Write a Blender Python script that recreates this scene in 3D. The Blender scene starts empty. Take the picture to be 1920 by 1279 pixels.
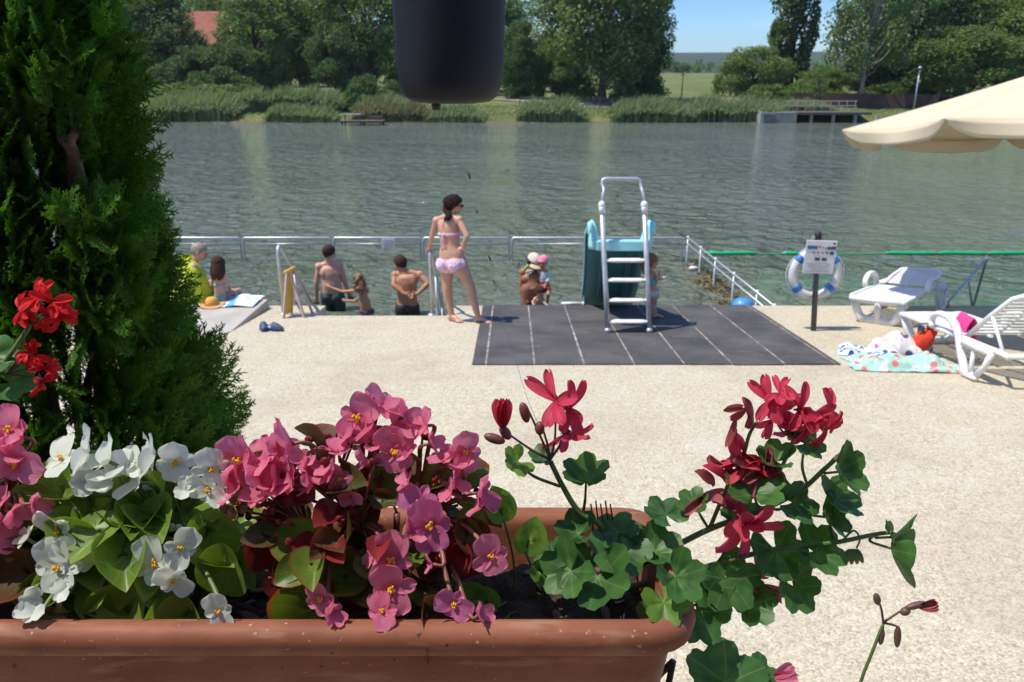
import bpy, bmesh, math, random
import numpy as np
from math import sin, cos, pi, sqrt, atan2, tan
from mathutils import Vector as V, Matrix, noise, Quaternion

R = math.radians
rnd = random.Random(7)
rng = np.random.default_rng(11)
sc = bpy.context.scene
col = sc.collection

# ------------------------------------------------------------------ camera geometry
CAM = V((0, 0, 3.5))
F = 1480.0
PITCH = R(18.3)

def ray(px, py):
    u = (px - 960) / F
    v = (639.5 - py) / F
    return V((u, cos(PITCH) + v * sin(PITCH), -sin(PITCH) + v * cos(PITCH)))

def at(px, py, y):
    d = ray(px, py)
    return CAM + d * (y / d.y)

def on_z(px, py, z):
    d = ray(px, py)
    return CAM + d * ((z - CAM.z) / d.z)

D0, DS = 1.367, 0.0822

def deck_z(y):
    return D0 - DS * y

def on_deck(px, py):
    d = ray(px, py)
    return CAM + d * ((D0 - CAM.z) / (d.z + DS * d.y))

# ------------------------------------------------------------------ materials
def nodes(name):
    m = bpy.data.materials.new(name)
    m.use_nodes = True
    nt = m.node_tree
    for n in list(nt.nodes):
        nt.nodes.remove(n)
    out = nt.nodes.new('ShaderNodeOutputMaterial')
    return m, nt, out

def N(nt, typ, **kw):
    n = nt.nodes.new(typ)
    for k, v in kw.items():
        if k.startswith('i_'):
            n.inputs[k[2:].replace('_', ' ')].default_value = v
        else:
            setattr(n, k, v)
    return n

def rgb(c):
    return (c[0], c[1], c[2], 1)

def mixc(nt, fac, a, b, mode='MIX'):
    n = nt.nodes.new('ShaderNodeMix')
    n.data_type = 'RGBA'
    n.blend_type = mode
    for sock, val in ((n.inputs[0], fac), (n.inputs[6], a), (n.inputs[7], b)):
        if hasattr(val, 'is_linked') or hasattr(val, 'node'):
            nt.links.new(val, sock)
        elif isinstance(val, (int, float)):
            sock.default_value = val
        else:
            sock.default_value = rgb(val)
    return n.outputs[2]

def ramp(nt, src, a, b):
    n = nt.nodes.new('ShaderNodeMapRange')
    n.inputs[1].default_value = a
    n.inputs[2].default_value = b
    nt.links.new(src, n.inputs[0])
    return n.outputs[0]

def mat(name, c, rough=0.5, c2=None, scale=8.0, bump=0.0, bscale=60.0, metal=0.0, spec=0.5,
        sss=0.0, lo=0.35, hi=0.65, detail=4, bdist=0.002):
    m, nt, out = nodes(name)
    p = N(nt, 'ShaderNodeBsdfPrincipled')
    p.inputs['Base Color'].default_value = rgb(c)
    p.inputs['Roughness'].default_value = rough
    p.inputs['Metallic'].default_value = metal
    p.inputs['Specular IOR Level'].default_value = spec
    if sss:
        p.inputs['Subsurface Weight'].default_value = sss
        p.inputs['Subsurface Radius'].default_value = (0.01, 0.005, 0.003)
        p.inputs['Subsurface Scale'].default_value = 1.0
    tc = N(nt, 'ShaderNodeTexCoord')
    if c2 is not None:
        nz = N(nt, 'ShaderNodeTexNoise')
        nz.inputs['Scale'].default_value = scale
        nz.inputs['Detail'].default_value = detail
        nt.links.new(tc.outputs['Object'], nz.inputs['Vector'])
        f = ramp(nt, nz.outputs['Fac'], lo, hi)
        nt.links.new(mixc(nt, f, c, c2), p.inputs['Base Color'])
    if bump:
        nb = N(nt, 'ShaderNodeTexNoise')
        nb.inputs['Scale'].default_value = bscale
        nb.inputs['Detail'].default_value = 3
        nt.links.new(tc.outputs['Object'], nb.inputs['Vector'])
        b = N(nt, 'ShaderNodeBump')
        b.inputs['Strength'].default_value = bump
        b.inputs['Distance'].default_value = bdist
        nt.links.new(nb.outputs['Fac'], b.inputs['Height'])
        nt.links.new(b.outputs['Normal'], p.inputs['Normal'])
    nt.links.new(p.outputs['BSDF'], out.inputs['Surface'])
    return m

def veins(nt, c, n, vein, width, amt, edge=None, zone=None):
    """pale veins radiating from the stalk, an edge tint and a darker zone, laid out in the leaf's own UVs"""
    uv = N(nt, 'ShaderNodeUVMap')
    sp = N(nt, 'ShaderNodeSeparateXYZ'); nt.links.new(uv.outputs[0], sp.inputs[0])
    m1 = N(nt, 'ShaderNodeMath', operation='MULTIPLY'); m1.inputs[1].default_value = n; nt.links.new(sp.outputs[0], m1.inputs[0])
    m2 = N(nt, 'ShaderNodeMath', operation='PINGPONG'); m2.inputs[1].default_value = .5; nt.links.new(m1.outputs[0], m2.inputs[0])
    dv = N(nt, 'ShaderNodeMath', operation='MULTIPLY'); nt.links.new(m2.outputs[0], dv.inputs[0]); nt.links.new(sp.outputs[1], dv.inputs[1])
    f = ramp(nt, dv.outputs[0], width, 0)
    mm = N(nt, 'ShaderNodeMath', operation='MULTIPLY'); mm.inputs[1].default_value = amt; nt.links.new(f, mm.inputs[0])
    if zone:
        z = N(nt, 'ShaderNodeMath', operation='PINGPONG'); z.inputs[1].default_value = .55; nt.links.new(sp.outputs[1], z.inputs[0])
        zf = N(nt, 'ShaderNodeMath', operation='MULTIPLY'); zf.inputs[1].default_value = .45; nt.links.new(ramp(nt, z.outputs[0], .35, .55), zf.inputs[0])
        c = mixc(nt, zf.outputs[0], c, zone)
    c = mixc(nt, mm.outputs[0], c, vein)
    if edge:
        c = mixc(nt, ramp(nt, sp.outputs[1], .90, .99), c, edge)
    return c

def leafmat(name, a, b, rough=0.5, trans=0.3, tcol=None, scale=0.6, island=True, spec=0.35, objrand=False, vn=None):
    """two-tone foliage: tone varies per leaf and by slow noise; light passes through the leaves"""
    m, nt, out = nodes(name)
    tc = N(nt, 'ShaderNodeTexCoord')
    nz = N(nt, 'ShaderNodeTexNoise')
    nz.inputs['Scale'].default_value = scale
    nz.inputs['Detail'].default_value = 3
    nt.links.new(tc.outputs['Object'], nz.inputs['Vector'])
    f1 = ramp(nt, nz.outputs['Fac'], 0.35, 0.65)
    if objrand:
        oi = N(nt, 'ShaderNodeObjectInfo')
        rv = oi.outputs['Random']
    else:
        g = N(nt, 'ShaderNodeNewGeometry')
        rv = g.outputs['Random Per Island']
    mm = N(nt, 'ShaderNodeMath', operation='ADD')
    nt.links.new(f1, mm.inputs[0])
    nt.links.new(rv, mm.inputs[1])
    mh = N(nt, 'ShaderNodeMath', operation='MULTIPLY')
    nt.links.new(mm.outputs[0], mh.inputs[0])
    mh.inputs[1].default_value = 0.5
    c = mixc(nt, mh.outputs[0], a, b)
    if vn: c = veins(nt, c, *vn)
    p = N(nt, 'ShaderNodeBsdfPrincipled')
    p.inputs['Roughness'].default_value = rough
    p.inputs['Specular IOR Level'].default_value = spec
    nt.links.new(c, p.inputs['Base Color'])
    t = N(nt, 'ShaderNodeBsdfTranslucent')
    tm = mixc(nt, 1.0, c, tcol or (1.5, 1.6, 0.6), 'MULTIPLY')
    nt.links.new(tm, t.inputs['Color'])
    ms = N(nt, 'ShaderNodeMixShader')
    ms.inputs[0].default_value = trans
    nt.links.new(p.outputs[0], ms.inputs[1])
    nt.links.new(t.outputs[0], ms.inputs[2])
    nt.links.new(ms.outputs[0], out.inputs['Surface'])
    return m

def petalmat(name, a, b, trans=0.35, scale=25, rough=0.55, vein=None):
    m, nt, out = nodes(name)
    tc = N(nt, 'ShaderNodeTexCoord')
    nz = N(nt, 'ShaderNodeTexNoise')
    nz.inputs['Scale'].default_value = scale
    nt.links.new(tc.outputs['Object'], nz.inputs['Vector'])
    oi = N(nt, 'ShaderNodeObjectInfo')
    mm = N(nt, 'ShaderNodeMath', operation='ADD')
    nt.links.new(ramp(nt, nz.outputs['Fac'], 0.3, 0.7), mm.inputs[0])
    nt.links.new(oi.outputs['Random'], mm.inputs[1])
    mh = N(nt, 'ShaderNodeMath', operation='MULTIPLY')
    nt.links.new(mm.outputs[0], mh.inputs[0])
    mh.inputs[1].default_value = 0.5
    c = mixc(nt, mh.outputs[0], a, b)
    # fine veins along the petal and a deeper tone towards its base
    uv = N(nt, 'ShaderNodeUVMap')
    sp = N(nt, 'ShaderNodeSeparateXYZ'); nt.links.new(uv.outputs[0], sp.inputs[0])
    wv = N(nt, 'ShaderNodeTexNoise'); wv.inputs['Scale'].default_value = 1.0; wv.inputs['Detail'].default_value = 3
    mp = N(nt, 'ShaderNodeMapping'); mp.inputs['Scale'].default_value = (16, 1.6, 1); nt.links.new(uv.outputs[0], mp.inputs['Vector']); nt.links.new(mp.outputs[0], wv.inputs['Vector'])
    vf = N(nt, 'ShaderNodeMath', operation='MULTIPLY'); vf.inputs[1].default_value = .55; nt.links.new(ramp(nt, wv.outputs['Fac'], .48, .72), vf.inputs[0])
    deep = tuple(x * k for x, k in zip(b, vein or (.82, .6, .65)))
    c = mixc(nt, vf.outputs[0], c, deep)
    bf = N(nt, 'ShaderNodeMath', operation='MULTIPLY'); bf.inputs[1].default_value = .5; nt.links.new(ramp(nt, sp.outputs[1], .42, .05), bf.inputs[0])
    c = mixc(nt, bf.outputs[0], c, deep)
    p = N(nt, 'ShaderNodeBsdfPrincipled')
    p.inputs['Roughness'].default_value = rough
    p.inputs['Specular IOR Level'].default_value = 0.25
    bp = N(nt, 'ShaderNodeBump'); bp.inputs['Strength'].default_value = .35; bp.inputs['Distance'].default_value = .001
    nt.links.new(wv.outputs['Fac'], bp.inputs['Height']); nt.links.new(bp.outputs[0], p.inputs['Normal'])
    nt.links.new(c, p.inputs['Base Color'])
    t = N(nt, 'ShaderNodeBsdfTranslucent')
    nt.links.new(c, t.inputs['Color'])
    ms = N(nt, 'ShaderNodeMixShader')
    ms.inputs[0].default_value = trans
    nt.links.new(p.outputs[0], ms.inputs[1])
    nt.links.new(t.outputs[0], ms.inputs[2])
    nt.links.new(ms.outputs[0], out.inputs['Surface'])
    return m

# ------------------------------------------------------------------ mesh building
def frame_from(d, up=V((0, 0, 1))):
    d = d.normalized()
    if abs(d.dot(up)) > 0.98:
        up = V((1, 0, 0))
    s = d.cross(up).normalized()
    u = s.cross(d).normalized()
    return s, u

class MB:
    def __init__(s):
        s.v = []
        s.f = []
        s.mi = []
        s.cur = 0
        s.uv = {}

    def add(s, vs, fs, uv=None):
        o = len(s.v)
        s.v += [tuple(p) for p in vs]
        if uv:
            for k, c in enumerate(uv): s.uv[o + k] = c
        for f in fs:
            s.f.append(tuple(i + o for i in f))
            s.mi.append(s.cur)

    def box(s, c, size, M=None):
        c = V(c)
        vs = []
        for z in (-.5, .5):
            for y in (-.5, .5):
                for x in (-.5, .5):
                    p = V((x * size[0], y * size[1], z * size[2]))
                    if M is not None:
                        p = M @ p
                    vs.append(c + p)
        s.add(vs, [(0, 2, 3, 1), (4, 5, 7, 6), (0, 1, 5, 4), (2, 6, 7, 3), (0, 4, 6, 2), (1, 3, 7, 5)])

    def beam(s, p0, p1, w, h, up=V((0, 0, 1))):
        p0 = V(p0); p1 = V(p1)
        d = p1 - p0
        sd, u = frame_from(d, up)
        vs = []
        for p in (p0, p1):
            for a, b in ((-1, -1), (1, -1), (1, 1), (-1, 1)):
                vs.append(p + sd * (a * w / 2) + u * (b * h / 2))
        s.add(vs, [(0, 1, 2, 3), (7, 6, 5, 4), (0, 4, 5, 1), (1, 5, 6, 2), (2, 6, 7, 3), (3, 7, 4, 0)])

    def tube(s, pts, rad, seg=8, closed=False, cap=True, rounded=False):
        pts = [V(p) for p in pts]
        n = len(pts)
        if isinstance(rad, (int, float)):
            rad = [rad] * n
        rad = list(rad)
        if rounded:
            d0 = (pts[0] - pts[1]).normalized()
            d1 = (pts[-1] - pts[-2]).normalized()
            pre, pr, post, po = [], [], [], []
            for a in (85, 60, 30):
                pre.append(pts[0] + d0 * rad[0] * sin(R(a))); pr.append(rad[0] * cos(R(a)))
            for a in (30, 60, 85):
                post.append(pts[-1] + d1 * rad[-1] * sin(R(a))); po.append(rad[-1] * cos(R(a)))
            pts = pre + pts + post
            rad = pr + rad + po
            n = len(pts)
        tang = []
        for i in range(n):
            if closed:
                t = pts[(i + 1) % n] - pts[i - 1]
            elif i == 0:
                t = pts[1] - pts[0]
            elif i == n - 1:
                t = pts[-1] - pts[-2]
            else:
                t = (pts[i + 1] - pts[i]).normalized() + (pts[i] - pts[i - 1]).normalized()
            if t.length < 1e-9:
                t = V((0, 0, 1))
            tang.append(t.normalized())
        a, b = frame_from(tang[0])
        vs = []
        for i in range(n):
            if i:
                q = tang[i - 1].rotation_difference(tang[i])
                a = q @ a
                b = q @ b
            for k in range(seg):
                th = 2 * pi * k / seg
                vs.append(pts[i] + (a * cos(th) + b * sin(th)) * rad[i])
        fs = []
        m = n if closed else n - 1
        for i in range(m):
            j = (i + 1) % n
            for k in range(seg):
                l = (k + 1) % seg
                fs.append((i * seg + k, i * seg + l, j * seg + l, j * seg + k))
        if cap and not closed:
            fs.append(tuple(reversed(range(seg))))
            fs.append(tuple(range((n - 1) * seg, n * seg)))
        s.add(vs, fs)

    def ball(s, c, r, M=None, seg=12, rings=8, fn=None):
        c = V(c)
        if isinstance(r, (int, float)):
            r = (r, r, r)
        vs = [None]
        top = V((0, 0, 1)); bot = V((0, 0, -1))
        pts = [top]
        for i in range(1, rings):
            ph = pi * i / rings
            for k in range(seg):
                th = 2 * pi * k / seg
                pts.append(V((sin(ph) * cos(th), sin(ph) * sin(th), cos(ph))))
        pts.append(bot)
        vs = []
        for q in pts:
            if fn:
                q = q * fn(q)
            p = V((q.x * r[0], q.y * r[1], q.z * r[2]))
            if M is not None:
                p = M @ p
            vs.append(c + p)
        fs = []
        for k in range(seg):
            fs.append((0, 1 + k, 1 + (k + 1) % seg))
        for i in range(rings - 2):
            for k in range(seg):
                l = (k + 1) % seg
                a = 1 + i * seg
                b = a + seg
                fs.append((a + k, b + k, b + l, a + l))
        last = len(pts) - 1
        a = 1 + (rings - 2) * seg
        for k in range(seg):
            fs.append((a + k, last, a + (k + 1) % seg))
        s.add(vs, fs)

    def loft(s, loops, cap0=False, cap1=False, closed=True):
        n = len(loops[0])
        vs = [p for l in loops for p in l]
        fs = []
        for i in range(len(loops) - 1):
            for k in range(n if closed else n - 1):
                l = (k + 1) % n
                fs.append((i * n + k, i * n + l, (i + 1) * n + l, (i + 1) * n + k))
        if cap0:
            fs.append(tuple(reversed(range(n))))
        if cap1:
            fs.append(tuple(range((len(loops) - 1) * n, len(loops) * n)))
        s.add(vs, fs)

    def lathe(s, prof, c, seg=24, cap0=False, cap1=False):
        c = V(c)
        loops = [[c + V((r * cos(2 * pi * k / seg), r * sin(2 * pi * k / seg), z)) for k in range(seg)] for r, z in prof]
        s.loft(loops, cap0, cap1)

    def grid(s, fn, nu, nv):
        vs = [fn(i / nu, j / nv) for j in range(nv + 1) for i in range(nu + 1)]
        fs = []
        for j in range(nv):
            for i in range(nu):
                a = j * (nu + 1) + i
                fs.append((a, a + 1, a + nu + 2, a + nu + 1))
        s.add(vs, fs, [(i / nu, j / nv) for j in range(nv + 1) for i in range(nu + 1)])

ORG = {}

def link(name, mb, mats, parent=None, smooth=True, local=False, bevel=0, solid=0, label=None):
    """link the gathered shapes as ONE mesh object"""
    if not isinstance(mats, (list, tuple)):
        mats = [mats]
    if isinstance(mb, MB):
        me = bpy.data.meshes.new(name)
        me.from_pydata(mb.v, [], mb.f)
        if len(mats) > 1:
            me.polygons.foreach_set('material_index', mb.mi)
        if mb.uv:
            ul = me.uv_layers.new(name='UVMap')
            for lp in me.loops:
                ul.data[lp.index].uv = mb.uv.get(lp.vertex_index, (0, 0))
    else:
        me = mb
        me.name = name
    n = len(me.vertices)
    co = np.empty(n * 3, dtype=np.float32)
    me.vertices.foreach_get('co', co)
    co = co.reshape(-1, 3)
    ob = bpy.data.objects.new(name, me)
    if parent is None:
        if not local:
            lo = co.min(0); hi = co.max(0)
            o = V(((lo[0] + hi[0]) / 2, (lo[1] + hi[1]) / 2, lo[2]))
            co = co - np.array(o, dtype=np.float32)
            me.vertices.foreach_set('co', co.ravel())
            ob.location = o
            ORG[ob] = o
        else:
            ORG[ob] = V((0, 0, 0))
    else:
        ob.parent = parent
        o = ORG[parent]
        ORG[ob] = o
        if not local:
            co = co - np.array(o, dtype=np.float32)
            me.vertices.foreach_set('co', co.ravel())
    for m in mats:
        me.materials.append(m)
    me.polygons.foreach_set('use_smooth', [bool(smooth)] * len(me.polygons))
    me.update()
    col.objects.link(ob)
    if solid:
        sm = ob.modifiers.new('thickness', 'SOLIDIFY')
        sm.thickness = solid
        sm.offset = 0
    if bevel:
        b = ob.modifiers.new('bevel', 'BEVEL')
        b.width = bevel
        b.segments = 2
        b.limit_method = 'ANGLE'
        b.angle_limit = R(40)
    if label:
        ob['label'] = label
    return ob

def tag(o, label=None, cat=None, group=None, kind=None):
    if label: o['label'] = label
    if cat: o['category'] = cat
    if group: o['group'] = group
    if kind: o['kind'] = kind
    return o

def thing(name, label, cat, loc, group=None, rz=0):
    o = bpy.data.objects.new(name, None)
    col.objects.link(o)
    o.location = loc
    o.rotation_euler = (0, 0, rz)
    o.empty_display_size = 0.1
    ORG[o] = V(loc)
    return tag(o, label, cat, group)

def np_mesh(name, verts, quads):
    me = bpy.data.meshes.new(name)
    verts = np.asarray(verts, dtype=np.float32)
    quads = np.asarray(quads, dtype=np.int32)
    k = quads.shape[1]
    me.vertices.add(len(verts))
    me.vertices.foreach_set('co', verts.ravel())
    me.loops.add(quads.size)
    me.loops.foreach_set('vertex_index', quads.ravel())
    me.polygons.add(len(quads))
    me.polygons.foreach_set('loop_start', np.arange(0, quads.size, k, dtype=np.int32))
    me.update(calc_edges=True)
    me.validate()
    return me

def copy_tree(o, parent=None):
    c = o.copy()
    col.objects.link(c)
    if parent is not None:
        c.parent = parent
    for ch in list(o.children):
        copy_tree(ch, c)
    return c

def bez(pts, n=8):
    """smooth curve through points (Catmull-Rom)"""
    pts = [V(p) for p in pts]
    P = [2 * pts[0] - pts[1]] + pts + [2 * pts[-1] - pts[-2]]
    out = []
    for i in range(1, len(P) - 2):
        for k in range(n):
            t = k / n
            a, b, c, d = P[i - 1], P[i], P[i + 1], P[i + 2]
            out.append(0.5 * (2 * b + (c - a) * t + (2 * a - 5 * b + 4 * c - d) * t * t + (-a + 3 * b - 3 * c + d) * t ** 3))
    out.append(pts[-1])
    return out

# ------------------------------------------------------------------ palette
M = {}
M['white_paint'] = mat('white_paint', (.72, .72, .70), .35, (.6, .6, .57), 9)
M['steel'] = mat('brushed_steel', (.54, .55, .56), .38, (.46, .47, .48), 20, metal=.55)
M['alu'] = mat('dull_aluminium', (.50, .51, .52), .42, (.40, .41, .43), 12, metal=.45)
M['dark_metal'] = mat('dark_grey_post', (.05, .055, .065), .5, (.08, .08, .09), 15)
M['black'] = mat('black_rubber', (.015, .015, .017), .6)
M['concrete'] = mat('smooth_concrete', (.43, .40, .345), .85, (.35, .325, .28), 3, bump=.4, bscale=80)
def terracotta():
    m, nt, out = nodes('terracotta_plastic')
    tc = N(nt, 'ShaderNodeTexCoord')
    def nz(scale, sx=1, det=4):
        mp = N(nt, 'ShaderNodeMapping'); mp.inputs['Scale'].default_value = (sx, 1, 1); nt.links.new(tc.outputs['Object'], mp.inputs['Vector'])
        n = N(nt, 'ShaderNodeTexNoise'); n.inputs['Scale'].default_value = scale; n.inputs['Detail'].default_value = det; nt.links.new(mp.outputs[0], n.inputs['Vector']); return n.outputs['Fac']
    def k(src, f):
        n = N(nt, 'ShaderNodeMath', operation='MULTIPLY'); n.inputs[1].default_value = f; nt.links.new(src, n.inputs[0]); return n.outputs[0]
    c = mixc(nt, ramp(nt, nz(14), .38, .68), (.28, .10, .052), (.19, .062, .032))
    c = mixc(nt, k(ramp(nt, nz(55, .25, 6), .56, .66), .55), c, (.36, .20, .13))      # dry dusty streaks
    c = mixc(nt, k(ramp(nt, nz(8, .5, 6), .54, .70), .55), c, (.12, .045, .028))       # damp patches
    c = mixc(nt, k(ramp(nt, nz(160, 1, 2), .70, .74), .8), c, (.42, .32, .24))         # specks
    c = mixc(nt, k(ramp(nt, nz(120, 1, 2), .71, .74), .9), c, (.05, .03, .02))         # soil splashes
    p = N(nt, 'ShaderNodeBsdfPrincipled'); p.inputs['Specular IOR Level'].default_value = .25
    rr_ = N(nt, 'ShaderNodeMapRange'); rr_.inputs[3].default_value = .42; rr_.inputs[4].default_value = .75; nt.links.new(nz(30, .4), rr_.inputs[0]); nt.links.new(rr_.outputs[0], p.inputs['Roughness'])
    b = N(nt, 'ShaderNodeBump'); b.inputs['Strength'].default_value = .5; b.inputs['Distance'].default_value = .0015
    nt.links.new(nz(70, .5, 5), b.inputs['Height']); nt.links.new(b.outputs[0], p.inputs['Normal'])
    nt.links.new(c, p.inputs['Base Color']); nt.links.new(p.outputs[0], out.inputs[0])
    return m
M['terracotta'] = terracotta()
M['soil'] = mat('potting_soil', (.028, .018, .011), .95, (.06, .04, .025), 60, bump=1, bscale=90, bdist=.01)
M['bark'] = mat('bark', (.10, .07, .05), .9, (.05, .036, .027), 6, bump=1, bscale=20, bdist=.05)
M['redbark'] = mat('red_bark', (.15, .075, .045), .85, (.07, .036, .024), 20, bump=1, bscale=60, bdist=.01)
M['turq'] = mat('turquoise_plastic', (.36, .74, .78), .3, (.31, .67, .71), 5)
M['turq_shaded'] = mat('shaded_turquoise_plastic', (.040, .19, .205), .4, (.034, .165, .18), 5)  # slide underside: the turquoise with its shade put into the colour
M['cream'] = leafmat('cream_canvas', (.74, .645, .46), (.69, .60, .42), .85, .22, (1, .95, .85), 2, spec=.1)
M['rope'] = mat('green_float', (.02, .38, .16), .45, (.015, .30, .12), 30)
M['yellow'] = mat('yellow_board', (.80, .42, .03), .5, (.70, .36, .02), 8)
M['woodw'] = mat('pale_wood', (.55, .42, .33), .7, (.45, .33, .25), 15)
M['wood'] = mat('weathered_wood', (.16, .12, .09), .85, (.10, .075, .055), 8)
M['blue'] = mat('blue_plastic', (.03, .21, .55), .4, (.025, .17, .46), 6)
M['whiteplastic'] = mat('white_plastic', (.78, .78, .77), .35, (.70, .70, .68), 7)
# ================================================================== THE SETTING
def struct(name, mb, m, **kw):
    o = link(name, mb, m, **kw)
    o['kind'] = 'structure'
    return o

def shore(x):
    return 71.0 + 1.0 * noise.noise(V((x * .12, 3.1, 0))) + .5 * noise.noise(V((x * .4, 9.1, 0)))

def smooth(t):
    t = max(0.0, min(1.0, t))
    return t * t * (3 - 2 * t)

def land(x, y):
    s = shore(x)
    if y < s - 6:
        if y < -9:
            return 1.75
        return -1.3
    d = y - s
    if d < 0:
        return -1.3 + 1.3 * smooth((d + 6) / 6) - .04
    z = .55 * smooth(d / 2.2) + .85 * smooth((d - 2) / 22) + .9 * smooth((d - 22) / 50)
    z += 3.6 * smooth((d - 80) / 160)
    z += .10 * noise.noise(V((x * .2, y * .2, 1)))
    if y > 420:
        z += 58 * smooth((y - 500) / 1500) * (1 + .25 * noise.noise(V((x * .0015, 2, 0))))
    return z

# ground: one sheet to the horizon (lake bed included)
xs = sorted(set([-2600, -1700, -1000, -600, -400, -280, -200, -160] + list(range(-130, 131, 3)) + [160, 200, 280, 400, 600, 1000, 1700, 2600]))
ys = [-300, -120, -50, -20, -12, -9.2, -8.6, 0, 20, 40, 55, 62] + [64 + i * .8 for i in range(30)] + [90 + i * 4 for i in range(40)] + [255, 270, 290, 310, 330, 360, 400, 450, 520, 640, 800, 1000, 1250, 1500, 1800, 2100, 2600, 3200]
mb = MB()
vs = [(x, y, land(x, y)) for y in ys for x in xs]
nx = len(xs)
mb.add(vs, [(j * nx + i, j * nx + i + 1, (j + 1) * nx + i + 1, (j + 1) * nx + i) for j in range(len(ys) - 1) for i in range(nx - 1)])

m, nt, out = nodes('grassy_ground')
tc = N(nt, 'ShaderNodeTexCoord')
n1 = N(nt, 'ShaderNodeTexNoise'); n1.inputs['Scale'].default_value = .12; n1.inputs['Detail'].default_value = 6
n2 = N(nt, 'ShaderNodeTexNoise'); n2.inputs['Scale'].default_value = 2.5; n2.inputs['Detail'].default_value = 5
nt.links.new(tc.outputs['Object'], n1.inputs['Vector']); nt.links.new(tc.outputs['Object'], n2.inputs['Vector'])
c = mixc(nt, ramp(nt, n1.outputs['Fac'], .38, .62), (.11, .135, .045), (.20, .20, .08))
c = mixc(nt, ramp(nt, n2.outputs['Fac'], .35, .7), c, (.085, .11, .03))
sep = N(nt, 'ShaderNodeSeparateXYZ'); nt.links.new(tc.outputs['Object'], sep.inputs[0])
# bare earth at the waterline; greener crop far up the slope
c = mixc(nt, ramp(nt, sep.outputs['Z'], .16, .05), c, (.13, .105, .065))
far = N(nt, 'ShaderNodeMapRange'); far.inputs[1].default_value = 420; far.inputs[2].default_value = 520
nt.links.new(sep.outputs['Y'], far.inputs[0])
c = mixc(nt, far.outputs[0], c, (.035, .055, .025))
p = N(nt, 'ShaderNodeBsdfPrincipled'); p.inputs['Roughness'].default_value = .95; p.inputs['Specular IOR Level'].default_value = .1
nt.links.new(c, p.inputs['Base Color'])
nt.links.new(p.outputs[0], out.inputs['Surface'])
struct('ground', mb, m, local=True)

# lake
m, nt, out = nodes('lake_water')
tc = N(nt, 'ShaderNodeTexCoord')
mp = N(nt, 'ShaderNodeMapping'); mp.inputs['Scale'].default_value = (1.4, 1.5, 1); mp.inputs['Rotation'].default_value = (0, 0, R(9))
nt.links.new(tc.outputs['Object'], mp.inputs['Vector'])
def wave(scale, det, dist, rough=.5):
    n = N(nt, 'ShaderNodeTexNoise')
    n.inputs['Scale'].default_value = scale; n.inputs['Detail'].default_value = det
    n.inputs['Distortion'].default_value = dist; n.inputs['Roughness'].default_value = rough
    nt.links.new(mp.outputs[0], n.inputs['Vector'])
    return n.outputs['Fac']
def mul(a, k):
    n = N(nt, 'ShaderNodeMath', operation='MULTIPLY'); nt.links.new(a, n.inputs[0])
    if hasattr(k, 'node'): nt.links.new(k, n.inputs[1])
    else: n.inputs[1].default_value = k
    return n.outputs[0]
def addn(a, b):
    n = N(nt, 'ShaderNodeMath', operation='ADD'); nt.links.new(a, n.inputs[0]); nt.links.new(b, n.inputs[1]); return n.outputs[0]
big = wave(.06, 3, 0)
h = addn(mul(wave(1.9, 3, .6, .55), 1.0), mul(wave(.7, 1, .5), 1.2))
calm = N(nt, 'ShaderNodeMapRange'); calm.inputs[1].default_value = .3; calm.inputs[2].default_value = .7; calm.inputs[3].default_value = .45; calm.inputs[4].default_value = 1.35
nt.links.new(big, calm.inputs[0])
h = mul(h, calm.outputs[0])
b = N(nt, 'ShaderNodeBump'); b.inputs['Strength'].default_value = 1.0; b.inputs['Distance'].default_value = .42
nt.links.new(h, b.inputs['Height'])
p = N(nt, 'ShaderNodeBsdfPrincipled')
c = mixc(nt, ramp(nt, wave(.07, 3, 0), .35, .65), (.112, .132, .095), (.134, .152, .106))
nt.links.new(c, p.inputs['Base Color'])
p.inputs['Roughness'].default_value = .03
p.inputs['IOR'].default_value = 1.33
p.inputs['Specular IOR Level'].default_value = .55
nt.links.new(b.outputs['Normal'], p.inputs['Normal'])
nt.links.new(p.outputs[0], out.inputs['Surface'])
mb = MB()
mb.add([(-900, -8.8, 0), (900, -8.8, 0), (900, 78, 0), (-900, 78, 0)], [(0, 1, 2, 3)])
struct('lake_water', mb, m, local=True)

# deck: washed concrete sloping to the lake, with a notch for the steps
m, nt, out = nodes('washed_pebble_concrete')
tc = N(nt, 'ShaderNodeTexCoord')
def nz(scale, det=3, dist=0):
    n = N(nt, 'ShaderNodeTexNoise'); n.inputs['Scale'].default_value = scale; n.inputs['Detail'].default_value = det; n.inputs['Distortion'].default_value = dist
    nt.links.new(tc.outputs['Object'], n.inputs['Vector']); return n.outputs['Fac']
vo = N(nt, 'ShaderNodeTexVoronoi'); vo.inputs['Scale'].default_value = 92
nt.links.new(tc.outputs['Object'], vo.inputs['Vector'])
sep = N(nt, 'ShaderNodeSeparateColor'); nt.links.new(vo.outputs['Color'], sep.inputs[0])
c = mixc(nt, sep.outputs[0], (.42, .366, .262), (.60, .535, .395))
c = mixc(nt, ramp(nt, vo.outputs['Distance'], .45, .95), c, (.26, .22, .155))
c = mixc(nt, mul(ramp(nt, nz(30, 3), .55, .7), .45), c, (.22, .19, .14))
c = mixc(nt, mul(ramp(nt, nz(24, 2), .56, .7), .5), c, (.60, .57, .49))
c = mixc(nt, mul(ramp(nt, nz(.9, 5, .5), .5, .68), .35), c, (.33, .265, .195))
c = mixc(nt, mul(ramp(nt, nz(3.1, 5, .2), .52, .66), .25), c, (.52, .49, .43))
p = N(nt, 'ShaderNodeBsdfPrincipled'); p.inputs['Roughness'].default_value = .9; p.inputs['Specular IOR Level'].default_value = .2
nt.links.new(c, p.inputs['Base Color'])
b = N(nt, 'ShaderNodeBump'); b.inputs['Strength'].default_value = .45; b.inputs['Distance'].default_value = .004
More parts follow.
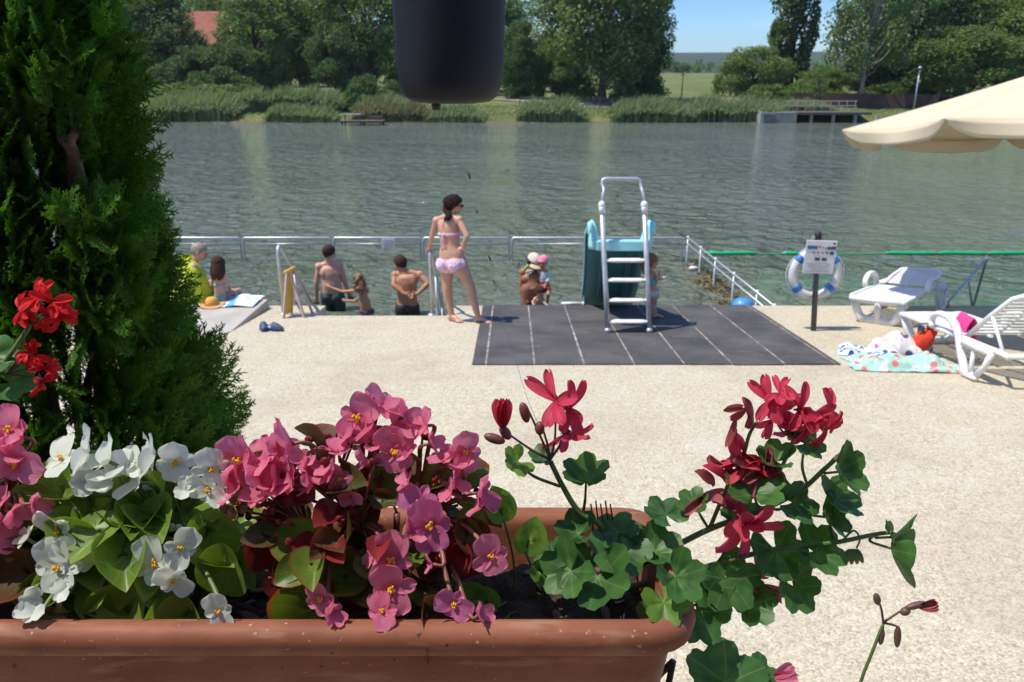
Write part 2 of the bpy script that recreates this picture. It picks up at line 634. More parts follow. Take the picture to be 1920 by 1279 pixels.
nt.links.new(vo.outputs['Distance'], b.inputs['Height'])
b.invert = True
nt.links.new(b.outputs['Normal'], p.inputs['Normal'])
nt.links.new(p.outputs[0], out.inputs['Surface'])
M['deck'] = m

EDGE, NOTCH, NX0, NX1 = 10.69, 10.0, -2.62, -.86
def prism(mb, poly, bottom=-1.2, zf=deck_z):
    n = len(poly)
    top = [(x, y, zf(y)) for x, y in poly]
    bot = [(x, y, bottom) for x, y in poly]
    mb.add(top + bot, [tuple(range(n)), tuple(reversed(range(n, 2 * n)))] + [(i, n + i, n + (i + 1) % n, (i + 1) % n) for i in range(n)])
mb = MB()
poly = [(-30, -9), (30, -9), (30, EDGE), (NX1, EDGE), (NX1, NOTCH), (NX0, NOTCH), (NX0, EDGE), (-30, EDGE)]
prism(mb, poly)
struct('deck', mb, m, local=True, smooth=False)
# the steps going down into the water, in the notch
mb = MB()
for i in range(5):
    y0 = NOTCH + .012 + i * .33
    ztop = deck_z(NOTCH) - .17 * (i + 1)
    mb.box(((NX0 + NX1) / 2, y0 + .165, (ztop - 1.28) / 2), (NX1 - NX0 - .02, .32, ztop + 1.28))
struct('steps', mb, M['concrete'], smooth=False, bevel=.01)

# low level slab at the left: its top stays level while the deck runs down
ZS = .63
pA = on_z(430, 624, ZS); pB = on_z(509, 561, ZS)
mb = MB()
x1 = pA.x
prism(mb, [(-7.5, pA.y - .05), (x1, pA.y - .05), (x1 + .02, pB.y), (-7.5, pB.y)], -1.0, lambda y: ZS)
tag(link('concrete_slab', mb, M['concrete'], smooth=False, bevel=.012), 'low level concrete slab at the water edge where the man in the yellow-green towel sits', 'slab')

# paths on the far bank
def ribbon(mb, pts, w, dz=.07):
    pts = bez(pts, 10)
    L, Rr = [], []
    for i, q in enumerate(pts):
        t = (pts[min(i + 1, len(pts) - 1)] - pts[max(i - 1, 0)]); t.z = 0; t.normalize()
        s = V((t.y, -t.x, 0))
        for k, arr in ((-1, L), (1, Rr)):
            e = q + s * (k * w / 2)
            arr.append(V((e.x, e.y, land(e.x, e.y) + dz)))
    n = len(pts)
    mb.add(L + Rr, [(i, n + i, n + i + 1, i + 1) for i in range(n - 1)])
M['path'] = mat('grey_gravel_path', (.22, .21, .195), .95, (.16, .15, .14), .8)
mb = MB()
ribbon(mb, [(-75, 128, 0), (-40, 124, 0), (-24, 128, 0), (-6, 100, 0), (8, 84, 0), (20, 83, 0), (36, 84, 0), (60, 86, 0)], 3.2)
struct('path', mb, M['path'], local=True)

# ------------------------------------------------------------------ trees
def leaves(centers, radii, per, size, rg, outward=.7, flat=1.0):
    C = np.repeat(np.asarray(centers, float), per, axis=0)
    Rr = np.repeat(np.asarray(radii, float), per, axis=0)
    n = len(C)
    d = rg.normal(size=(n, 3)); d /= np.linalg.norm(d, axis=1)[:, None]
    rad = rg.uniform(.25, 1, n) ** .55
    P = C + d * rad[:, None] * Rr
    nrm = d * outward + rg.normal(size=(n, 3)) * .55 + np.array([0, 0, .25])
    nrm /= np.linalg.norm(nrm, axis=1)[:, None]
    t = np.cross(nrm, rg.normal(size=(n, 3))); t /= np.linalg.norm(t, axis=1)[:, None] + 1e-9
    b = np.cross(nrm, t)
    s = size * rg.uniform(.6, 1.35, n)[:, None]
    bend = nrm * s * .25
    vs = np.stack([P - t * s - bend, P + b * s * .6, P + t * s - bend, P - b * s * .6], 1).reshape(-1, 3)
    q = np.arange(n * 4).reshape(-1, 4)
    return vs, q

def crown_centers(kind, n, rg, H, W):
    out = []; rad = []
    k = 0
    while len(out) < n:
        k += 1
        d = rg.normal(size=3); d /= np.linalg.norm(d)
        if kind == 'broad':
            r = rg.uniform(.45, 1.0) ** .6
            lump = 1 + .16 * noise.noise(V((d[0] * 2.1, d[1] * 2.1, d[2] * 2.1 + H)))
            c = np.array([d[0] * W * .43, d[1] * W * .43, d[2] * H * .42]) * r * lump + np.array([0, 0, H * .56])
            if d[2] < 0:
                c[0] *= 1.0; c[1] *= 1.0
            cr = W * rg.uniform(.10, .17)
            R3 = (cr, cr, cr * .75)
        elif kind in ('tall', 'loose'):
            z = rg.uniform(.08, .98) if kind == 'tall' else rg.uniform(.27, .98)
            w = W * .45 * (sin(pi * min(1, z * .86 + .09)) ** .55)
            a = rg.uniform(0, 2 * pi); r = rg.uniform(.3, 1) ** .5
            c = np.array([cos(a) * w * r, sin(a) * w * r, z * H])
            cr = W * rg.uniform(.12, .20); R3 = (cr, cr, cr * .9)
        elif kind == 'poplar':
            z = rg.uniform(.08, 1.0)
            w = W * .42 * (min(1, z * 5) * (1 - max(0, z - .55) / .5) ** .6)
            a = rg.uniform(0, 2 * pi); r = rg.uniform(.35, 1) ** .5
            c = np.array([cos(a) * w * r, sin(a) * w * r, z * H])
            cr = W * rg.uniform(.12, .2); R3 = (cr * .8, cr * .8, cr * 1.9)
        else:  # bush
            r = rg.uniform(.5, 1) ** .5
            c = np.array([d[0] * W * .42 * r, d[1] * W * .42 * r, abs(d[2]) * H * .8 * r + H * .05])
            cr = min(W, H) * rg.uniform(.16, .25); R3 = (cr, cr, cr * .8)
        out.append(c); rad.append(R3)
    return out, rad

TREEMESH = {}
def tree_meshes(kind, seed, H, W, n, per, leaf):
    key = (kind, seed)
    if key in TREEMESH:
        return TREEMESH[key]
    rg = np.random.default_rng(seed)
    cs, rs = crown_centers(kind, n, rg, H, W)
    v, q = leaves(cs, rs, per, leaf, rg)
    crown = np_mesh('crown', v, q)
    crown.polygons.foreach_set('use_smooth', [False] * len(crown.polygons))
    mb = MB()
    rt = {'loose': .016, 'broad': .032, 'tall': .02, 'poplar': .022, 'bush': .018}[kind] * H
    th = {'loose': .9, 'broad': .5, 'tall': .9, 'poplar': .9, 'bush': .5}[kind] * H
    tp = [V((noise.noise(V((i * .7, seed, 0))) * H * .012 * i / 3, noise.noise(V((i * .7, seed, 5))) * H * .012 * i / 3, -0.3 + (th + .3) * i / 6)) for i in range(7)]
    mb.tube(tp, [rt * (1.35 if i == 0 else 1 - .13 * i) for i in range(7)], 8)
    for c in cs[::max(1, n // 26)]:
        c = V(c)
        z0 = min(th * .95, max(H * .12, c.z * .55))
        s = tp[min(6, int(z0 / th * 6))]
        s = V((s.x, s.y, z0))
        mid = (s + c) / 2 + V((0, 0, -.03 * H))
        mb.tube([s, mid, c], [rt * .4, rt * .25, rt * .06], 5)
    TREEMESH[key] = (crown, mb)
    return TREEMESH[key]

M['leaf_dark'] = leafmat('dark_tree_leaves', (.040, .082, .028), (.120, .185, .056), .5, .38, scale=.45)
M['leaf_mid'] = leafmat('mid_green_leaves', (.064, .118, .034), (.175, .245, .070), .5, .40, scale=.45)
M['leaf_big'] = leafmat('olive_green_leaves', (.062, .108, .034), (.215, .27, .10), .5, .40, scale=.5)
M['leaf_light'] = leafmat('light_bush_leaves', (.07, .125, .032), (.19, .25, .08), .5, .36, scale=.35)
M['leaf_yellow'] = leafmat('yellowish_leaves', (.08, .10, .025), (.17, .17, .05), .5, .3, scale=.35)

KIND = {
    'broad1': ('broad', 101, 14, 13, 130, 150, .21),
    'broad2': ('broad', 102, 14, 13, 120, 150, .21),
    'tall1': ('tall', 103, 16, 9, 120, 145, .2),
    'tall2': ('tall', 104, 16, 9, 100, 140, .21),
    'loose': ('loose', 109, 16, 9, 62, 130, .19),
    'poplar': ('poplar', 105, 18, 4.2, 90, 120, .15),
    'bush1': ('bush', 106, 4, 7, 60, 110, .13),
    'bush2': ('bush', 107, 4, 6, 50, 110, .13),
    'thin': ('tall', 108, 9, 4, 34, 45, .12),
}
treecache = {}
def tree(px, py, d, wpx, toppx, kind, leaf, name, label, group=None, rz=None):
    """stand a tree of this width and top (measured in the photograph) at distance d on the bank"""
    base = at(px, py, d)
    z0 = land(base.x, d)
    depth = d * cos(PITCH) - (z0 + 4 - CAM.z) * sin(PITCH)
    W = wpx / F * depth
    top = at(px, toppx, d).z
    H = max(.6, top - z0)
    spec = KIND[kind]
    crown, tmb = tree_meshes(*spec)
    rz = rnd.uniform(0, 6.28) if rz is None else rz
    key = (kind, leaf)
    t = thing(name, label, 'bush' if 'bush' in kind else 'tree', (base.x, d, z0), group, rz)
    t.scale = (W / spec[3], W / spec[3], H / spec[2])
    if key in treecache:
        a, b = treecache[key]
        for s in (a, b):
            c = s.copy(); col.objects.link(c); c.parent = t
    else:
        cm = crown.copy()
        cr = link('crown', cm, M[leaf], t, smooth=False, local=True)
        tr = link('trunk', tmb, M['pale_bark'] if kind == 'loose' else M['bark'], t, local=True)
        treecache[key] = (cr, tr)
    return t

M['pale_bark'] = mat('pale_grey_bark', (.26, .23, .19), .9, (.17, .15, .12), 3)
G = 'trees on the far bank'
T = lambda *a: tree(*a, group=G)
# left of the hanging pot
T(300, 175, 96, 170, -30, 'tall1', 'leaf_dark', 'dark_tree', 'dark tall tree on the far bank nearest the thuja, left of the red roof')
T(140, 175, 100, 260, -60, 'broad1', 'leaf_dark', 'dark_tree', 'dark tree on the far bank seen only behind the thuja')
T(385, 172, 92, 130, 84, 'broad2', 'leaf_dark', 'dark_tree', 'low dark round tree on the far bank right below the red roof')
T(338, 172, 94, 120, 30, 'tall2', 'leaf_dark', 'dark_tree', 'dark tree covering the left end of the red roof')
T(486, 170, 97, 150, -8, 'tall2', 'leaf_mid', 'leafy_tree', 'mid green tree just right of the red roof on the far bank')
T(440, 170, 93, 120, 80, 'broad1', 'leaf_dark', 'dark_tree', 'dark tree below right of the red roof, behind the light bushes')
T(510, 165, 110, 150, -40, 'broad2', 'leaf_dark', 'dark_tree', 'dark shady tree behind the little lawn tree on the far bank')
T(590, 160, 112, 200, -90, 'broad1', 'leaf_mid', 'leafy_tree', 'broad mid green tree behind the grey path, left of the hanging pot')
T(690, 165, 100, 220, -110, 'broad2', 'leaf_mid', 'leafy_tree', 'big leafy tree directly left of the hanging pot')
T(800, 168, 108, 200, -60, 'tall1', 'leaf_mid', 'leafy_tree', 'leafy tree mostly hidden behind the hanging pot')
T(345, 150, 150, 260, -30, 'broad1', 'leaf_mid', 'leafy_tree', 'pale tree rising behind the red roof')
T(455, 150, 140, 200, -60, 'broad2', 'leaf_mid', 'leafy_tree', 'far tree filling the gap to the right behind the red roofed house')
T(570, 150, 150, 260, -70, 'tall1', 'leaf_dark', 'dark_tree', 'dark far tree rising behind the tree at the grey path')
# right of the pot
T(973, 172, 94, 80, 40, 'tall2', 'leaf_dark', 'dark_tree', 'slim dark tree just right of the hanging pot')
T(925, 168, 120, 170, -30, 'tall2', 'leaf_mid', 'leafy_tree', 'tree peeping out behind the right side of the hanging pot')
T(1050, 150, 180, 150, 60, 'broad1', 'leaf_mid', 'leafy_tree', 'small far tree showing through under the big olive green tree')
T(1128, 192, 88, 268, -120, 'broad1', 'leaf_big', 'big_tree', 'big broad olive green tree with a thick trunk beside the lake')
T(1200, 182, 96, 112, -60, 'tall1', 'leaf_dark', 'dark_tree', 'dark tree leaning against the right side of the big olive green tree')
T(1050, 178, 96, 110, 70, 'broad2', 'leaf_mid', 'leafy_tree', 'low leafy tree under the left side of the big olive green tree')
T(1410, 186, 86, 132, 84, 'broad2', 'leaf_light', 'light_tree', 'bright light green round tree left of the tall poplar')
T(1370, 165, 105, 80, 97, 'bush1', 'leaf_light', 'light_bush', 'pale bush behind the bright round tree left of the poplar')
T(1475, 170, 100, 104, -330, 'poplar', 'leaf_dark', 'poplar', 'tall narrow dark poplar against the blue sky')
T(1452, 170, 99, 60, 20, 'poplar', 'leaf_mid', 'poplar', 'shorter lighter poplar at the left foot of the tall poplar')
T(1612, 200, 82, 150, -120, 'loose', 'leaf_big', 'tall_tree', 'tall loose tree with a bare pale trunk standing in front of the brown fence')
T(1545, 185, 96, 110, 122, 'broad1', 'leaf_mid', 'leafy_tree', 'low leafy tree behind the sapling left of the bare pale trunk')
T(1700, 185, 95, 250, -100, 'broad2', 'leaf_dark', 'dark_tree', 'large dark tree behind the lamp post')
T(1790, 190, 88, 210, 50, 'broad1', 'leaf_mid', 'leafy_tree', 'mid green tree above the tip of the cream parasol')
T(1880, 185, 92, 230, -30, 'broad2', 'leaf_mid', 'leafy_tree', 'yellowish green tree at the right edge above the cream parasol')
T(1800, 170, 110, 260, -120, 'broad1', 'leaf_dark', 'dark_tree', 'tall dark tree high above the cream parasol, behind the others')
T(1660, 185, 110, 170, -30, 'tall1', 'leaf_dark', 'dark_tree', 'dark tree filling the space right of the bare pale trunk')
T(2010, 185, 96, 260, -60, 'tall1', 'leaf_mid', 'leafy_tree', 'leafy tree cut by the right edge of the picture behind the parasol')
T(250, 175, 94, 160, 60, 'broad2', 'leaf_dark', 'dark_tree', 'low dark tree between the thuja and the tall tree left of the red roof')
T(640, 165, 96, 130, 40, 'broad2', 'leaf_dark', 'dark_tree', 'dark low tree behind the right end of the grey path')
T(760, 170, 96, 120, 30, 'broad1', 'leaf_dark', 'dark_tree', 'dark low tree half hidden behind the left side of the hanging pot')
T(1000, 175, 98, 90, 95, 'broad1', 'leaf_dark', 'dark_tree', 'low dark tree between the hanging pot and the big olive green tree')
T(1745, 190, 100, 170, 95, 'broad2', 'leaf_dark', 'dark_tree', 'low dark tree behind the brown fence right of the lamp post')
T(1640, 190, 101, 150, 100, 'broad2', 'leaf_dark', 'dark_tree', 'low dark tree behind the brown fence left of the lamp post')
# bushes and saplings
GB = 'bushes on the far bank'
T2 = lambda *a: tree(*a, group=GB)
T2(300, 176, 88, 120, 120, 'bush1', 'leaf_dark', 'dark_bush', 'dark undergrowth at the foot of the tall tree left of the red roof')
T2(425, 172, 88, 130, 112, 'bush2', 'leaf_dark', 'dark_bush', 'dark undergrowth behind the light bush row, below the red roof')
T2(490, 170, 95, 90, 118, 'bush1', 'leaf_dark', 'dark_bush', 'dark undergrowth at the left end of the sunny lawn')
T2(1530, 190, 94, 130, 140, 'bush2', 'leaf_mid', 'green_bush', 'green undergrowth right behind the sapling by the brown fence')
T2(1680, 200, 92, 150, 150, 'bush1', 'leaf_dark', 'dark_bush', 'dark undergrowth behind the brown fence at the lamp post')
T2(330, 196, 78, 130, 152, 'bush1', 'leaf_light', 'light_bush', 'light green bush above the reeds next to the thuja')
T2(405, 192, 80, 150, 150, 'bush2', 'leaf_light', 'light_bush', 'wide light green bush in the middle of the bush row, left bank')
T2(462, 190, 81, 70, 155, 'bush1', 'leaf_mid', 'green_bush', 'last bush of the bush row before the lawn')
T2(375, 170, 84, 60, 122, 'bush2', 'leaf_mid', 'pointed_bush', 'greyish pointed bush sticking up behind the bush row')
T2(688, 196, 78, 115, 135, 'bush1', 'leaf_dark', 'round_bush', 'round dark bush behind the small wooden jetty')
T2(735, 196, 80, 60, 140, 'bush2', 'leaf_dark', 'round_bush', 'dark bush between the round bush and the hanging pot')
T2(1078, 177, 97, 110, 122, 'bush1', 'leaf_mid', 'green_bush', 'green bush behind the left side of the thick trunk of the big tree')
T2(985, 178, 95, 90, 128, 'bush2', 'leaf_mid', 'green_bush', 'green bush right of the hanging pot under the slim dark tree')
T2(1200, 177, 99, 110, 132, 'bush1', 'leaf_mid', 'green_bush', 'green bush in the shade under the dark tree right of the big tree')
T2(1170, 178, 92, 60, 140, 'bush2', 'leaf_light', 'light_bush', 'sunny little bush right of the thick tree trunk')
T2(1440, 192, 82, 110, 150, 'bush2', 'leaf_mid', 'green_bush', 'green bush at the foot of the bright round tree')
T2(1325, 222, 72.5, 70, 196, 'bush1', 'leaf_dark', 'dark_bush', 'small dark bush low in the long reed bed on the right')
T(529, 165, 95, 42, 116, 'thin', 'leaf_light', 'lawn_tree', 'little round tree standing alone on the sunny lawn')
T(1534, 192, 80, 44, 128, 'thin', 'leaf_light', 'sapling', 'slim sapling in front of the brown fence')
# row of hedge trees at the end of the field
hedge = []
rg = np.random.default_rng(5)
cs, rs = [], []
for i in range(240):
    x = rg.uniform(-60, 190); y = 315 + rg.uniform(-4, 4)
    z = land(x, y)
    hh = 4.5 + 1.8 * noise.noise(V((x * .07, 0, 0)))
    cs.append((x, y, z + rg.uniform(.2, .9) * hh)); rs.append((1.8, 1.5, 1.5))
v, q = leaves(cs, rs, 40, .5, rg)
tag(link('far_hedge', np_mesh('far_hedge', v, q), M['leaf_mid'], smooth=False, local=True), 'far row of hedge trees along the end of the field under the sky gap', 'hedge', kind='stuff')

# ------------------------------------------------------------------ reeds
M['reed'] = leafmat('reed_blades', (.10, .145, .07), (.23, .28, .15), .55, .38, scale=.5)
M['reed_dry'] = leafmat('dry_reed_blades', (.20, .165, .085), (.10, .12, .05), .6, .3, scale=.5)
def reeds(px0, px1, pyb, pyt, depth, label, m='reed', n=None, name='reed_bed', d0=None):
    yb = d0 or min(on_z(px0, pyb, .0).y, shore((at(px0, pyb, 71).x + at(px1, pyb, 71).x) / 2) - .2)
    a = at(px0, pyb, yb).x; b = at(px1, pyb, yb).x
    H = at((px0 + px1) / 2, pyt, yb + depth * .35).z - .25
    L = b - a
    n = n or int(L * depth * 55)
    rg = np.random.default_rng(int(px0))
    x = rg.uniform(0, 1, n); y = rg.uniform(0, 1, n)
    vs = []
    edge = np.minimum(1, np.minimum(x, 1 - x) * L / 1.6 + .25) ** .6
    yy = shore(a) * 0 + yb + y * depth
    xx = a + x * L
    hh = 1.04 * H * edge * (0.72 + .34 * rg.random(n)) * np.array([.88 + .25 * noise.noise(V((t * .55, px0, 0))) + .1 * noise.noise(V((t * 1.9, px0, 3))) for t in xx])
    ang = rg.uniform(0, 2 * pi, n)
    w = rg.uniform(.018, .04, n)
    lean = np.stack([.10 * H + rg.normal(0, .09 * H, n), rg.normal(0, .09 * H, n)], 1)
    z0 = np.array([max(-.1, land(p, r)) for p, r in zip(xx, yy)])
    B = np.stack([xx, yy, z0], 1)
    side = np.stack([np.cos(ang), np.sin(ang), 0 * ang], 1) * w[:, None]
    Ld = np.concatenate([lean, np.zeros((n, 1))], 1)
    mid = B + Ld * .35 + np.stack([0 * hh, 0 * hh, hh * .68], 1)
    tip = B + Ld * 1.5 + np.stack([0 * hh, 0 * hh, hh * .98], 1)
    # each stalk carries two drooping leaves near the top
    q1 = np.stack([B - side, B + side, mid + side * .8, mid - side * .8], 1)
    q2 = np.stack([mid - side, mid + side, tip + side * .2, tip - side * .2], 1)
    a2 = rg.uniform(0, 2 * pi, n)
    o = np.stack([np.cos(a2), np.sin(a2), 0 * a2], 1) * (.22 * H)
    l1 = B * .25 + mid * .75 + 0
    l2 = l1 + o * .55 + np.stack([0 * hh, 0 * hh, .12 * hh], 1)
    l3 = l1 + o * 1.3 + np.stack([0 * hh, 0 * hh, .02 * hh], 1)
    sv = np.stack([-np.sin(a2), np.cos(a2), 0 * a2], 1) * (w * 1.3)[:, None]
    q3 = np.stack([l1 - sv, l1 + sv, l2 + sv, l2 - sv], 1)
    q4 = np.stack([l2 - sv, l2 + sv, l3 + sv * .1, l3 - sv * .1], 1)
    vs = np.concatenate([q1, q2, q3, q4], 0).reshape(-1, 3)
    q = np.arange(len(vs)).reshape(-1, 4)
    return tag(link(name, np_mesh(name, vs, q), M[m], smooth=False), label, 'reeds', 'reed beds along the far shore')

reeds(150, 300, 224, 180, 4, 'reed bed at the far shore half hidden behind the thuja')
reeds(255, 440, 224, 172, 4, 'long reed bed at the far shore left of the lawn, next to the thuja')
reeds(425, 640, 210, 164, 3, 'back row of reeds on the far bank below the lawn', d0=75)
reeds(490, 626, 228, 192, 2.5, 'short bright reed clump at the waterline left of the small jetty')
reeds(655, 800, 226, 187, 2.5, 'dry brownish reeds behind the small jetty under the hanging pot', 'reed_dry')
reeds(655, 790, 215, 180, 3, 'green reeds rising behind the dry reeds, left below the hanging pot', d0=74.5)
reeds(795, 908, 224, 196, 2.5, 'low dark reeds right under the bottom of the hanging pot')
reeds(968, 1102, 226, 182, 3, 'round reed clump standing alone in front of the big tree')
reeds(1146, 1300, 224, 180, 3.5, 'long reed bed right of the big tree, its left half')
reeds(1290, 1470, 226, 179, 3.5, 'long reed bed right of the big tree, its right half up to the pier')
reeds(1455, 1570, 222, 192, 4, 'short reeds behind the concrete pier', d0=76)
# grass along the bank
def tufts(name, n, x0, x1, y0, y1, h, m, label, cat):
    rg = np.random.default_rng(3)
    xx = rg.uniform(x0, x1, n); yy = np.array([shore(x) for x in xx]) + rg.uniform(y0, y1, n)
    z = np.array([land(a, b) for a, b in zip(xx, yy)])
    B = np.stack([xx, yy, z], 1)
    ang = rg.uniform(0, 2 * pi, n); w = rg.uniform(.03, .07, n)
    side = np.stack([np.cos(ang), np.sin(ang), 0 * ang], 1) * w[:, None]
    hh = h * rg.uniform(.4, 1.2, n)
    tip = B + np.stack([rg.normal(0, .12, n), rg.normal(0, .12, n), hh], 1)
    vs = np.stack([B - side, B + side, tip + side * .2, tip - side * .2], 1).reshape(-1, 3)
    tag(link(name, np_mesh(name, vs, np.arange(n * 4).reshape(-1, 4)), M[m], smooth=False, local=True), label, cat, kind='stuff')
tufts('bank_grass', 26000, -48, 60, .6, 14, .17, 'reed', 'rough grass growing along the far bank', 'grass')

# stones at the waterline
M['stone'] = mat('pale_shore_stone', (.34, .30, .23), .9, (.22, .19, .14), 2, bump=.5, bscale=6, bdist=.05)
def stone(px, py, w, label):
    p = on_z(px, py, .05)
    mb = MB()
    sd = px
    for k in range(5):
        mb.ball(p + V((rnd.uniform(-1, 1) * w * .42, rnd.uniform(-.3, .5), rnd.uniform(0, .1))), (w * rnd.uniform(.16, .3), w * .22, w * rnd.uniform(.07, .13)), seg=9, rings=6, fn=lambda q: 1 + .25 * noise.noise(q * 1.7 + V((sd, k, 0))))
    tag(link('shore_stones', mb, M['stone'], smooth=False), label, 'stones', 'stones along the far waterline')
stone(1045, 224, 1.9, 'pale stones at the foot of the round reed clump')
stone(1103, 220, 1.6, 'pale stones right of the round reed clump')
stone(1270, 225, 3.2, 'pale stones along the foot of the long reed bed on the right')
stone(1195, 226, 1.2, 'small pale stones below the left end of the right reed bed')
stone(640, 220, 2.4, 'light earth and stones left of the small wooden jetty')
stone(385, 226, 2.2, 'pale stones at the foot of the reeds near the thuja')
stone(437, 224, 1.6, 'pale stones in the gap before the short bright reed clump')

# brown slat fence, lamp post, house, jetty, pier
def on_land(px, d):
    x = at(px, 180, d).x
    return V((x, d, land(x, d)))
mbp = MB(); mbs = MB()
A = on_land(1478, 83); B = on_land(1760, 80)
t = thing('brown_fence', 'brown wooden slat fence under the trees on the far bank, right of the poplar', 'fence', A)
n = 15
for i in range(n + 1):
    q = A.lerp(B, i / n); q.z = land(q.x, q.y)
    pm = MB(); pm.box(q + V((0, .03, .72)), (.12, .12, 1.5)); link('post', pm, M['wood'], t, smooth=False)
for i in range(n * 12):
    q = A.lerp(B, (i + .5) / (n * 12)); q.z = land(q.x, q.y)
    mbs.box(q + V((0, -.06, .72)), (.115, .03, 1.25 + .05 * rnd.random()))
link('slats', mbs, mat('brown_fence_slats', (.11, .055, .042), .85, (.075, .04, .032), 1.5), t, smooth=False)
mr = MB()
for hz in (.35, 1.1):
    mr.beam(A + V((0, 0, hz)), B + V((0, 0, hz)), .05, .09)
link('rail', mr, M['wood'], t, smooth=False)
# low dark fence/edge in the shade of the big tree
A = on_land(975, 82); B = on_land(1350, 82)
t = thing('low_fence', 'low dark wire fence in the shade behind the big olive green tree', 'fence', A)
for i in range(16):
    q = A.lerp(B, i / 15); q.z = land(q.x, q.y)
    pm = MB(); pm.box(q + V((0, 0, .5)), (.1, .1, 1.1)); link('post', pm, M['wood'], t, smooth=False)
mr = MB()
for hz in (.3, .55, .8, 1.0):
    pts = []
    for i in range(16):
        q = A.lerp(B, i / 15); q.z = land(q.x, q.y) + hz; pts.append(q + V((0, -.07, 0)))
    mr.tube(pts, .02, 4)
link('wire', mr, M['dark_metal'], t)
b_ = on_land(1717, 78.5)
t = thing('lamp_post', 'slim grey lamp post by the brown fence on the far bank', 'lamp post', b_)
pm = MB(); hl = at(1719, 128, 78.5).z - b_.z
pm.tube([b_ + V((0, 0, -.1)), b_ + V((0, 0, hl))], [.10, .06], 8); link('pole', pm, M['alu'], t)
pm = MB(); pm.lathe([(.02, .18), (.16, .1), (.18, 0), (.06, -.05)], b_ + V((0, 0, hl)), 10, True, True); link('lamp_head', pm, M['alu'], t)
b_ = on_land(1278, 90)
t = thing('wooden_pole', 'thin grey wooden pole at the edge of the sunny field', 'pole', b_)
pm = MB(); pm.tube([b_, b_ + V((0, 0, 2.9))], [.07, .05], 6); link('pole_shaft', pm, M['wood'], t)
pm = MB(); pm.box(b_ + V((0, 0, 2.75)), (.5, .06, .06)); link('crossbar', pm, M['wood'], t, smooth=False)

# house
D = 116
hr = at(418, 18, D); hl_ = at(300, 18, D); ev = at(418, 78, D)
x0, x1, zr, ze = hl_.x, hr.x, hr.z, ev.z
t = thing('house', 'house with a steep red tiled roof among the trees on the far bank', 'house', ((x0 + x1) / 2, D + 4, land(x0, D + 4)))
zb = land(x0, D) - .3
mb = MB(); dp = 5.0
prof = [(D, zb), (D, ze), (D + dp, zr - .15), (D + 2 * dp, ze), (D + 2 * dp, zb)]
mb.loft([[V((x0 + .3, a, b)) for a, b in prof], [V((x1 - .3, a, b)) for a, b in prof]], True, True)
link('wall', mb, mat('cream_wall', (.6, .56, .47), .9), t, smooth=False)
mb = MB()
for s in (-1, 1):
    a = V((x0 - .2, D + dp + s * (dp + .6), ze - .55)); b = V((x1 + .2, D + dp + s * (dp + .6), ze - .55)); c2 = V((x1 + .2, D + dp, zr)); d2 = V((x0 - .2, D + dp, zr))
    up = V((0, 0, .18))
    mb.add([a, b, c2, d2, a + up, b + up, c2 + up, d2 + up], [(0, 3, 2, 1), (4, 5, 6, 7), (0, 1, 5, 4), (1, 2, 6, 5), (2, 3, 7, 6), (3, 0, 4, 7)])
m, nt, out = nodes('red_roof_tiles')
tc = N(nt, 'ShaderNodeTexCoord'); br = N(nt, 'ShaderNodeTexNoise'); br.inputs['Scale'].default_value = 1.2; br.inputs['Detail'].default_value = 5
nt.links.new(tc.outputs['Object'], br.inputs['Vector'])
wv = N(nt, 'ShaderNodeTexWave'); wv.inputs['Scale'].default_value = 1.4; wv.bands_direction = 'Z'; nt.links.new(tc.outputs['Object'], wv.inputs['Vector'])
c = mixc(nt, ramp(nt, br.outputs['Fac'], .35, .65), (.30, .085, .045), (.20, .06, .038))
c = mixc(nt, mul(wv.outputs['Fac'], .3), c, (.15, .05, .035))
p = N(nt, 'ShaderNodeBsdfPrincipled'); p.inputs['Roughness'].default_value = .85; nt.links.new(c, p.inputs['Base Color']); nt.links.new(p.outputs[0], out.inputs[0])
rf = link('roof', mb, m, t, smooth=False)
mb = MB(); mb.beam(V((x1 + .28, D - .5, ze - .4)), V((x1 + .28, D + dp, zr + .15)), .12, .35); link('bargeboard', mb, M['white_paint'], t, smooth=False)
wn = MB(); wn.box((x1 - 3, D - .03, ze - 1.6), (1.2, .08, 1.3)); w_ = link('window', wn, M['white_paint'], t, smooth=False)
wn = MB(); wn.box((x1 - 3, D - .08, ze - 1.6), (1.0, .03, 1.1)); link('pane', wn, M['dark_metal'], w_, smooth=False)

# small wooden jetty with a bench
c0 = on_z(680, 226, .35)
t = thing('wooden_jetty', 'small dark wooden jetty with a bench on the far shore left of the hanging pot', 'jetty', (c0.x, c0.y, 0))
W = 80 / F * c0.y * .97
mb = MB()
for i in range(9):
    mb.box((c0.x - W / 2 + (i + .5) * W / 9, c0.y, .33), (W / 9 - .03, 1.6, .07))
link('planks', mb, M['wood'], t, smooth=False)
mb = MB(); mb.box((c0.x, c0.y - .7, .24), (W, .08, .1)); mb.box((c0.x, c0.y + .7, .24), (W, .08, .1)); link('beam', mb, M['wood'], t, smooth=False)
for sx in (-.45, 0, .45):
    for sy in (-.6, .6):
        pm = MB(); pm.tube([(c0.x + sx * W, c0.y + sy, -.8), (c0.x + sx * W, c0.y + sy, .28)], .08, 7); link('leg', pm, M['wood'], t)
mb = MB(); mb.box((c0.x - .9, c0.y + .3, .84), (1.5, .3, .05)); link('bench_seat', mb, M['white_paint'], t, smooth=False)
mb = MB(); mb.box((c0.x - 1.5, c0.y + .3, .59), (.08, .28, .44)); mb.box((c0.x - .3, c0.y + .3, .59), (.08, .28, .44)); link('bench_leg', mb, M['wood'], t, smooth=False)
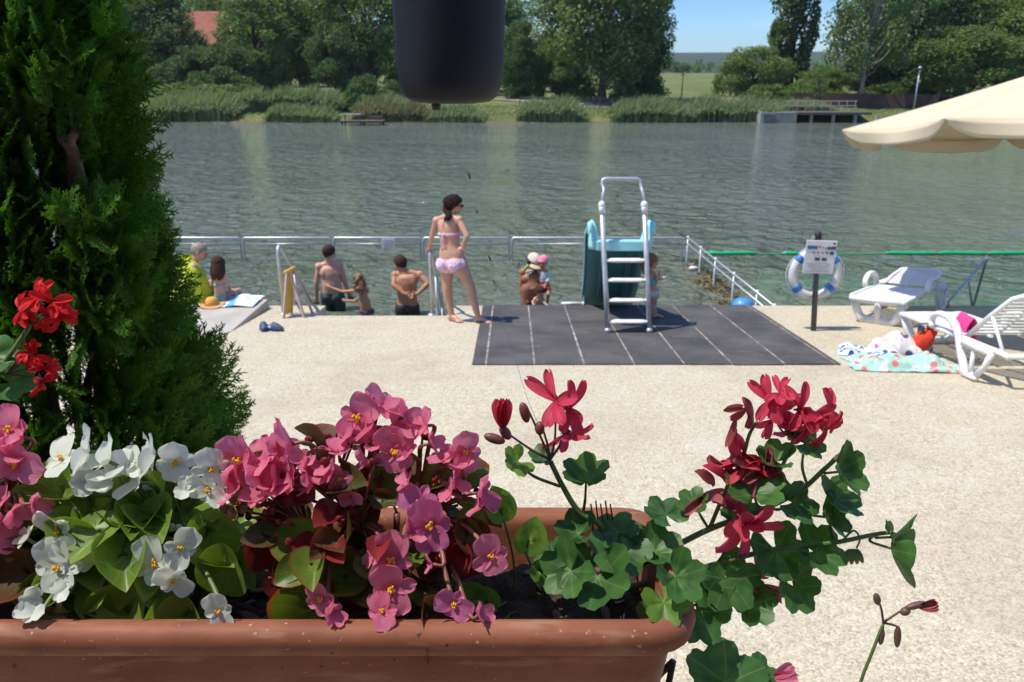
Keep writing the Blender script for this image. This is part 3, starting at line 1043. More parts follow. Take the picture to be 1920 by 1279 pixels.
mb = MB(); mb.box((c0.x + 1.0, c0.y + .4, .62), (1.2, .06, .25)); mb.box((c0.x + .5, c0.y + .4, .45), (.08, .06, .2)); mb.box((c0.x + 1.5, c0.y + .4, .45), (.08, .06, .2)); link('side_board', mb, M['wood'], t, smooth=False)

# concrete pier on the right
M['pale_concrete'] = mat('pale_concrete', (.27, .26, .24), .9, (.30, .29, .26), 2)
M['grey_concrete'] = mat('grey_concrete', (.24, .235, .22), .9, (.17, .165, .15), 2)
pa = on_z(1428, 231, 0)
px_ = lambda u, d: at(u, 200, d).x
t = thing('concrete_pier', 'grey concrete pier with railing on the far shore, left of the cream parasol', 'pier', (pa.x, pa.y, 0))
W1 = px_(1640, pa.y) - pa.x
H1 = at(1428, 211, pa.y).z
mb = MB(); mb.box((pa.x + 1.5, pa.y + .6, H1 / 2 - .4), (2.9, 1.2, H1 + .8)); link('bulkhead', mb, M['grey_concrete'], t, smooth=False)
mb = MB(); mb.box((pa.x - .02, pa.y + .55, H1 / 2 - .35), (.30, 1.4, H1 + .82)); mb.box((pa.x + .5, pa.y - .04, H1 - .06), (1.1, .3, .22)); link('end_pillar', mb, M['pale_concrete'], t, smooth=False)
mb = MB(); mb.box((pa.x + 3.0 + (W1 - 3) / 2, pa.y + 2, H1 - .1), (W1 - 3, 3.4, .2)); link('deck_slab', mb, mat('dark_planks', (.09, .075, .06), .9), t, smooth=False)
for i in range(4):
    mb = MB(); mb.box((pa.x + 4.5 + i * 1.9, pa.y + .9, H1 / 2 - .7), (.24, .24, H1 + 1.0)); link('pile', mb, M['concrete'], t, smooth=False)
for i in range(9):
    mb = MB(); xx = pa.x + 3.4 + i * (W1 - 3.6) / 8; mb.box((xx, pa.y + 3.5, H1 + .45), (.06, .06, .9)); link('rail_post', mb, M['woodw'], t, smooth=False)
mb = MB()
for hz in (.45, .85):
    mb.box((pa.x + 3.2 + (W1 - 3.4) / 2, pa.y + 3.45, H1 + hz), (W1 - 3.2, .04, .09))
link('rail', mb, M['woodw'], t, smooth=False)
# ================================================================== THE BATHING PLACE
DN = V((0, DS, 1)).normalized()         # deck normal
# ---- rubber mat
YB = EDGE - .02
fl, fr = on_deck(893, 685), on_deck(1578, 682)
yf = fl.y
bl, br_ = on_deck(897, 577), on_deck(1408, 576)
XL, XR = (fl.x + bl.x) / 2 , (fr.x + br_.x) / 2
t = thing('rubber_mat', 'dark grey rubber mat with pale seams on the deck under the slide', 'mat', ((XL + XR) / 2, yf, deck_z(yf)))
m, nt, out = nodes('grey_rubber_mat')
tc = N(nt, 'ShaderNodeTexCoord')
def nzz(scale, det=4, sx=1):
    mp = N(nt, 'ShaderNodeMapping'); mp.inputs['Scale'].default_value = (sx, 1, 1); nt.links.new(tc.outputs['Object'], mp.inputs['Vector'])
    n = N(nt, 'ShaderNodeTexNoise'); n.inputs['Scale'].default_value = scale; n.inputs['Detail'].default_value = det; nt.links.new(mp.outputs[0], n.inputs['Vector']); return n.outputs['Fac']
c = mixc(nt, ramp(nt, nzz(1.6, 6), .35, .68), (.054, .050, .050), (.100, .092, .089))
c = mixc(nt, mul(ramp(nt, nzz(9, 5, .35), .56, .7), .35), c, (.15, .14, .135))
c = mixc(nt, mul(ramp(nt, nzz(26, 3), .66, .72), .6), c, (.24, .22, .19))
p = N(nt, 'ShaderNodeBsdfPrincipled'); p.inputs['Roughness'].default_value = .75; p.inputs['Specular IOR Level'].default_value = .3
nt.links.new(c, p.inputs['Base Color'])
b = N(nt, 'ShaderNodeBump'); b.inputs['Strength'].default_value = .5; b.inputs['Distance'].default_value = .004
nt.links.new(nzz(70, 2), b.inputs['Height']); nt.links.new(b.outputs[0], p.inputs['Normal']); nt.links.new(p.outputs[0], out.inputs[0])
mb = MB()
seams_top = [None] + [1] * 8
fx = [on_deck(px, 684).x for px in (911, 1002, 1095, 1189, 1283, 1373, 1471, 1566)]
edges = [XL] + fx + [XR]
for i in range(len(edges) - 1):
    a, b_ = edges[i] + .010, edges[i + 1] - .010
    n = 10
    lo = []
    for j in range(n + 1):
        y = yf + (YB - yf) * j / n
        z = deck_z(y) + .016 + .003 * noise.noise(V((a * 3, y * 2, 0)))
        wv = .006 * noise.noise(V((i * 3.3, y * 1.4, 5)))
        yy = y + (.015 * noise.noise(V((i * 2.1, 7, 0))) if j == 0 else 0)
        lo.append([V((a + wv, yy, z - .03)), V((a + wv, yy, z)), V((b_ + wv, yy, z)), V((b_ + wv, yy, z - .03))])
    mb.loft(lo, True, True)
link('rubber_strips', mb, m, t, smooth=False)
M['seam'] = mat('sandy_seam', (.45, .42, .36), .95, (.16, .15, .14), 7, lo=.3, hi=.6)
for x in fx:
    mb = MB()
    lo = []
    for j in range(11):
        y = yf + .02 + (YB - yf - .03) * j / 10
        wv = .006 * noise.noise(V((x * 3.3, y * 1.4, 5)))
        z = deck_z(y) + .0125
        lo.append([V((x - .0115 + wv, y, z)), V((x + .0115 + wv, y, z))])
    mb.loft(lo, closed=False)
    link('seam', mb, M['seam'], t, smooth=False)

# ---- slide with its ladder
A = on_deck(1140, 627); B = on_deck(1217, 625)
xl, xr = A.x, B.x
y0 = (A.y + B.y) / 2
z0 = deck_z(y0) + .016
top_conn = at(1127, 385, y0 + .28)
t = thing('slide', 'turquoise water slide with an aluminium ladder at the end of the rubber mat', 'slide', ((xl + xr) / 2, y0, z0))
sh = at(1128, 390, y0 + .30).x - xl           # the ladder leans a little to the left
zc = top_conn.z
def rail_pt(x, z):
    f = (z - z0) / (zc - z0)
    return V((x + sh * f, y0 + .30 * f, z))
for x in (xl, xr):
    mb = MB()
    mb.tube([rail_pt(x, z0), rail_pt(x, z0 + .6), rail_pt(x, zc)], .031, 10)
    r_ = link('ladder_rail', mb, M['alu'], t)
    mb = MB(); mb.ball(rail_pt(x, zc), (.042, .042, .05)); mb.tube([rail_pt(x, zc - .10), rail_pt(x, zc + .02)], .037, 10)
    link('joint', mb, M['whiteplastic'], r_)
    mb = MB(); mb.tube([rail_pt(x, z0 - .005), rail_pt(x, z0 + .05)], .037, 10); link('foot', mb, M['alu'], r_)
# handrail loop
zt = at(1160, 335, y0 + .42).z
ins = .028
pts = []
for x, s in ((xl, 1), (xr, -1)):
    b0 = rail_pt(x, zc); 
    c1 = V((x + sh + s * .012, y0 + .32, zc + .12)); c2 = V((x + sh + s * ins, y0 + .36, zc + .17)); c3 = V((x + sh + s * ins * .8 - .015, y0 + .42, zt - .05)); c4 = V((x + sh + s * (ins + .04) - .015, y0 + .43, zt))
    seq = [b0, c1, c2, c3, c3 + V((s * .008, 0, .035)), c4]
    pts += seq if s == 1 else list(reversed(seq))
mb = MB(); mb.tube(pts, .019, 9); link('handrail', mb, M['steel'], t)
M['tread'] = mat('white_tread', (.74, .73, .70), .45, (.62, .60, .56), 14)
for py in (604, 564, 526, 489):
    # height of the tread where the tilted ladder meets this height
    f = 0
    z = z0
    for _ in range(20):
        y = y0 + .30 * (z - z0) / (zc - z0)
        z = at(1175, py, y).z
    a = rail_pt(xl, z); b_ = rail_pt(xr, z)
    mb = MB()
    n = 8
    lo = []
    for k in range(n + 1):
        q = a.lerp(b_, .06 + .88 * k / n) + V((0, .02, 0))
        w = .045 if k in (0, n) else .06
        hgt = .018 if k in (0, n) else .026
        lo.append([q + V((0, w * cos(th), hgt * sin(th))) for th in [2 * pi * j / 10 for j in range(10)]])
    mb.loft(lo, True, True)
    tr = link('tread', mb, M['tread'], t)
    mb = MB(); mb.tube([a, a.lerp(b_, .1)], .024, 8); mb.tube([b_, a.lerp(b_, .9)], .024, 8); link('tread_bracket', mb, M['alu'], tr)
# chute: a U section swept from the platform down to the water
pl = at(1165, 462, y0 + .30)
pr = at(1165, 441, y0 + .62)
zp = pl.z
xc = pl.x
lpx = at(1110, 462, y0 + .3).x; rpx = at(1219, 462, y0 + .3).x
hw = (rpx - lpx) / 2
xc = (lpx + rpx) / 2
path = [(y0 + .30, zp + .01, 0), (y0 + .38, zp + .01, 0), (y0 + .62, zp - .01, 0), (y0 + .78, zp - .10, .01), (y0 + 1.00, zp - .28, .03), (y0 + 1.35, zp - .60, .06), (y0 + 1.65, zp - .88, .08), (y0 + 1.9, zp - 1.09, .09), (y0 + 2.1, zp - 1.22, .10)]
pp = bez([V((xc + s, y, z)) for y, z, s in path], 4)
wallh = lambda f: .12 + .14 * math.exp(-((f - .08) / .10) ** 2)
lo_in = []
for i, q in enumerate(pp):
    f = i / (len(pp) - 1)
    tg = (pp[min(i + 1, len(pp) - 1)] - pp[max(0, i - 1)]).normalized()
    up = V((1, 0, 0)).cross(tg)
    if f < .25: up = up.lerp(V((0, 0, 1)), 1 - f / .25).normalized()
    h = wallh(f) * (.72 if i == 0 else 1)
    w = hw * (1 - .04 * f)
    sec = [(-w, h), (-w * 1.0, h * .4), (-w * .93, .05), (-w * .80, .0), (0, -.012), (w * .80, 0), (w * .93, .05), (w, h * .4), (w, h)]
    o = [(-w - .045, h - .03), (-w - .05, h + .005), (-w - .02, h + .02)]
    o2 = [(w + .02, h + .02), (w + .05, h + .005), (w + .045, h - .03)]
    lo_in.append([q + V((1, 0, 0)) * a + up * b_ for a, b_ in o + sec + o2])
mbU = MB(); mbU.loft(lo_in, closed=False)
link('chute', mbU, M['turq'], t, solid=.018)
# underside tray with ribs, its shade painted in as a darker turquoise
mbU = MB(); lo = []
for i, q in enumerate(pp):
    f = i / (len(pp) - 1)
    tg = (pp[min(i + 1, len(pp) - 1)] - pp[max(0, i - 1)]).normalized()
    up = V((1, 0, 0)).cross(tg)
    w = hw * (1 - .04 * f)
    lo.append([q + V((1, 0, 0)) * a + up * b_ for a, b_ in ((-w - .012, .10), (-w - .012, -.02), (-w * .75, -.045), (-w * .25, -.052), (w * .25, -.052), (w * .75, -.045), (w + .012, -.02), (w + .012, .10))])
mbU.loft(lo[4:], closed=False)
link('underside', mbU, M['turq_shaded'], t, solid=.01)
for s in (-.5, .5):
    mb = MB(); mb.tube([pp[i] + V((s * hw, 0, -.075)) for i in range(7, len(pp) - 4)], .03, 8); link('rib', mb, M['turq_shaded'], t)
# platform board and support frame
mb = MB(); mb.box((xc, y0 + .345, zp + .005), (hw * 1.72, .10, .13)); link('platform', mb, M['turq'], t, smooth=False, bevel=.02)
# thick rounded cheeks either side of the platform
for s in (-1, 1):
    mb = MB(); lo = []
    for k in range(9):
        f = k / 8
        z = zp - .045 + .335 * f
        wi = .175 * (1 - .62 * f ** .8)
        if k == 8: wi *= .45
        if k == 7: wi *= .85
        xo = xc + s * (hw + .035 - .02 * f ** 3)
        yd = .09 * (1 - .4 * f * f) * (.45 if k == 8 else 1)
        xi = xo - s * wi
        ym = y0 + .40 + .04 * f
        lo.append([V(((xo + xi) / 2 + (xo - xi) / 2 * math.copysign(abs(cos(a)) ** .6, cos(a)), ym + yd * math.copysign(abs(sin(a)) ** .6, sin(a)), z)) for a in [2 * pi * q_ / 16 for q_ in range(16)]])
    mb.loft(lo, True, True)
    link('cheek', mb, M['turq'], t)


# ---- railing in the water
def water_rail(pa, pb, n, label, ztop, group):
    d = (pb - pa); L = d.length / n; u = d.normalized()
    for i in range(n):
        a = pa + u * (L * i + .032); b_ = pa + u * (L * (i + 1) - .032)
        tt = thing('water_railing', label[i], 'railing', (a.lerp(b_, .5).x, a.lerp(b_, .5).y, -.4), group)
        mb = MB()
        zz = V((0, 0, 1))
        pts = [a + zz * (-.9), a + zz * (ztop - .08), a + u * .012 + zz * (ztop - .015), a + u * .04 + zz * ztop, b_ - u * .04 + zz * ztop, b_ - u * .012 + zz * (ztop - .015), b_ + zz * (ztop - .08), b_ + zz * (-.9)]
        mb.tube(pts, .021, 8); link('frame', mb, M['steel'], tt)
        mb = MB(); mb.tube([a + zz * (ztop - .125), b_ + zz * (ztop - .125)], .018, 8); link('lower_bar', mb, M['steel'], tt)
    return
YR = 15.8
ZR = at(960, 446, YR).z
bounds = [(288, 452), (452, 622), (622, 790), (790, 957), (957, 1283)]
labs = ['railing section in the water nearest the thuja', 'railing section in the water left of the white notice', 'railing section in the water with the white notice on it',
        'railing section in the water behind the woman in the pink bikini', 'long last railing section in the water, passing behind the slide']
for (a, b_), lb in zip(bounds, labs):
    water_rail(V((at(a, 446, YR).x, YR, 0)), V((at(b_, 446, YR).x, YR, 0)), 1, [lb], ZR, 'railing across the bathing area')
# side rail to the deck
ra = V((at(1290, 446, YR).x, YR, 0)); rb = V((at(1452, 577, EDGE + .02).x, EDGE + .02, 0))
tt = thing('side_railing', 'double tube side railing running from the far railing to the deck by the blue ball', 'railing', (ra.x, (ra.y + rb.y) / 2, -.4))
for k, dz in (('top_bar', 0), ('lower_bar', -.125)):
    mb = MB(); mb.tube([ra + V((0, 0, ZR + dz)), rb + V((0, 0, ZR + .0 + dz))], .016, 8); link(k, mb, M['alu'], tt)
for f in (.0, .2, .40, .62, .85, 1.0):
    q = ra.lerp(rb, f)
    mb = MB(); mb.tube([q + V((0, 0, -.9)), q + V((0, 0, ZR))], .014, 8); po = link('post', mb, M['steel'], tt)
    mb = MB(); mb.ball(q + V((0, 0, ZR + .01)), (.026, .026, .032)); link('cap', mb, M['whiteplastic'], po)
# white notice on the railing
q = at(728, 456, YR - .05)
tt = thing('notice_plate', 'small white notice plate with faded pink lines hung on the far railing', 'notice', q)
mb = MB(); mb.box(q, (.27, .012, .19)); link('plate', mb, M['white_paint'], tt, smooth=False, bevel=.004)
mb = MB()
for k in range(4):
    mb.box(q + V((0, -.009, .06 - k * .04)), (.20 - .03 * (k % 2), .003, .013))
link('faded_lettering', mb, mat('faded_pink_print', (.55, .36, .34), .8), tt, smooth=False)

# ---- handrails of the steps
def step_rail(px, pyt, xw, label, yb):
    b0 = V((xw, yb, deck_z(yb)))
    zt_ = at(px, pyt, yb).z
    tt = thing('step_handrail', label, 'handrail', b0, 'handrails of the water steps')
    mb = MB()
    e = V((xw, yb + 1.95, .02 - .15)); e2 = V((xw, yb + 2.1, -.45))
    mb.tube([b0, V((xw, yb, zt_ - .10)), V((xw, yb + .02, zt_ - .03)), V((xw, yb + .07, zt_)), V((xw, yb + .13, zt_ - .02)), V((xw, yb + .17, zt_ - .06)), e, e2], .024, 9)
    link('rail', mb, M['steel'], tt)
    mb = MB(); mb.tube([V((xw, yb + .02, zt_ - .40)), V((xw, yb + 1.55, -.25))], .018, 8); link('lower_bar', mb, M['steel'], tt)
    for f in (.36, .8):
        y = yb + 1.9 * f
        zz = zt_ - .06 + (e.z - zt_ + .06) * (y - yb - .17) / (e.y - yb - .17)
        mb = MB(); mb.tube([V((xw, y, -.9)), V((xw, y, zz))], .018, 8); link('post', mb, M['steel'], tt)
    mb = MB(); mb.lathe([(.055, 0), (.055, .012), (.025, .02)], b0, 14, False, True); link('base_flange', mb, M['steel'], tt)
    return zt_
p_ = on_deck(527, 592)
step_rail(535, 463, p_.x, 'steel handrail of the water steps behind the yellow folding board', 10.12)
p_ = on_deck(808, 592)
ZH = step_rail(805, 470, at(806, 470, 10.06).x, 'steel handrail of the water steps that the woman in the pink bikini holds', 10.06)
XH = at(806, 470, 10.06).x

# ---- yellow folding board
a = on_deck(531, 596); b_ = on_deck(578, 594)
tt = thing('folding_board', 'yellow folding warning board standing edge-on beside the steps handrail', 'board', (a.x + .15, a.y, deck_z(a.y)))
ap = at(544, 506, a.y + .15)
dirn = V((.16, 1, 0)).normalized()
def panel(base, topc, name, mm, frame):
    wv = dirn * .15
    b0, b1 = base - wv * .6, base + wv * 1.0
    b0.z = deck_z(b0.y); b1.z = deck_z(b1.y)
    t0, t1 = topc - wv * .5, topc + wv * .5
    nn = (b1 - b0).cross(t0 - b0).normalized() * .012
    mb = MB()
    q = [b0.lerp(t0, .08), b1.lerp(t1, .08), t1, t0]
    mb.add([v + nn for v in q] + [v - nn for v in q], [(0, 1, 2, 3), (7, 6, 5, 4), (0, 4, 5, 1), (1, 5, 6, 2), (2, 6, 7, 3), (3, 7, 4, 0)])
    link(name, mb, mm, tt, smooth=False, bevel=.004)
    for g, h in ((b0, t0), (b1, t1)):
        mb = MB(); mb.beam(g, h, .024, .034); link('leg', mb, frame, tt, smooth=False)
panel(a + V((.03, .05, 0)), ap + V((-.01, 0, -.02)), 'front_panel', M['yellow'], M['woodw'])
bb = b_ + V((-.02, .05, 0)); wv = dirn * .22
for s in (-.5, .75):
    g = bb + wv * s; g.z = deck_z(g.y)
    mb = MB(); mb.beam(g, ap + V((.015, 0, -.02)) + wv * s * .5, .024, .034); link('leg', mb, M['woodw'], tt, smooth=False)
mb = MB(); mb.beam(bb.lerp(ap, .45) - wv * .3, bb.lerp(ap, .45) + wv * .5, .02, .03); link('crossbar', mb, M['woodw'], tt, smooth=False)
mb = MB(); mb.tube([ap - wv * .6, ap + wv * .6], .022, 8, rounded=True); link('hinge', mb, M['yellow'], tt)

# ---- sandals
M['navy'] = mat('navy_rubber', (.025, .05, .11), .6, (.05, .09, .17), 30)
for k, (px, py, rz, lb) in enumerate(((495, 619, .35, 'dark blue clog standing on its side next to its pair by the concrete slab'), (515, 620, 1.25, 'dark blue clog lying flat beside the concrete slab, the right one of the pair'))):
    q = on_deck(px, py)
    tt = thing('clog', lb, 'shoe', q, 'pair of blue clogs on the deck')
    Mx = Matrix.Rotation(rz - pi / 2, 3, 'Z')
    mb = MB(); lo = []
    for i in range(9):
        f = i / 8; x = (f - .5) * .25; w = .042 * (sin(pi * (f * .9 + .06)) ** .5) * (1 + .15 * f)
        lo.append([q + Mx @ V((x, w * cos(a_), .012 + .012 * sin(a_))) for a_ in [2 * pi * j / 10 for j in range(10)]])
    mb.loft(lo, True, True); link('sole', mb, M['navy'], tt)
    mb = MB(); lo = []
    for i in range(7):
        f = .42 + .56 * i / 6; x = (f - .5) * .25; w = .046 * (sin(pi * (f * .9 + .06)) ** .5) * 1.1; hgt = .075 * (1 - ((f - .42) / .62) ** 2) + .012
        lo.append([q + Mx @ V((x, w * cos(a_), .02 + hgt * sin(a_))) for a_ in [pi * j / 8 for j in range(9)]])
    mb.loft(lo, closed=False); link('upper', mb, M['navy'], tt, solid=.006)
    mb = MB(); mb.tube([q + Mx @ V((-.02, .045, .03)), q + Mx @ V((-.09, .035, .055)), q + Mx @ V((-.12, 0, .06)), q + Mx @ V((-.09, -.035, .055)), q + Mx @ V((-.02, -.045, .03))], .007, 6); link('heel_strap', mb, M['blue'], tt)

# ---- sign post with life ring
q = on_deck(1525, 620)
zt_ = at(1534, 440, q.y).z
lean = at(1534, 440, q.y).x - q.x
up = V((lean, 0, zt_ - q.z))
tt = thing('sign_post', 'dark post with a white pictogram sign on the deck in front of the life ring', 'sign', q)
mb = MB(); mb.tube([q - up * .02, q + up], .033, 12); link('post', mb, M['dark_metal'], tt)
mb = MB(); mb.tube([q + up * .955, q + up * 1.0], .042, 12, rounded=True); link('post_cap', mb, M['black'], tt)
mb = MB(); mb.box(q + up * .965 + V((-.055, 0, 0)), (.035, .03, .05)); link('bracket', mb, M['alu'], tt, smooth=False)
s0 = at(1512, 451, q.y - .05); s1 = at(1562, 513, q.y - .05); 
sc_ = (s0 + s1) / 2; sw = s1.x - s0.x; shh = s0.z - s1.z
xu = V((cos(.03), 0, -sin(.03))); zu = V((sin(.03), 0, cos(.03)))
Ms = Matrix((xu, (0, 1, 0), zu)).transposed()
mb = MB(); mb.box(sc_, (sw, .012, shh), Ms); board = link('sign_board', mb, M['white_paint'], tt, smooth=False, bevel=.005)
def pic(u, v, w, h, mm, name='pictogram'):
    mb = MB(); mb.box(sc_ + xu * (u * sw) + zu * (v * shh) + V((0, -.0085, 0)), (w * sw, .004, h * shh), Ms); link(name, mb, mm, board, smooth=False)
Mb = mat('sign_blue', (.04, .10, .33), .5); Mr = mat('sign_red', (.50, .10, .06), .5); Mk = mat('sign_dark', (.06, .065, .08), .5); Mg = mat('sign_grey_print', (.42, .38, .36), .7); My = mat('sign_green', (.25, .36, .22), .6)
for u in (-.40, -.29, -.18): pic(u, .29, .10, .10, Mb)
for u in (-.06,): pic(u, .31, .06, .07, Mr)
pic(.04, .29, .06, .05, My); pic(.14, .28, .07, .06, My)
for u in (.24, .34, .43): pic(u, .28, .085, .09, Mk)
pic(.40, .42, .10, .04, Mk)
for u in (-.22, -.08, .06): pic(u, .13, .075, .05, Mr)
pic(.20, .14, .08, .06, Mb); pic(.36, .13, .12, .10, Mk)
for u in (-.08, .14): pic(u, -.06, .16, .085, Mk)
for u in (-.08, .14): pic(u, -.06, .05, .03, M['white_paint'], 'pictogram_hole')
for k in range(4):
    pic(-.02 + .02 * (k % 2), -.19 - .075 * k, .78 - .12 * (k % 3), .022, Mg, 'text_line')
# ring
rc = at(1528, 513, q.y + .10)
tt = thing('life_ring', 'white life ring with blue bands hanging behind the pictogram sign post', 'life ring', rc)
RR, rr = .265, .056
def ringpts(a0, a1, n, r=RR): return [rc + V((cos(a_) * r, 0, sin(a_) * r * 1.0)) for a_ in [a0 + (a1 - a0) * i / n for i in range(n + 1)]]
mb = MB(); mb.tube(ringpts(0, 2 * pi, 48)[:-1], rr, 14, closed=True); link('ring', mb, M['white_paint'], tt)
for a0 in (-.72, .68, 2.42, 3.85):
    mb = MB(); mb.tube(ringpts(a0 - .135, a0 + .135, 5), rr + .004, 14); link('band', mb, M['blue'], tt)
mb = MB(); pts = []
for k in range(4):
    a0, a1 = (-.72, .68, 2.42, 3.85)[k], (.68, 2.42, 3.85, 2 * pi - .72)[k]
    for j in range(9):
        f = j / 8; a_ = a0 + (a1 - a0) * f
        pts.append(rc + V((cos(a_) * (RR + rr + .005 + .02 * sin(pi * f)), 0, sin(a_) * (RR + rr + .005 + .02 * sin(pi * f)))))
mb.tube(pts, .006, 5, closed=True); link('grab_line', mb, M['white_paint'], tt)
mb = MB(); mb.beam(q + up * .62, rc + V((0, -.02, RR * .9)), .02, .02); link('hook', mb, M['dark_metal'], tt, smooth=False)

# ---- green float line
YG = on_z(1330, 476, .02).y
tt = thing('float_line', 'green floating rope line on the water behind the life ring', 'float line', (at(1600, 476, YG).x, YG, 0))
def gp(px): return V((at(px, 476 - (px - 1320) * .004, YG).x, YG + .02 * sin(px * .05), .02))
mb = MB(); mb.tube([gp(u) for u in range(1310, 2300, 12)], .013, 6); link('rope', mb, M['rope'], tt)
for x, L in ((1322, 96), (1468, 30), (1664, 92), (1760, 88), (1852, 96), (1952, 90), (2050, 100)):
    mb = MB(); n = 10
    mb.tube([gp(x + L * i / n) + V((0, 0, .012)) for i in range(n + 1)], [.028] + [.050 + .009 * sin(i * 2.3) for i in range(n - 1)] + [.028], 8, rounded=True)
    link('float', mb, M['rope'], tt)

# ---- blue ball, small float, pale tube and weed
q = at(1393, 572, EDGE + .42)
q.z = .20
q.z = at(1393, 577, EDGE + .42).z
tt = thing('blue_ball', 'blue ball half hidden behind the edge of the deck next to the side railing', 'ball', q)
mb = MB(); mb.ball(q, (.17, .17, .16), seg=24, rings=14); link('ball_skin', mb, mat('blue_ball', (.07, .27, .60), .4, (.05, .22, .52), 6), tt)
mb = MB()
for a_ in (0, pi / 3, 2 * pi / 3):
    mb.tube([q + V((cos(a_) * .171 * cos(b_), sin(a_) * .171 * cos(b_), .161 * sin(b_))) for b_ in [2 * pi * i / 30 for i in range(30)]], .003, 5, closed=True)
link('seam', mb, M['navy'], tt)
q = on_z(1300, 503, .04)
tt = thing('small_float', 'small white float on the water by the corner of the railings', 'float', q)
mb = MB(); mb.ball(q, (.09, .05, .045)); link('float_body', mb, M['white_paint'], tt)
mb = MB(); mb.tube([q + V((-.05, 0, .02)), q + V((-.05, 0, .07)), q + V((.02, 0, .08))], .01, 6); link('loop', mb, mat('pale_pink', (.6, .35, .33), .6), tt)
a = at(1052, 573, EDGE - .03); b_ = at(1092, 570, EDGE - .03); a.z = b_.z = deck_z(EDGE) + .035
tt = thing('white_tube', 'short white tube lying at the edge of the mat left of the slide', 'tube', a)
mb = MB(); mb.tube([a, a.lerp(b_, .5) + V((0, 0, .006)), b_], .024, 10); link('tube_body', mb, M['white_paint'], tt)
mb = MB(); mb.tube([b_, b_ + V((.02, 0, 0))], .034, 10); link('end_cap', mb, M['whiteplastic'], tt)
# brown weed floating along the side railing
M['weed'] = leafmat('brown_water_weed', (.13, .085, .03), (.22, .145, .045), .6, .15, scale=3)
rg = np.random.default_rng(4)
cs, rs = [], []
for i in range(42):
    f = rg.uniform(0, 1)
    px = 1300 + 75 * f + rg.normal(0, 8 + 8 * f); py = 497 + 66 * f + rg.normal(0, 6)
    w_ = on_z(px, py, .01)
    cs.append((w_.x, w_.y, -.005)); rs.append((.13, .22, .012))
v, qd = leaves(cs, rs, 16, .05, rg, outward=.1)
v[:, 2] = np.clip(v[:, 2], -.02, .02)
tag(link('water_weed', np_mesh('water_weed', v, qd), M['weed'], smooth=False, local=True), 'brown weed floating along the inner side of the side railing', 'water weed', kind='stuff')

# ---- parasol
C0 = at(1580, 243, 9.9)
cx, cy = C0.x + 2.36, C0.y - .66
GY = -.115                      # the canopy is tipped: its near side stands a little higher
RRr = 2.45
zr = C0.z - GY * (C0.y - cy)
zapex = at(2015, 104, cy).z
zg = deck_z(cy)
tt = thing('cream_parasol', 'large cream parasol over the loungers at the right edge', 'parasol', (cx, cy, zg))
nseg = 8
a0 = atan2(.66, -2.36)
rim = [V((cx + RRr * cos(a0 + 2 * pi * k / nseg), cy + RRr * sin(a0 + 2 * pi * k / nseg), zr + GY * RRr * sin(a0 + 2 * pi * k / nseg))) for k in range(nseg)]
apx = V((cx, cy, zapex))
mb = MB()
for k in range(nseg):
    A_, B_ = rim[k], rim[(k + 1) % nseg]
    def fn(u, v, A_=A_, B_=B_):
        # v from apex to rim, u across
        q = apx.lerp(A_.lerp(B_, u), .02 + .98 * v)
        sag = sin(pi * u) * v * .055 + sin(pi * v) * .07
        q = q + V((0, 0, -sag + .05 * sin(pi * v)))
        mid = (A_ + B_) / 2 - V((cx, cy, zr)); mid.z = 0
        q -= mid.normalized() * (.10 * sin(pi * u) * v * v)
        return q
    mb.grid(fn, 10, 12)
link('canopy', mb, M['cream'], tt, solid=.004)
mb = MB()
for k in range(nseg):
    A_, B_ = rim[k], rim[(k + 1) % nseg]
    mid = (A_ + B_) / 2 - V((cx, cy, zr)); mid.z = 0; mid.normalize()
    def fn(u, v, A_=A_, B_=B_):
        q = A_.lerp(B_, u) - mid * (.10 * sin(pi * u)) - V((0, 0, sin(pi * u) * .055))
        e = min(u, 1 - u)
        drop = .02 + .15 * min(1, e / .15) ** .6
        return q + V((0, 0, -drop * v)) - mid * (.03 * v * sin(u * 9 + k))
    mb.grid(fn, 18, 4)
link('valance', mb, M['cream'], tt, solid=.003)
mb = MB(); mb.tube([V((cx, cy, zg + .1)), V((cx, cy, zapex + .05))], .03, 12); link('pole', mb, M['woodw'], tt)
mb = MB(); mb.ball((cx, cy, zapex + .08), (.05, .05, .07)); link('finial', mb, M['woodw'], tt)
mb = MB(); mb.lathe([(.0, .12), (.05, .12), (.06, .09), (.34, .07), (.36, 0)], (cx, cy, zg), 24); link('base', mb, M['concrete'], tt)
for k in range(nseg):
    mb = MB(); mb.beam(V((cx, cy, zapex - .06)), rim[k] + V((0, 0, -.03)), .018, .026); rb_ = link('rib', mb, M['woodw'], tt, smooth=False)
    mid = V((cx, cy, zapex)).lerp(rim[k], .5)
    mb = MB(); mb.beam(V((cx, cy, zr + .12)), mid + V((0, 0, -.06)), .014, .02); link('strut', mb, M['woodw'], rb_, smooth=False)

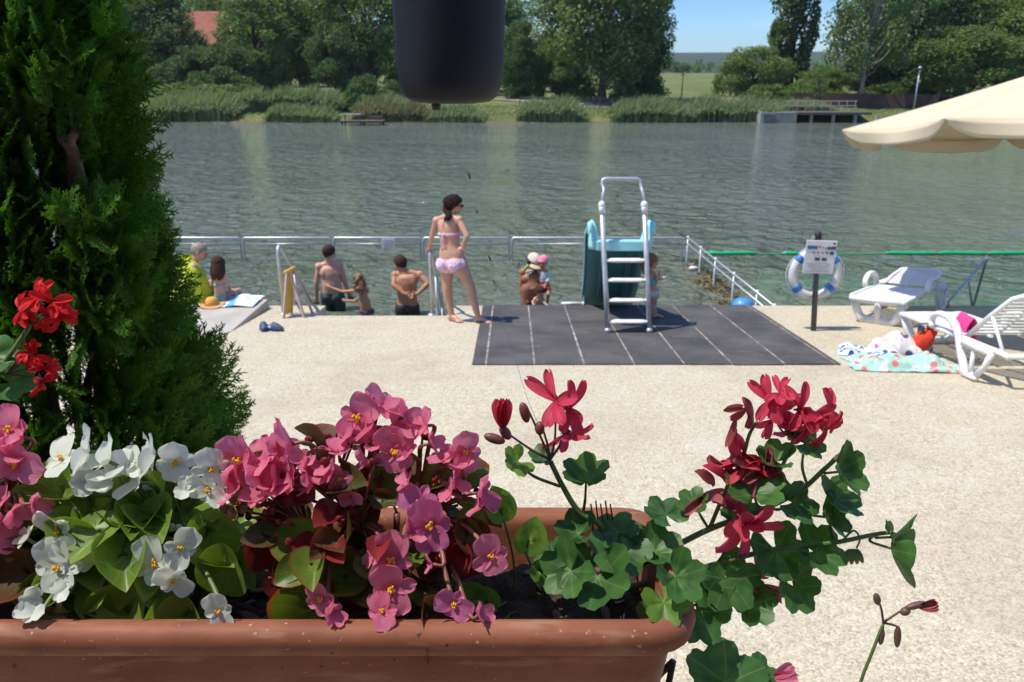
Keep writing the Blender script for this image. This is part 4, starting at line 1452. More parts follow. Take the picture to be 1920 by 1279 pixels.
# ---- plastic loungers
def make_lounger(label, loc, rz, back_deg=38):
    t = thing('sun_lounger', label, 'sun lounger', loc, 'white plastic loungers by the water', rz)
    W = M['whiteplastic']
    hs = .335; hw = .33
    xf, xh, hx = -.98, .92, .22        # foot, head, hinge
    for s in (-1, 1):
        mb = MB(); mb.tube([(xf, s * hw * .92, hs - .02), (xf + .08, s * hw, hs), (hx, s * hw, hs), (xh - .05, s * hw, hs - .005), (xh, s * hw * .95, hs - .02)], .028, 8, rounded=True)
        link('side_rail', mb, W, t, local=True)
    mb = MB()
    mb.tube([(xf, -hw * .92, hs - .02), (xf - .02, 0, hs - .02), (xf, hw * .92, hs - .02)], .028, 8)
    link('cross_rail', mb, W, t, local=True)
    mb = MB(); mb.tube([(xh, -hw * .95, hs - .02), (xh, hw * .95, hs - .02)], .026, 8); link('cross_rail', mb, W, t, local=True)
    mb = MB()
    n = 15
    for i in range(n):
        x = xf + .07 + i * (hx - xf - .10) / n
        for s in (-1, 1):
            mb.box((x, s * .155, hs + .005), (.052, .285, .012))
    mb.box((( xf + hx) / 2, 0, hs - .008), (hx - xf - .04, .03, .02))
    link('seat_slats', mb, W, t, smooth=False, local=True, bevel=.003)
    # backrest
    a = R(back_deg); L = .78
    bx = lambda l, y, h=0: (hx + .02 + l * cos(a) - h * sin(a), y, hs + .02 + l * sin(a) + h * cos(a))
    mb = MB(); mb.tube([bx(0, -hw + .06), bx(L * .5, -hw + .05), bx(L - .06, -hw + .07), bx(L, -hw + .15), bx(L + .015, 0), bx(L, hw - .15), bx(L - .06, hw - .07), bx(L * .5, hw - .05), bx(0, hw - .06)], .024, 8)
    back = link('backrest', mb, W, t, local=True)
    mb = MB(); Mx = Matrix.Rotation(-a, 3, 'Y')
    for i in range(11):
        l = .05 + i * (L - .1) / 10.3
        for s in (-1, 1):
            mb.box(bx(l, s * .125), (.036, .232, .011), Mx)
    mb.box(bx(L / 2, 0, -.008), (L - .05, .028, .016), Mx)
    link('back_slats', mb, W, back, smooth=False, local=True, bevel=.003)
    for s in (-1, 1):
        mb = MB(); mb.tube([bx(L * .55, s * (hw - .05), -.01), (hx + .62, s * (hw - .02), hs + .01)], .016, 7); link('prop', mb, W, back, local=True)
    # foot end legs: a panel with two openings
    def panel(x, lean, wid, hgt, name):
        mb = MB()
        def bar(p, q_, w):
            mb.beam((x + lean * (1 - p[1] / hgt), p[0], p[1]), (x + lean * (1 - q_[1] / hgt), q_[0], q_[1]), .05, w, V((1, 0, 0)))
        w2 = wid
        mb.beam((x, -w2, hgt - .04), (x, w2, hgt - .04), .06, .08)
        mb.beam((x + lean, -w2 * .62, .045), (x + lean, w2 * .62, .045), .06, .09)
        for s in (-1, 1):
            mb.tube([(x, s * w2 * .93, hgt - .04), (x + lean * .5, s * w2 * .86, hgt * .5), (x + lean * .9, s * w2 * .70, .07), (x + lean, s * w2 * .55, .035)], [.058, .052, .055, .05], 8)
        mb.tube([(x, 0, hgt - .06), (x + lean, 0, .04)], .042, 8)
        link(name, mb, W, t, local=True)
    panel(xf + .07, .05, .30, hs, 'foot_leg_panel')
    # armrests with broad legs
    for s in (-1, 1):
        mb = MB()
        y = s * (hw + .055)
        pts = bez([(-.20, y, hs + .01), (-.22, y, hs + .09), (-.16, y, hs + .15), (-.05, y, hs + .175), (.12, y, hs + .155), (.24, y, hs + .07), (.34, y, hs - .12), (.43, y + s * .01, .10), (.47, y + s * .015, .035)], 4)
        n = len(pts)
        lo = []
        for i, q in enumerate(pts):
            tg = (pts[min(i + 1, n - 1)] - pts[max(i - 1, 0)]).normalized()
            up = V((0, 1, 0)).cross(tg).normalized()
            wy, th = .036, .022 + .026 * (i / n)
            lo.append([q + V((0, 1, 0)) * (wy * cos(a_)) + up * (th * sin(a_)) for a_ in [2 * pi * j / 10 for j in range(10)]])
        mb.loft(lo, True, True)
        arm = link('armrest', mb, W, t, local=True)
        mb = MB()
        mb.tube([(.545, y, hs - .02), (.535, y, .18), (.55, y + s * .01, .05)], [.022, .022, .03], 8)
        mb.tube([(.80, y, hs - .02), (.73, y, .17), (.62, y + s * .01, .045)], [.03, .028, .032], 8)
        mb.beam((.36, y, hs - .02), (.80, y, hs - .02), .055, .055)
        mb.tube([(.45, y + s * .012, .035), (.63, y + s * .012, .04)], .036, 8, rounded=True)
        link('rear_leg', mb, W, t, local=True)
    return t

def slope_fix(t):
    pass
p0 = on_deck(1640, 610); 
def put_lounger(label, foot, head, deg=38):
    d = head - foot
    c = (foot + head) / 2
    t = make_lounger(label, (c.x, c.y, deck_z(c.y)), atan2(d.y, d.x), deg)
    # stands on the sloping deck
    az = atan2(d.y, d.x)
    nrm = V((0, DS, 1)).normalized()
    q = V((0, 0, 1)).rotation_difference(nrm)
    t.rotation_euler = (q.to_matrix() @ Matrix.Rotation(az, 3, 'Z')).to_euler()
    return t
f1 = on_deck(1634, 608)
put_lounger('white plastic lounger in the background with only its foot end in the sun', f1 + V((.02, -.05, 0)), f1 + V((1.26, 1.38, 0)), 9)
# near lounger: its back to the camera, foot end towards the lake
legp = on_deck(1808, 702)
ft = V((4.72, 8.50, 0)); hd = ft + V((.03, -.999, 0)) * 1.8
put_lounger('white plastic lounger with a pink towel over its armrest, nearest to the camera', ft, hd, 40)

# grey leaning handrail beyond the far lounger
a = at(1850, 484, EDGE + .9); b_ = at(1778, 566, EDGE - .1)
tt = thing('grey_handrail', 'thin grey rail slanting out of the water behind the far lounger', 'handrail', (b_.x, b_.y, b_.z))
mb = MB(); mb.tube([a + V((.05, .2, -.9)), a, b_, V((b_.x, b_.y - .02, deck_z(b_.y)))], .02, 8); link('rail', mb, M['alu'], tt)
mb = MB(); mb.tube([a.lerp(b_, .5), a.lerp(b_, .5) + V((.35, .2, -.75))], .016, 8); link('brace', mb, M['alu'], tt)

# ---- towels and bag
def cloth(cx, cy, w, d, rz, hf, edge=.0, nu=40, nv=30, base=.006):
    mb = MB()
    def fn(u, v):
        x = (u - .5) * w; y = (v - .5) * d
        wob = .08 * w
        x2 = x + wob * noise.noise(V((u * 2.3, v * 2.3, rz))) ; y2 = y + .12 * d * noise.noise(V((u * 2.1, v * 2.6, rz + 7)))
        X = cx + x2 * cos(rz) - y2 * sin(rz); Y = cy + x2 * sin(rz) + y2 * cos(rz)
        return V((X, Y, deck_z(Y) + base + max(0, hf(u, v))))
    mb.grid(fn, nu, nv)
    return mb
def fold(a, seed, k=3.2):
    def f(u, v):
        e = min(u, 1 - u, v, 1 - v)
        return a * (abs(noise.noise(V((u * k, v * k * .8, seed)))) * 1.6 + .35 * abs(noise.noise(V((u * k * 2.4, v * k * 2, seed + 3))))) * min(1, e * 7 + .12)
    return f
def pattern(name, base, spots, scale, thr, spots2=None, thr2=0, wave=None):
    m, nt, out = nodes(name)
    tc = N(nt, 'ShaderNodeTexCoord')
    vo = N(nt, 'ShaderNodeTexVoronoi'); vo.inputs['Scale'].default_value = scale; nt.links.new(tc.outputs['Object'], vo.inputs['Vector'])
    c = mixc(nt, ramp(nt, vo.outputs['Distance'], thr + .03, thr - .03), base, spots)
    if spots2:
        n = N(nt, 'ShaderNodeTexNoise'); n.inputs['Scale'].default_value = scale * .8; n.inputs['Distortion'].default_value = 2; nt.links.new(tc.outputs['Object'], n.inputs['Vector'])
        c = mixc(nt, ramp(nt, n.outputs['Fac'], thr2, thr2 + .03), c, spots2)
    p = N(nt, 'ShaderNodeBsdfPrincipled'); p.inputs['Roughness'].default_value = .95; p.inputs['Specular IOR Level'].default_value = .1
    p.inputs['Sheen Weight'].default_value = .2
    nt.links.new(c, p.inputs['Base Color']); nt.links.new(p.outputs[0], out.inputs[0])
    return m
c1 = on_deck(1690, 686)
mb = cloth(c1.x, c1.y, 1.06, .50, -.12, fold(.11, 2, 4.6))
tag(link('mint_towel', mb, pattern('mint_strawberry_print', (.33, .56, .46), (.60, .17, .18), 8.5, .34, (.58, .62, .58), .60), solid=.008), 'crumpled mint green towel with red prints on the deck in front of the near lounger', 'towel')
c2 = on_deck(1612, 662)
mb = cloth(c2.x + .06, c2.y + .02, .55, .42, -.35, fold(.05, 8))
tag(link('blue_towel', mb, pattern('blue_white_print', (.60, .68, .74), (.035, .06, .30), 12, .36, (.03, .045, .22), .55), solid=.008), 'blue and white patterned towel at the left end of the towel heap', 'towel')
c3 = on_deck(1684, 666)
mb = cloth(c3.x, c3.y + .08, .46, .40, .2, lambda u, v: .21 * sin(pi * u) ** .8 * sin(pi * v) ** .7 + fold(.05, 14)(u, v))
tag(link('white_towel', mb, pattern('white_pink_print', (.66, .65, .66), (.05, .06, .18), 4.5, .22, (.60, .08, .34), .58), solid=.008), 'white towel bundled up with pink lettering-like print in the towel heap', 'towel')
# red-orange bag
q = on_deck(1725, 664)
tt = thing('beach_bag', 'slumped red and orange bag lying on the towel heap', 'bag', q)
mb = MB(); Mx = Matrix.Rotation(-.5, 3, 'Z') @ Matrix.Rotation(.55, 3, 'Y')
mb.ball(q + V((0, .02, .13)), (.10, .12, .19), Mx, 20, 14, fn=lambda d: 1 + .18 * noise.noise(d * 2.2) + .06 * noise.noise(d * 6))
link('bag_body', mb, pattern('red_orange_print', (.62, .05, .03), (.75, .26, .03), 11, .22), tt)
mb = MB(); mb.tube(bez([q + V((-.07, -.02, .25)), q + V((-.08, -.05, .34)), q + V((0, -.05, .36)), q + V((.02, -.02, .28))], 5), .008, 6); link('strap', mb, M['navy'], tt)
mb = MB(); mb.ball(q + V((.05, -.105, .09)), (.025, .012, .03)); link('buckle', mb, M['navy'], tt)
mb = MB(); mb.ball(q + V((-.05, -.03, .30)), (.04, .035, .03), None, 10, 8, fn=lambda d: 1 + .2 * noise.noise(d * 3)); link('dark_flap', mb, M['navy'], tt)
# pink towel over the armrest
q = at(1812, 603, legp.y + .45)
mb = MB()
ang = atan2(-.999, .02)
ax = V((cos(ang), sin(ang), 0)); sd = V((-ax.y, ax.x, 0))
def pk(u, v):
    s = (v - .5) * 2
    pr_ = V((0, 0, .0))
    x = (u - .5) * .24
    y = .07 * math.tanh(s * 2.6) + .02 * noise.noise(V((u * 4, v * 4, 0)))
    z = .07 * (1 - abs(math.tanh(s * 1.6))) - abs(s) ** 1.3 * .20 + .025 * sin(u * 9) * abs(s)
    return q + ax * x + sd * y + V((0, 0, z))
mb.grid(pk, 18, 24)
tag(link('pink_towel', mb, mat('hot_pink_terry', (.72, .055, .26), .95, (.62, .04, .20), 20, bump=.5, bscale=120), solid=.01), 'hot pink towel hanging over the armrest of the near lounger', 'towel')
# ================================================================== PEOPLE
def evaluate(mb, vox, its=4):
    me = bpy.data.meshes.new('tmp')
    me.from_pydata(mb.v, [], mb.f)
    ob = bpy.data.objects.new('tmp', me)
    col.objects.link(ob)
    r = ob.modifiers.new('r', 'REMESH'); r.mode = 'VOXEL'; r.voxel_size = vox; r.use_smooth_shade = True
    if its:
        s = ob.modifiers.new('s', 'SMOOTH'); s.factor = .5; s.iterations = its
    dg = bpy.context.evaluated_depsgraph_get()
    me2 = bpy.data.meshes.new_from_object(ob.evaluated_get(dg))
    bpy.data.objects.remove(ob)
    return me2

def mesh_np(me):
    n = len(me.vertices)
    co = np.empty(n * 3, dtype=np.float32); me.vertices.foreach_get('co', co)
    no = np.empty(n * 3, dtype=np.float32); me.vertices.foreach_get('normal', no)
    return co.reshape(-1, 3), no.reshape(-1, 3)

def shell(me, pred, off, noise_amp=0, nscale=20):
    """a garment: the faces of the body that pred accepts, pushed out along the normals"""
    co, no = mesh_np(me)
    keepv = pred(co, no)
    idx = -np.ones(len(co), dtype=int)
    faces = []
    for p in me.polygons:
        vs = p.vertices
        if all(keepv[v] for v in vs):
            faces.append(tuple(vs))
    used = sorted({v for f in faces for v in f})
    for k, v in enumerate(used): idx[v] = k
    mb = MB()
    P = []
    for v in used:
        o = off
        if noise_amp:
            o += noise_amp * noise.noise(V(co[v]) * nscale)
        P.append(co[v] + no[v] * o)
    mb.add(P, [tuple(int(idx[v]) for v in f) for f in faces])
    return mb

def seg_dist(co, a, b):
    a = np.array(a); b = np.array(b); d = b - a
    t = np.clip(((co - a) @ d) / (d @ d), 0, 1)
    return np.linalg.norm(co - (a + t[:, None] * d), axis=1), t

def skin(name, c, c2):
    return mat(name, c, .5, c2, 9, spec=.35, sss=.12, lo=.3, hi=.7)
M['skin_pale'] = skin('fair_skin', (.60, .36, .26), (.54, .31, .22))
M['skin_pink'] = skin('pinkish_skin', (.58, .32, .23), (.52, .28, .20))  # pinkish skin colour, mottled at random
M['skin_tan'] = skin('tanned_skin', (.46, .22, .125), (.40, .185, .105))
M['skin_dark'] = skin('deeply_tanned_skin', (.34, .15, .085), (.30, .13, .075))
M['hair_dark'] = mat('dark_brown_hair', (.013, .007, .006), .8, (.028, .014, .011), 60, spec=.15, bump=.8, bscale=160, bdist=.004)
M['hair_brown'] = mat('brown_hair', (.030, .016, .011), .8, (.06, .032, .02), 60, spec=.15, bump=.8, bscale=160, bdist=.004)
M['hair_blond'] = mat('dark_blond_hair', (.24, .125, .055), .6, (.12, .06, .03), 60, bump=.8, bscale=160, bdist=.004)
M['hair_grey'] = mat('short_grey_hair', (.30, .22, .18), .6, (.22, .16, .13), 60, bump=.5, bscale=200, bdist=.002)
M['eye'] = mat('dark_eye', (.02, .014, .01), .2)
M['lip'] = mat('lips', (.42, .14, .12), .5)

def rotm(x, y, z):
    return Matrix((x, y, z)).transposed()

def hand(mb, w, d, pn, k=1.0, curl=.35, side=1, thumb=.7):
    """palm with five separate bent fingers; d = wrist to knuckles, pn = palm normal (fingers close towards it)"""
    d = d.normalized()
    pn = (pn - d * pn.dot(d)).normalized()
    l2 = d.cross(pn).normalized()
    mb.tube([w - d * .03 * k, w + d * .03 * k], [.024 * k, .026 * k], 8, rounded=True)
    mb.ball(w + d * .052 * k, (.040 * k, .016 * k, .052 * k), rotm(l2, pn, d), 12, 8)
    for i, L in enumerate((.066, .076, .071, .056)):
        b = w + d * (.088 - .006 * abs(i - 1.3)) * k + l2 * ((i - 1.5) * .0205 * k * side)
        q = Quaternion(l2, 0)
        dd = d.copy(); p = [b - d * .02 * k, b]
        for j, f in enumerate((.42, .32, .26)):
            a = curl * (1 + .15 * i) * (1.0 if j else .8)
            dd = (dd * cos(a) + pn * sin(a)).normalized() if j == 0 else (dd * cos(a) + (pn - dd * pn.dot(dd)).normalized() * sin(a)).normalized()
            p.append(p[-1] + dd * (L * f * k))
        mb.tube(p, [.0088 * k, .0088 * k, .008 * k, .0072 * k, .0062 * k], 7, rounded=True)
    b = w + d * .028 * k - l2 * (.030 * k * side)
    dd = (d * .75 - l2 * (side * thumb) + pn * .35).normalized()
    p2 = b + dd * .034 * k
    d2 = (d * .95 - l2 * (side * .25) + pn * .4).normalized()
    mb.tube([b - dd * .015 * k, b, p2, p2 + d2 * .028 * k], [.012 * k, .0115 * k, .010 * k, .0075 * k], 7, rounded=True)

def person(label, J, fwd, k=1.0, sex='m', skinm='skin_pale', vox=.009, head_fwd=None, head_k=None, hands=None, feet=None, group=None, belly=0, origin=None, head_up=None):
    """J: joints in the world. sL/sR... are the left and right as the picture shows them."""
    mb = MB()
    fwd = V(fwd).normalized()
    up = V((0, 0, 1))
    sL, sR, hL, hR, W = J['sL'], J['sR'], J['hL'], J['hR'], J['waist']
    ms = (sL + sR) / 2; mh = (hL + hR) / 2
    lat = (sR - sL); sw = lat.length; lat.normalize()
    spine = (ms - W).normalized()
    cf = lat.cross(spine)
    if cf.dot(fwd) < 0: cf = -cf
    cf.normalize()
    hlat = (hR - hL); hw = hlat.length; hlat.normalize()
    pup = (W - mh).normalized()
    pf = hlat.cross(pup)
    if pf.dot(fwd) < 0: pf = -pf
    pf.normalize()
    male = sex == 'm'; child = sex == 'c'
    # torso as a loft of ellipse sections + shoulder and pelvis masses
    if male: prof = [(.0, hw * .5 + .085 * k, .105 * k), (.35, .150 * k + belly * .3, .104 * k + belly * .4), (.55, .145 * k + belly * .25, .105 * k + belly * .6), (.78, sw * .40, .115 * k), (.93, sw * .44, .105 * k), (1.02, sw * .36, .075 * k)]
    elif child: prof = [(.0, hw * .5 + .062 * k, .08 * k), (.35, .105 * k, .08 * k), (.55, .105 * k, .08 * k), (.78, sw * .42, .08 * k), (.93, sw * .43, .07 * k), (1.02, sw * .35, .05 * k)]
    else: prof = [(.0, hw * .5 + .085 * k, .115 * k), (.22, hw * .5 + .065 * k, .112 * k), (.47, .125 * k, .093 * k), (.68, .137 * k, .100 * k), (.84, sw * .40, .100 * k), (.94, sw * .42, .085 * k), (1.02, sw * .34, .06 * k)]
    axis = bez([mh - pup * .02 * k, W, ms], 8)
    lens = [0]
    for i in range(1, len(axis)): lens.append(lens[-1] + (axis[i] - axis[i - 1]).length)
    def axpt(f):
        s = min(max(f, 0), 1) * lens[-1]
        for i in range(1, len(axis)):
            if lens[i] >= s:
                t = (s - lens[i - 1]) / max(1e-6, lens[i] - lens[i - 1]); break
        p = axis[i - 1].lerp(axis[i], t)
        if f > 1: p = p + spine * (f - 1) * lens[-1]
        return p
    loops = []
    fr = [prof[0][0] + (prof[-1][0] - prof[0][0]) * i / 14 for i in range(15)]
    def interp(f, j):
        for a, b in zip(prof, prof[1:]):
            if f <= b[0] + 1e-9:
                t = smooth((f - a[0]) / (b[0] - a[0]))
                return a[j] + (b[j] - a[j]) * t
        return prof[-1][j]
    for f in fr:
        c = axpt(f)
        la = hlat.lerp(lat, min(1, max(0, f))).normalized(); ff = pf.lerp(cf, min(1, max(0, f))).normalized()
        rx, ry = interp(f, 1), interp(f, 2)
        off = ff * (belly * .5 * math.exp(-((f - .45) / .22) ** 2)) - ff * (.012 * k * math.exp(-((f - .4) / .2) ** 2))
        lp = []
        for j in range(20):
            a = 2 * pi * j / 20
            cx, sx = cos(a), sin(a)
            e = .85
            lp.append(c + off + la * (rx * math.copysign(abs(cx) ** e, cx)) + ff * (ry * math.copysign(abs(sx) ** e, sx)))
        loops.append(lp)
    mb.loft(loops, True, True)
    # pelvis underside
    mb.ball(mh - pup * .03 * k, ((hw * .5 + .07 * k), .10 * k, .085 * k), rotm(hlat, pf, pup))
    if not child:
        for h, s in ((hL, 1), (hR, -1)):
            g = h + hlat * (.012 * k * s) - pf * (.055 if male else .066) * k - pup * .01 * k
            r = (.088 if male else .100) * k
            mb.ball(g, (r * .92, r * .86, r), rotm(hlat, pf, pup))
    if sex == 'f':
        for s in (-1, 1):
            mb.ball(axpt(.76) + lat * (s * .068 * k) + cf * .085 * k, (.058 * k, .055 * k, .055 * k), rotm(lat, cf, spine))
    if male:
        for s in (-1, 1):
            mb.ball(axpt(.82) + lat * (s * .075 * k) + cf * .055 * k, (.085 * k, .055 * k, .065 * k), rotm(lat, cf, spine))
            mb.ball(axpt(.80) + lat * (s * .085 * k) - cf * .055 * k, (.07 * k, .05 * k, .09 * k), rotm(lat, cf, spine))
    # neck, trapezius, shoulders
    hc = J['head']
    nb = ms + spine * .02 * k
    rn = (.058 if male else .046) * k * (1 if not child else .9)
    hk = head_k or k
    hf = V(head_fwd).normalized() if head_fwd is not None else fwd
    hup = V(head_up).normalized() if head_up is not None else up
    hl = hf.cross(hup).normalized(); hup = hl.cross(hf).normalized()
    mb.tube([nb - spine * .05 * k, hc - hup * .05 * hk - hf * .015 * hk], [rn * 1.12, rn], 12, rounded=True)
    rs = (.062 if male else .050) * k * (.85 if child else 1)
    for s_ in (sL, sR):
        mb.tube([nb + spine * .035 * k, s_.lerp(nb, .45) + spine * .015 * k, s_], [rn * .75, rs * .75, rs * .8], 10, rounded=True)
        mb.ball(s_, (rs, rs, rs * 1.05))
    # arms
    ra = {'m': (.050, .040, .041, .027), 'f': (.042, .034, .034, .022), 'c': (.036, .030, .030, .021)}[sex]
    for s in 'LR':
        a, b, c = J['s' + s], J['e' + s], J['w' + s]
        r0, r1, r2, r3 = [x * k for x in ra]
        mid = a.lerp(b, .45)
        mb.tube([a, mid, b], [r0 * .98, r0 * .95, r1], 10, rounded=True)
        mb.tube([b, b.lerp(c, .3), c], [r1, r2, r3], 10, rounded=True)
        if hands and s in hands:
            d_, pn, curl, sd = hands[s]
            hand(mb, c, V(d_), V(pn), k * (1 if not child else .95), curl, sd)
        else:
            dd = (c - b).normalized()
            hand(mb, c, dd, fwd if abs(dd.dot(fwd)) < .9 else V((0, 0, -1)), k, .3, 1 if s == 'L' else -1)
    # legs
    rl = {'m': (.090, .060, .058, .040), 'f': (.096, .060, .057, .037), 'c': (.066, .046, .046, .031)}[sex]
    for s in 'LR':
        if 'k' + s not in J: continue
        a, b, c = J['h' + s], J['k' + s], J['a' + s]
        r0, r1, r2, r3 = [x * k for x in rl]
        mb.tube([a, a.lerp(b, .3), a.lerp(b, .75), b], [r0, r0 * .95, r1 * 1.1, r1], 12, rounded=True)
        dv = (c - b).normalized()
        back = -fwd
        if 't' + s in J:
            tv = (J['t' + s] - c); tv.z = 0
            if tv.length > 1e-4: back = -tv.normalized()
        mb.tube([b, b.lerp(c, .25) + back * .012 * k, b.lerp(c, .6) + back * .004 * k, c], [r1 * .98, r2 * 1.02, r2 * .82, r3], 12, rounded=True)
        mb.ball(b.lerp(c, .28) + back * .022 * k, (r2 * .85, r2 * .85, .10 * k), None)
        if 't' + s in J:
            tpt = J['t' + s]
            fd = (tpt - c); fd.z = 0; fd.normalize()
            sd = V((fd.y, -fd.x, 0))
            gz = tpt.z
            heel = V((c.x, c.y, gz + .03 * k)) - fd * .03 * k
            mb.tube([c, V((c.x, c.y, gz + .045 * k))], [r3, .036 * k], 10, rounded=True)
            mb.ball(heel, (.034 * k, .040 * k, .032 * k), rotm(sd, fd, up))
            ball_ = tpt - fd * .055 * k; ball_.z = gz + .022 * k
            mb.tube([V((c.x, c.y, gz + .055 * k)) + fd * .02 * k, V((c.x, c.y, gz + .04 * k)) + fd * .09 * k, ball_ + up * .004], [.036 * k, .031 * k, .022 * k], 10, rounded=True)
            mb.ball(ball_, (.043 * k, .045 * k, .020 * k), rotm(sd, fd, up))
            for i in range(5):
                o = sd * ((i - 2) * .0165 * k)
                L = (.062 - .006 * abs(i - 1)) * k
                mb.tube([ball_ + o, ball_ + o + fd * L - up * .006 * k], [.011 * k, .0085 * k], 7, rounded=True)
    # head: skull, jaw, brow, nose, ears
    H3 = rotm(hl, hf, hup)
    P = lambda x, y, z: hc + (hl * x + hf * y + hup * z) * hk
    mb.ball(P(0, -.012, .030), (.076 * hk, .097 * hk, .088 * hk), H3, 18, 14)
    mb.ball(P(0, .028, -.030), (.060 * hk, .066 * hk, .070 * hk), H3, 16, 12)
    mb.ball(P(0, .052, -.078), (.030 * hk, .030 * hk, .024 * hk), H3)
    mb.tube([P(0, .088, .012), P(0, .110, -.022)], [.011 * hk, .015 * hk], 8, rounded=True)
    mb.tube([P(-.04, .076, .028), P(0, .088, .030), P(.04, .076, .028)], .012 * hk, 8, rounded=True)
    for s in (-1, 1):
        mb.ball(P(s * .077, -.008, -.005), (.011 * hk, .020 * hk, .032 * hk), H3)
    for s in (-1, 1):
        mb.ball(P(s * .045, .058, -.028), (.022 * hk, .022 * hk, .022 * hk), H3)
    me = evaluate(mb, vox, 3)
    t = thing('person', label, 'person', origin or V((mh.x, mh.y, min(p[2] for p in mb.v))), group)
    info = dict(P=P, hl=hl, hf=hf, hup=hup, hc=hc, hk=hk, lat=lat, hlat=hlat, pup=pup, pf=pf, cf=cf, mh=mh, ms=ms, W=W, axpt=axpt, J=J, me=me, t=t, spine=spine, k=k)
    co, no = mesh_np(me)
    info['co'] = co; info['no'] = no
    keep = me.copy()
    info['raw'] = keep
    body = link('body', me, M[skinm], t)
    for s in (-1, 1):
        e = MB(); e.ball(P(s * .032, .083, .004), (.011 * hk, .008 * hk, .008 * hk), H3, 8, 6); link('eye', e, M['eye'], t)
    e = MB(); e.tube([P(-.022, .088, -.052), P(0, .095, -.050), P(.022, .088, -.052)], .006 * hk, 6, rounded=True); link('mouth', e, M['lip'], t)
    return info

def headpred(I, test):
    hc = np.array(I['hc']); B = np.array([I['hl'], I['hf'], I['hup']]) / I['hk']
    def f(co, no):
        l = (co - hc) @ B.T
        near = (np.abs(l[:, 0]) < .12) & (np.abs(l[:, 1]) < .16) & (l[:, 2] > -.13) & (l[:, 2] < .16)
        return near & test(l)
    return f

def hair(I, m, off=.012, amp=.008, test=None, extra=None, vox=.008):
    """hair: a cap over the skull grown from the head surface plus locks"""
    t = test or (lambda l: (l[:, 2] > .028 + .9 * (l[:, 1] - .035)) & (l[:, 2] > -.065))
    mbh = shell(I['raw'], headpred(I, t), off, amp, 45)
    o = link('hair', mbh, M[m], I['t'], solid=.016)
    if extra is not None:
        me = evaluate(extra, vox, 1)
        link('hair_locks', me, M[m], I['t'])
    return o

def not_arms(I, r=.075):
    J = I['J']; r = r * I['k']
    def f(co):
        ok = np.ones(len(co), bool)
        for s in 'LR':
            for a, b in ((J['e' + s], J['w' + s]), (J['s' + s].lerp(J['e' + s], .35), J['e' + s])):
                d, _ = seg_dist(co, a, b)
                ok &= d > r
            d, _ = seg_dist(co, J['w' + s], J['w' + s] + (J['w' + s] - J['e' + s]).normalized() * .01)
            ok &= d > r * 1.9
        return ok
    return f

def trunks(I, top, leg, m, off=.012, name='swim_trunks', arm_r=.05, amp=.006):
    """shorts from `top` (along the pelvis axis) down to fraction `leg` of each thigh"""
    J = I['J']; mh = np.array(I['mh']); pu = np.array(I['pup'])
    na = not_arms(I, arm_r)
    def f(co, no):
        h = (co - mh) @ pu
        ok = (h < top) & (h > -.20 * I['k'])
        for s in 'LR':
            if 'k' + s in J:
                d, t = seg_dist(co, J['h' + s], J['k' + s])
                ok &= ~((t > leg) & (d < .16 * I['k']))
        thigh = np.zeros(len(co), bool)
        for s in 'LR':
            if 'k' + s in J:
                d, t = seg_dist(co, J['h' + s], J['k' + s])
                thigh |= (d < .15 * I['k']) & (t < leg) & (t > 0)
        return (ok | (thigh & (h < top))) & na(co)
    return link(name, shell(I['raw'], f, off, amp, 18), M[m], I['t'], solid=.008)

M['bikini'] = pattern('pink_lilac_print', (.72, .46, .60), (.52, .34, .60), 24, .30, (.82, .72, .76), .58)
M['trunks_dark'] = mat('dark_green_swimwear', (.012, .028, .028), .7, (.02, .04, .04), 14, bump=.3, bscale=60)
M['trunks_black'] = mat('black_swimwear', (.014, .015, .018), .7, (.024, .024, .028), 14, bump=.3, bscale=60)
M['purple'] = mat('dark_purple_swimwear', (.05, .025, .09), .7)
M['aqua'] = mat('aqua_swimwear', (.16, .40, .42), .7, (.10, .30, .34), 30)
M['pale_skirt'] = mat('pale_swimwear', (.55, .55, .52), .7, (.45, .46, .44), 20)
M['red_suit'] = mat('red_swimwear', (.55, .05, .07), .7)

# ---- 1. woman in the pink bikini
yf_ = on_deck(870, 603).y
def jw(px, py, dy=0): return at(px, py, yf_ + dy)
gL, gR = on_deck(847, 602), on_deck(896, 604.5)
tL, tR = on_deck(865, 605.5), on_deck(920, 607.5)
Jw = dict(head=jw(851.5, 385.5, .02), sL=jw(818.5, 413.5, .09), sR=jw(861, 412.5, -.10), eL=jw(810.5, 441, .16), wL=V((XH - .005, 10.06 + .0, ZH + .04)),
          eR=jw(875.5, 443, -.20), wR=jw(867, 466, -.14), waist=jw(845, 456, .0), hL=jw(836.5, 492, .05), hR=jw(861, 493.5, -.07),
          kL=jw(838.5, 541, .02), aL=V((gL.x, gL.y, gL.z + .085)), tL=tL, kR=jw(883.5, 541, -.05), aR=V((gR.x, gR.y, gR.z + .085)), tR=tR)
gd = (Jw['wL'] - Jw['eL'])
I = person('woman in a pink bikini standing on the deck with one hand on her hip', Jw, (.50, .87, 0), 1.0, 'f', 'skin_pink', .0065,
           head_fwd=(.95, .30, -.12), head_k=1.0, origin=V((gL.x + .1, gL.y, gL.z)),
           hands={'L': ((-.15, .45, -.55), (.1, -.25, -.95), .62, 1), 'R': ((-.75, .45, -.35), (.1, .8, -.3), .35, -1)})
Pw = I['P']
ex = MB()
hcw = I['hc']
br = bez([Pw(-.0, -.085, .00), Pw(.0, -.105, -.06), jw(843, 404, -.10), jw(838, 409, -.10), jw(832, 412, -.05)], 5)
ex.tube(br, [.030 + .008 * (i % 2) for i in range(len(br) - 5)] + [.026, .022, .018, .013, .008], 9, rounded=True)
ex.ball(Pw(0, -.06, .035), (.088, .075, .085), None, 14, 10, fn=lambda q: 1 + .10 * noise.noise(q * 5))
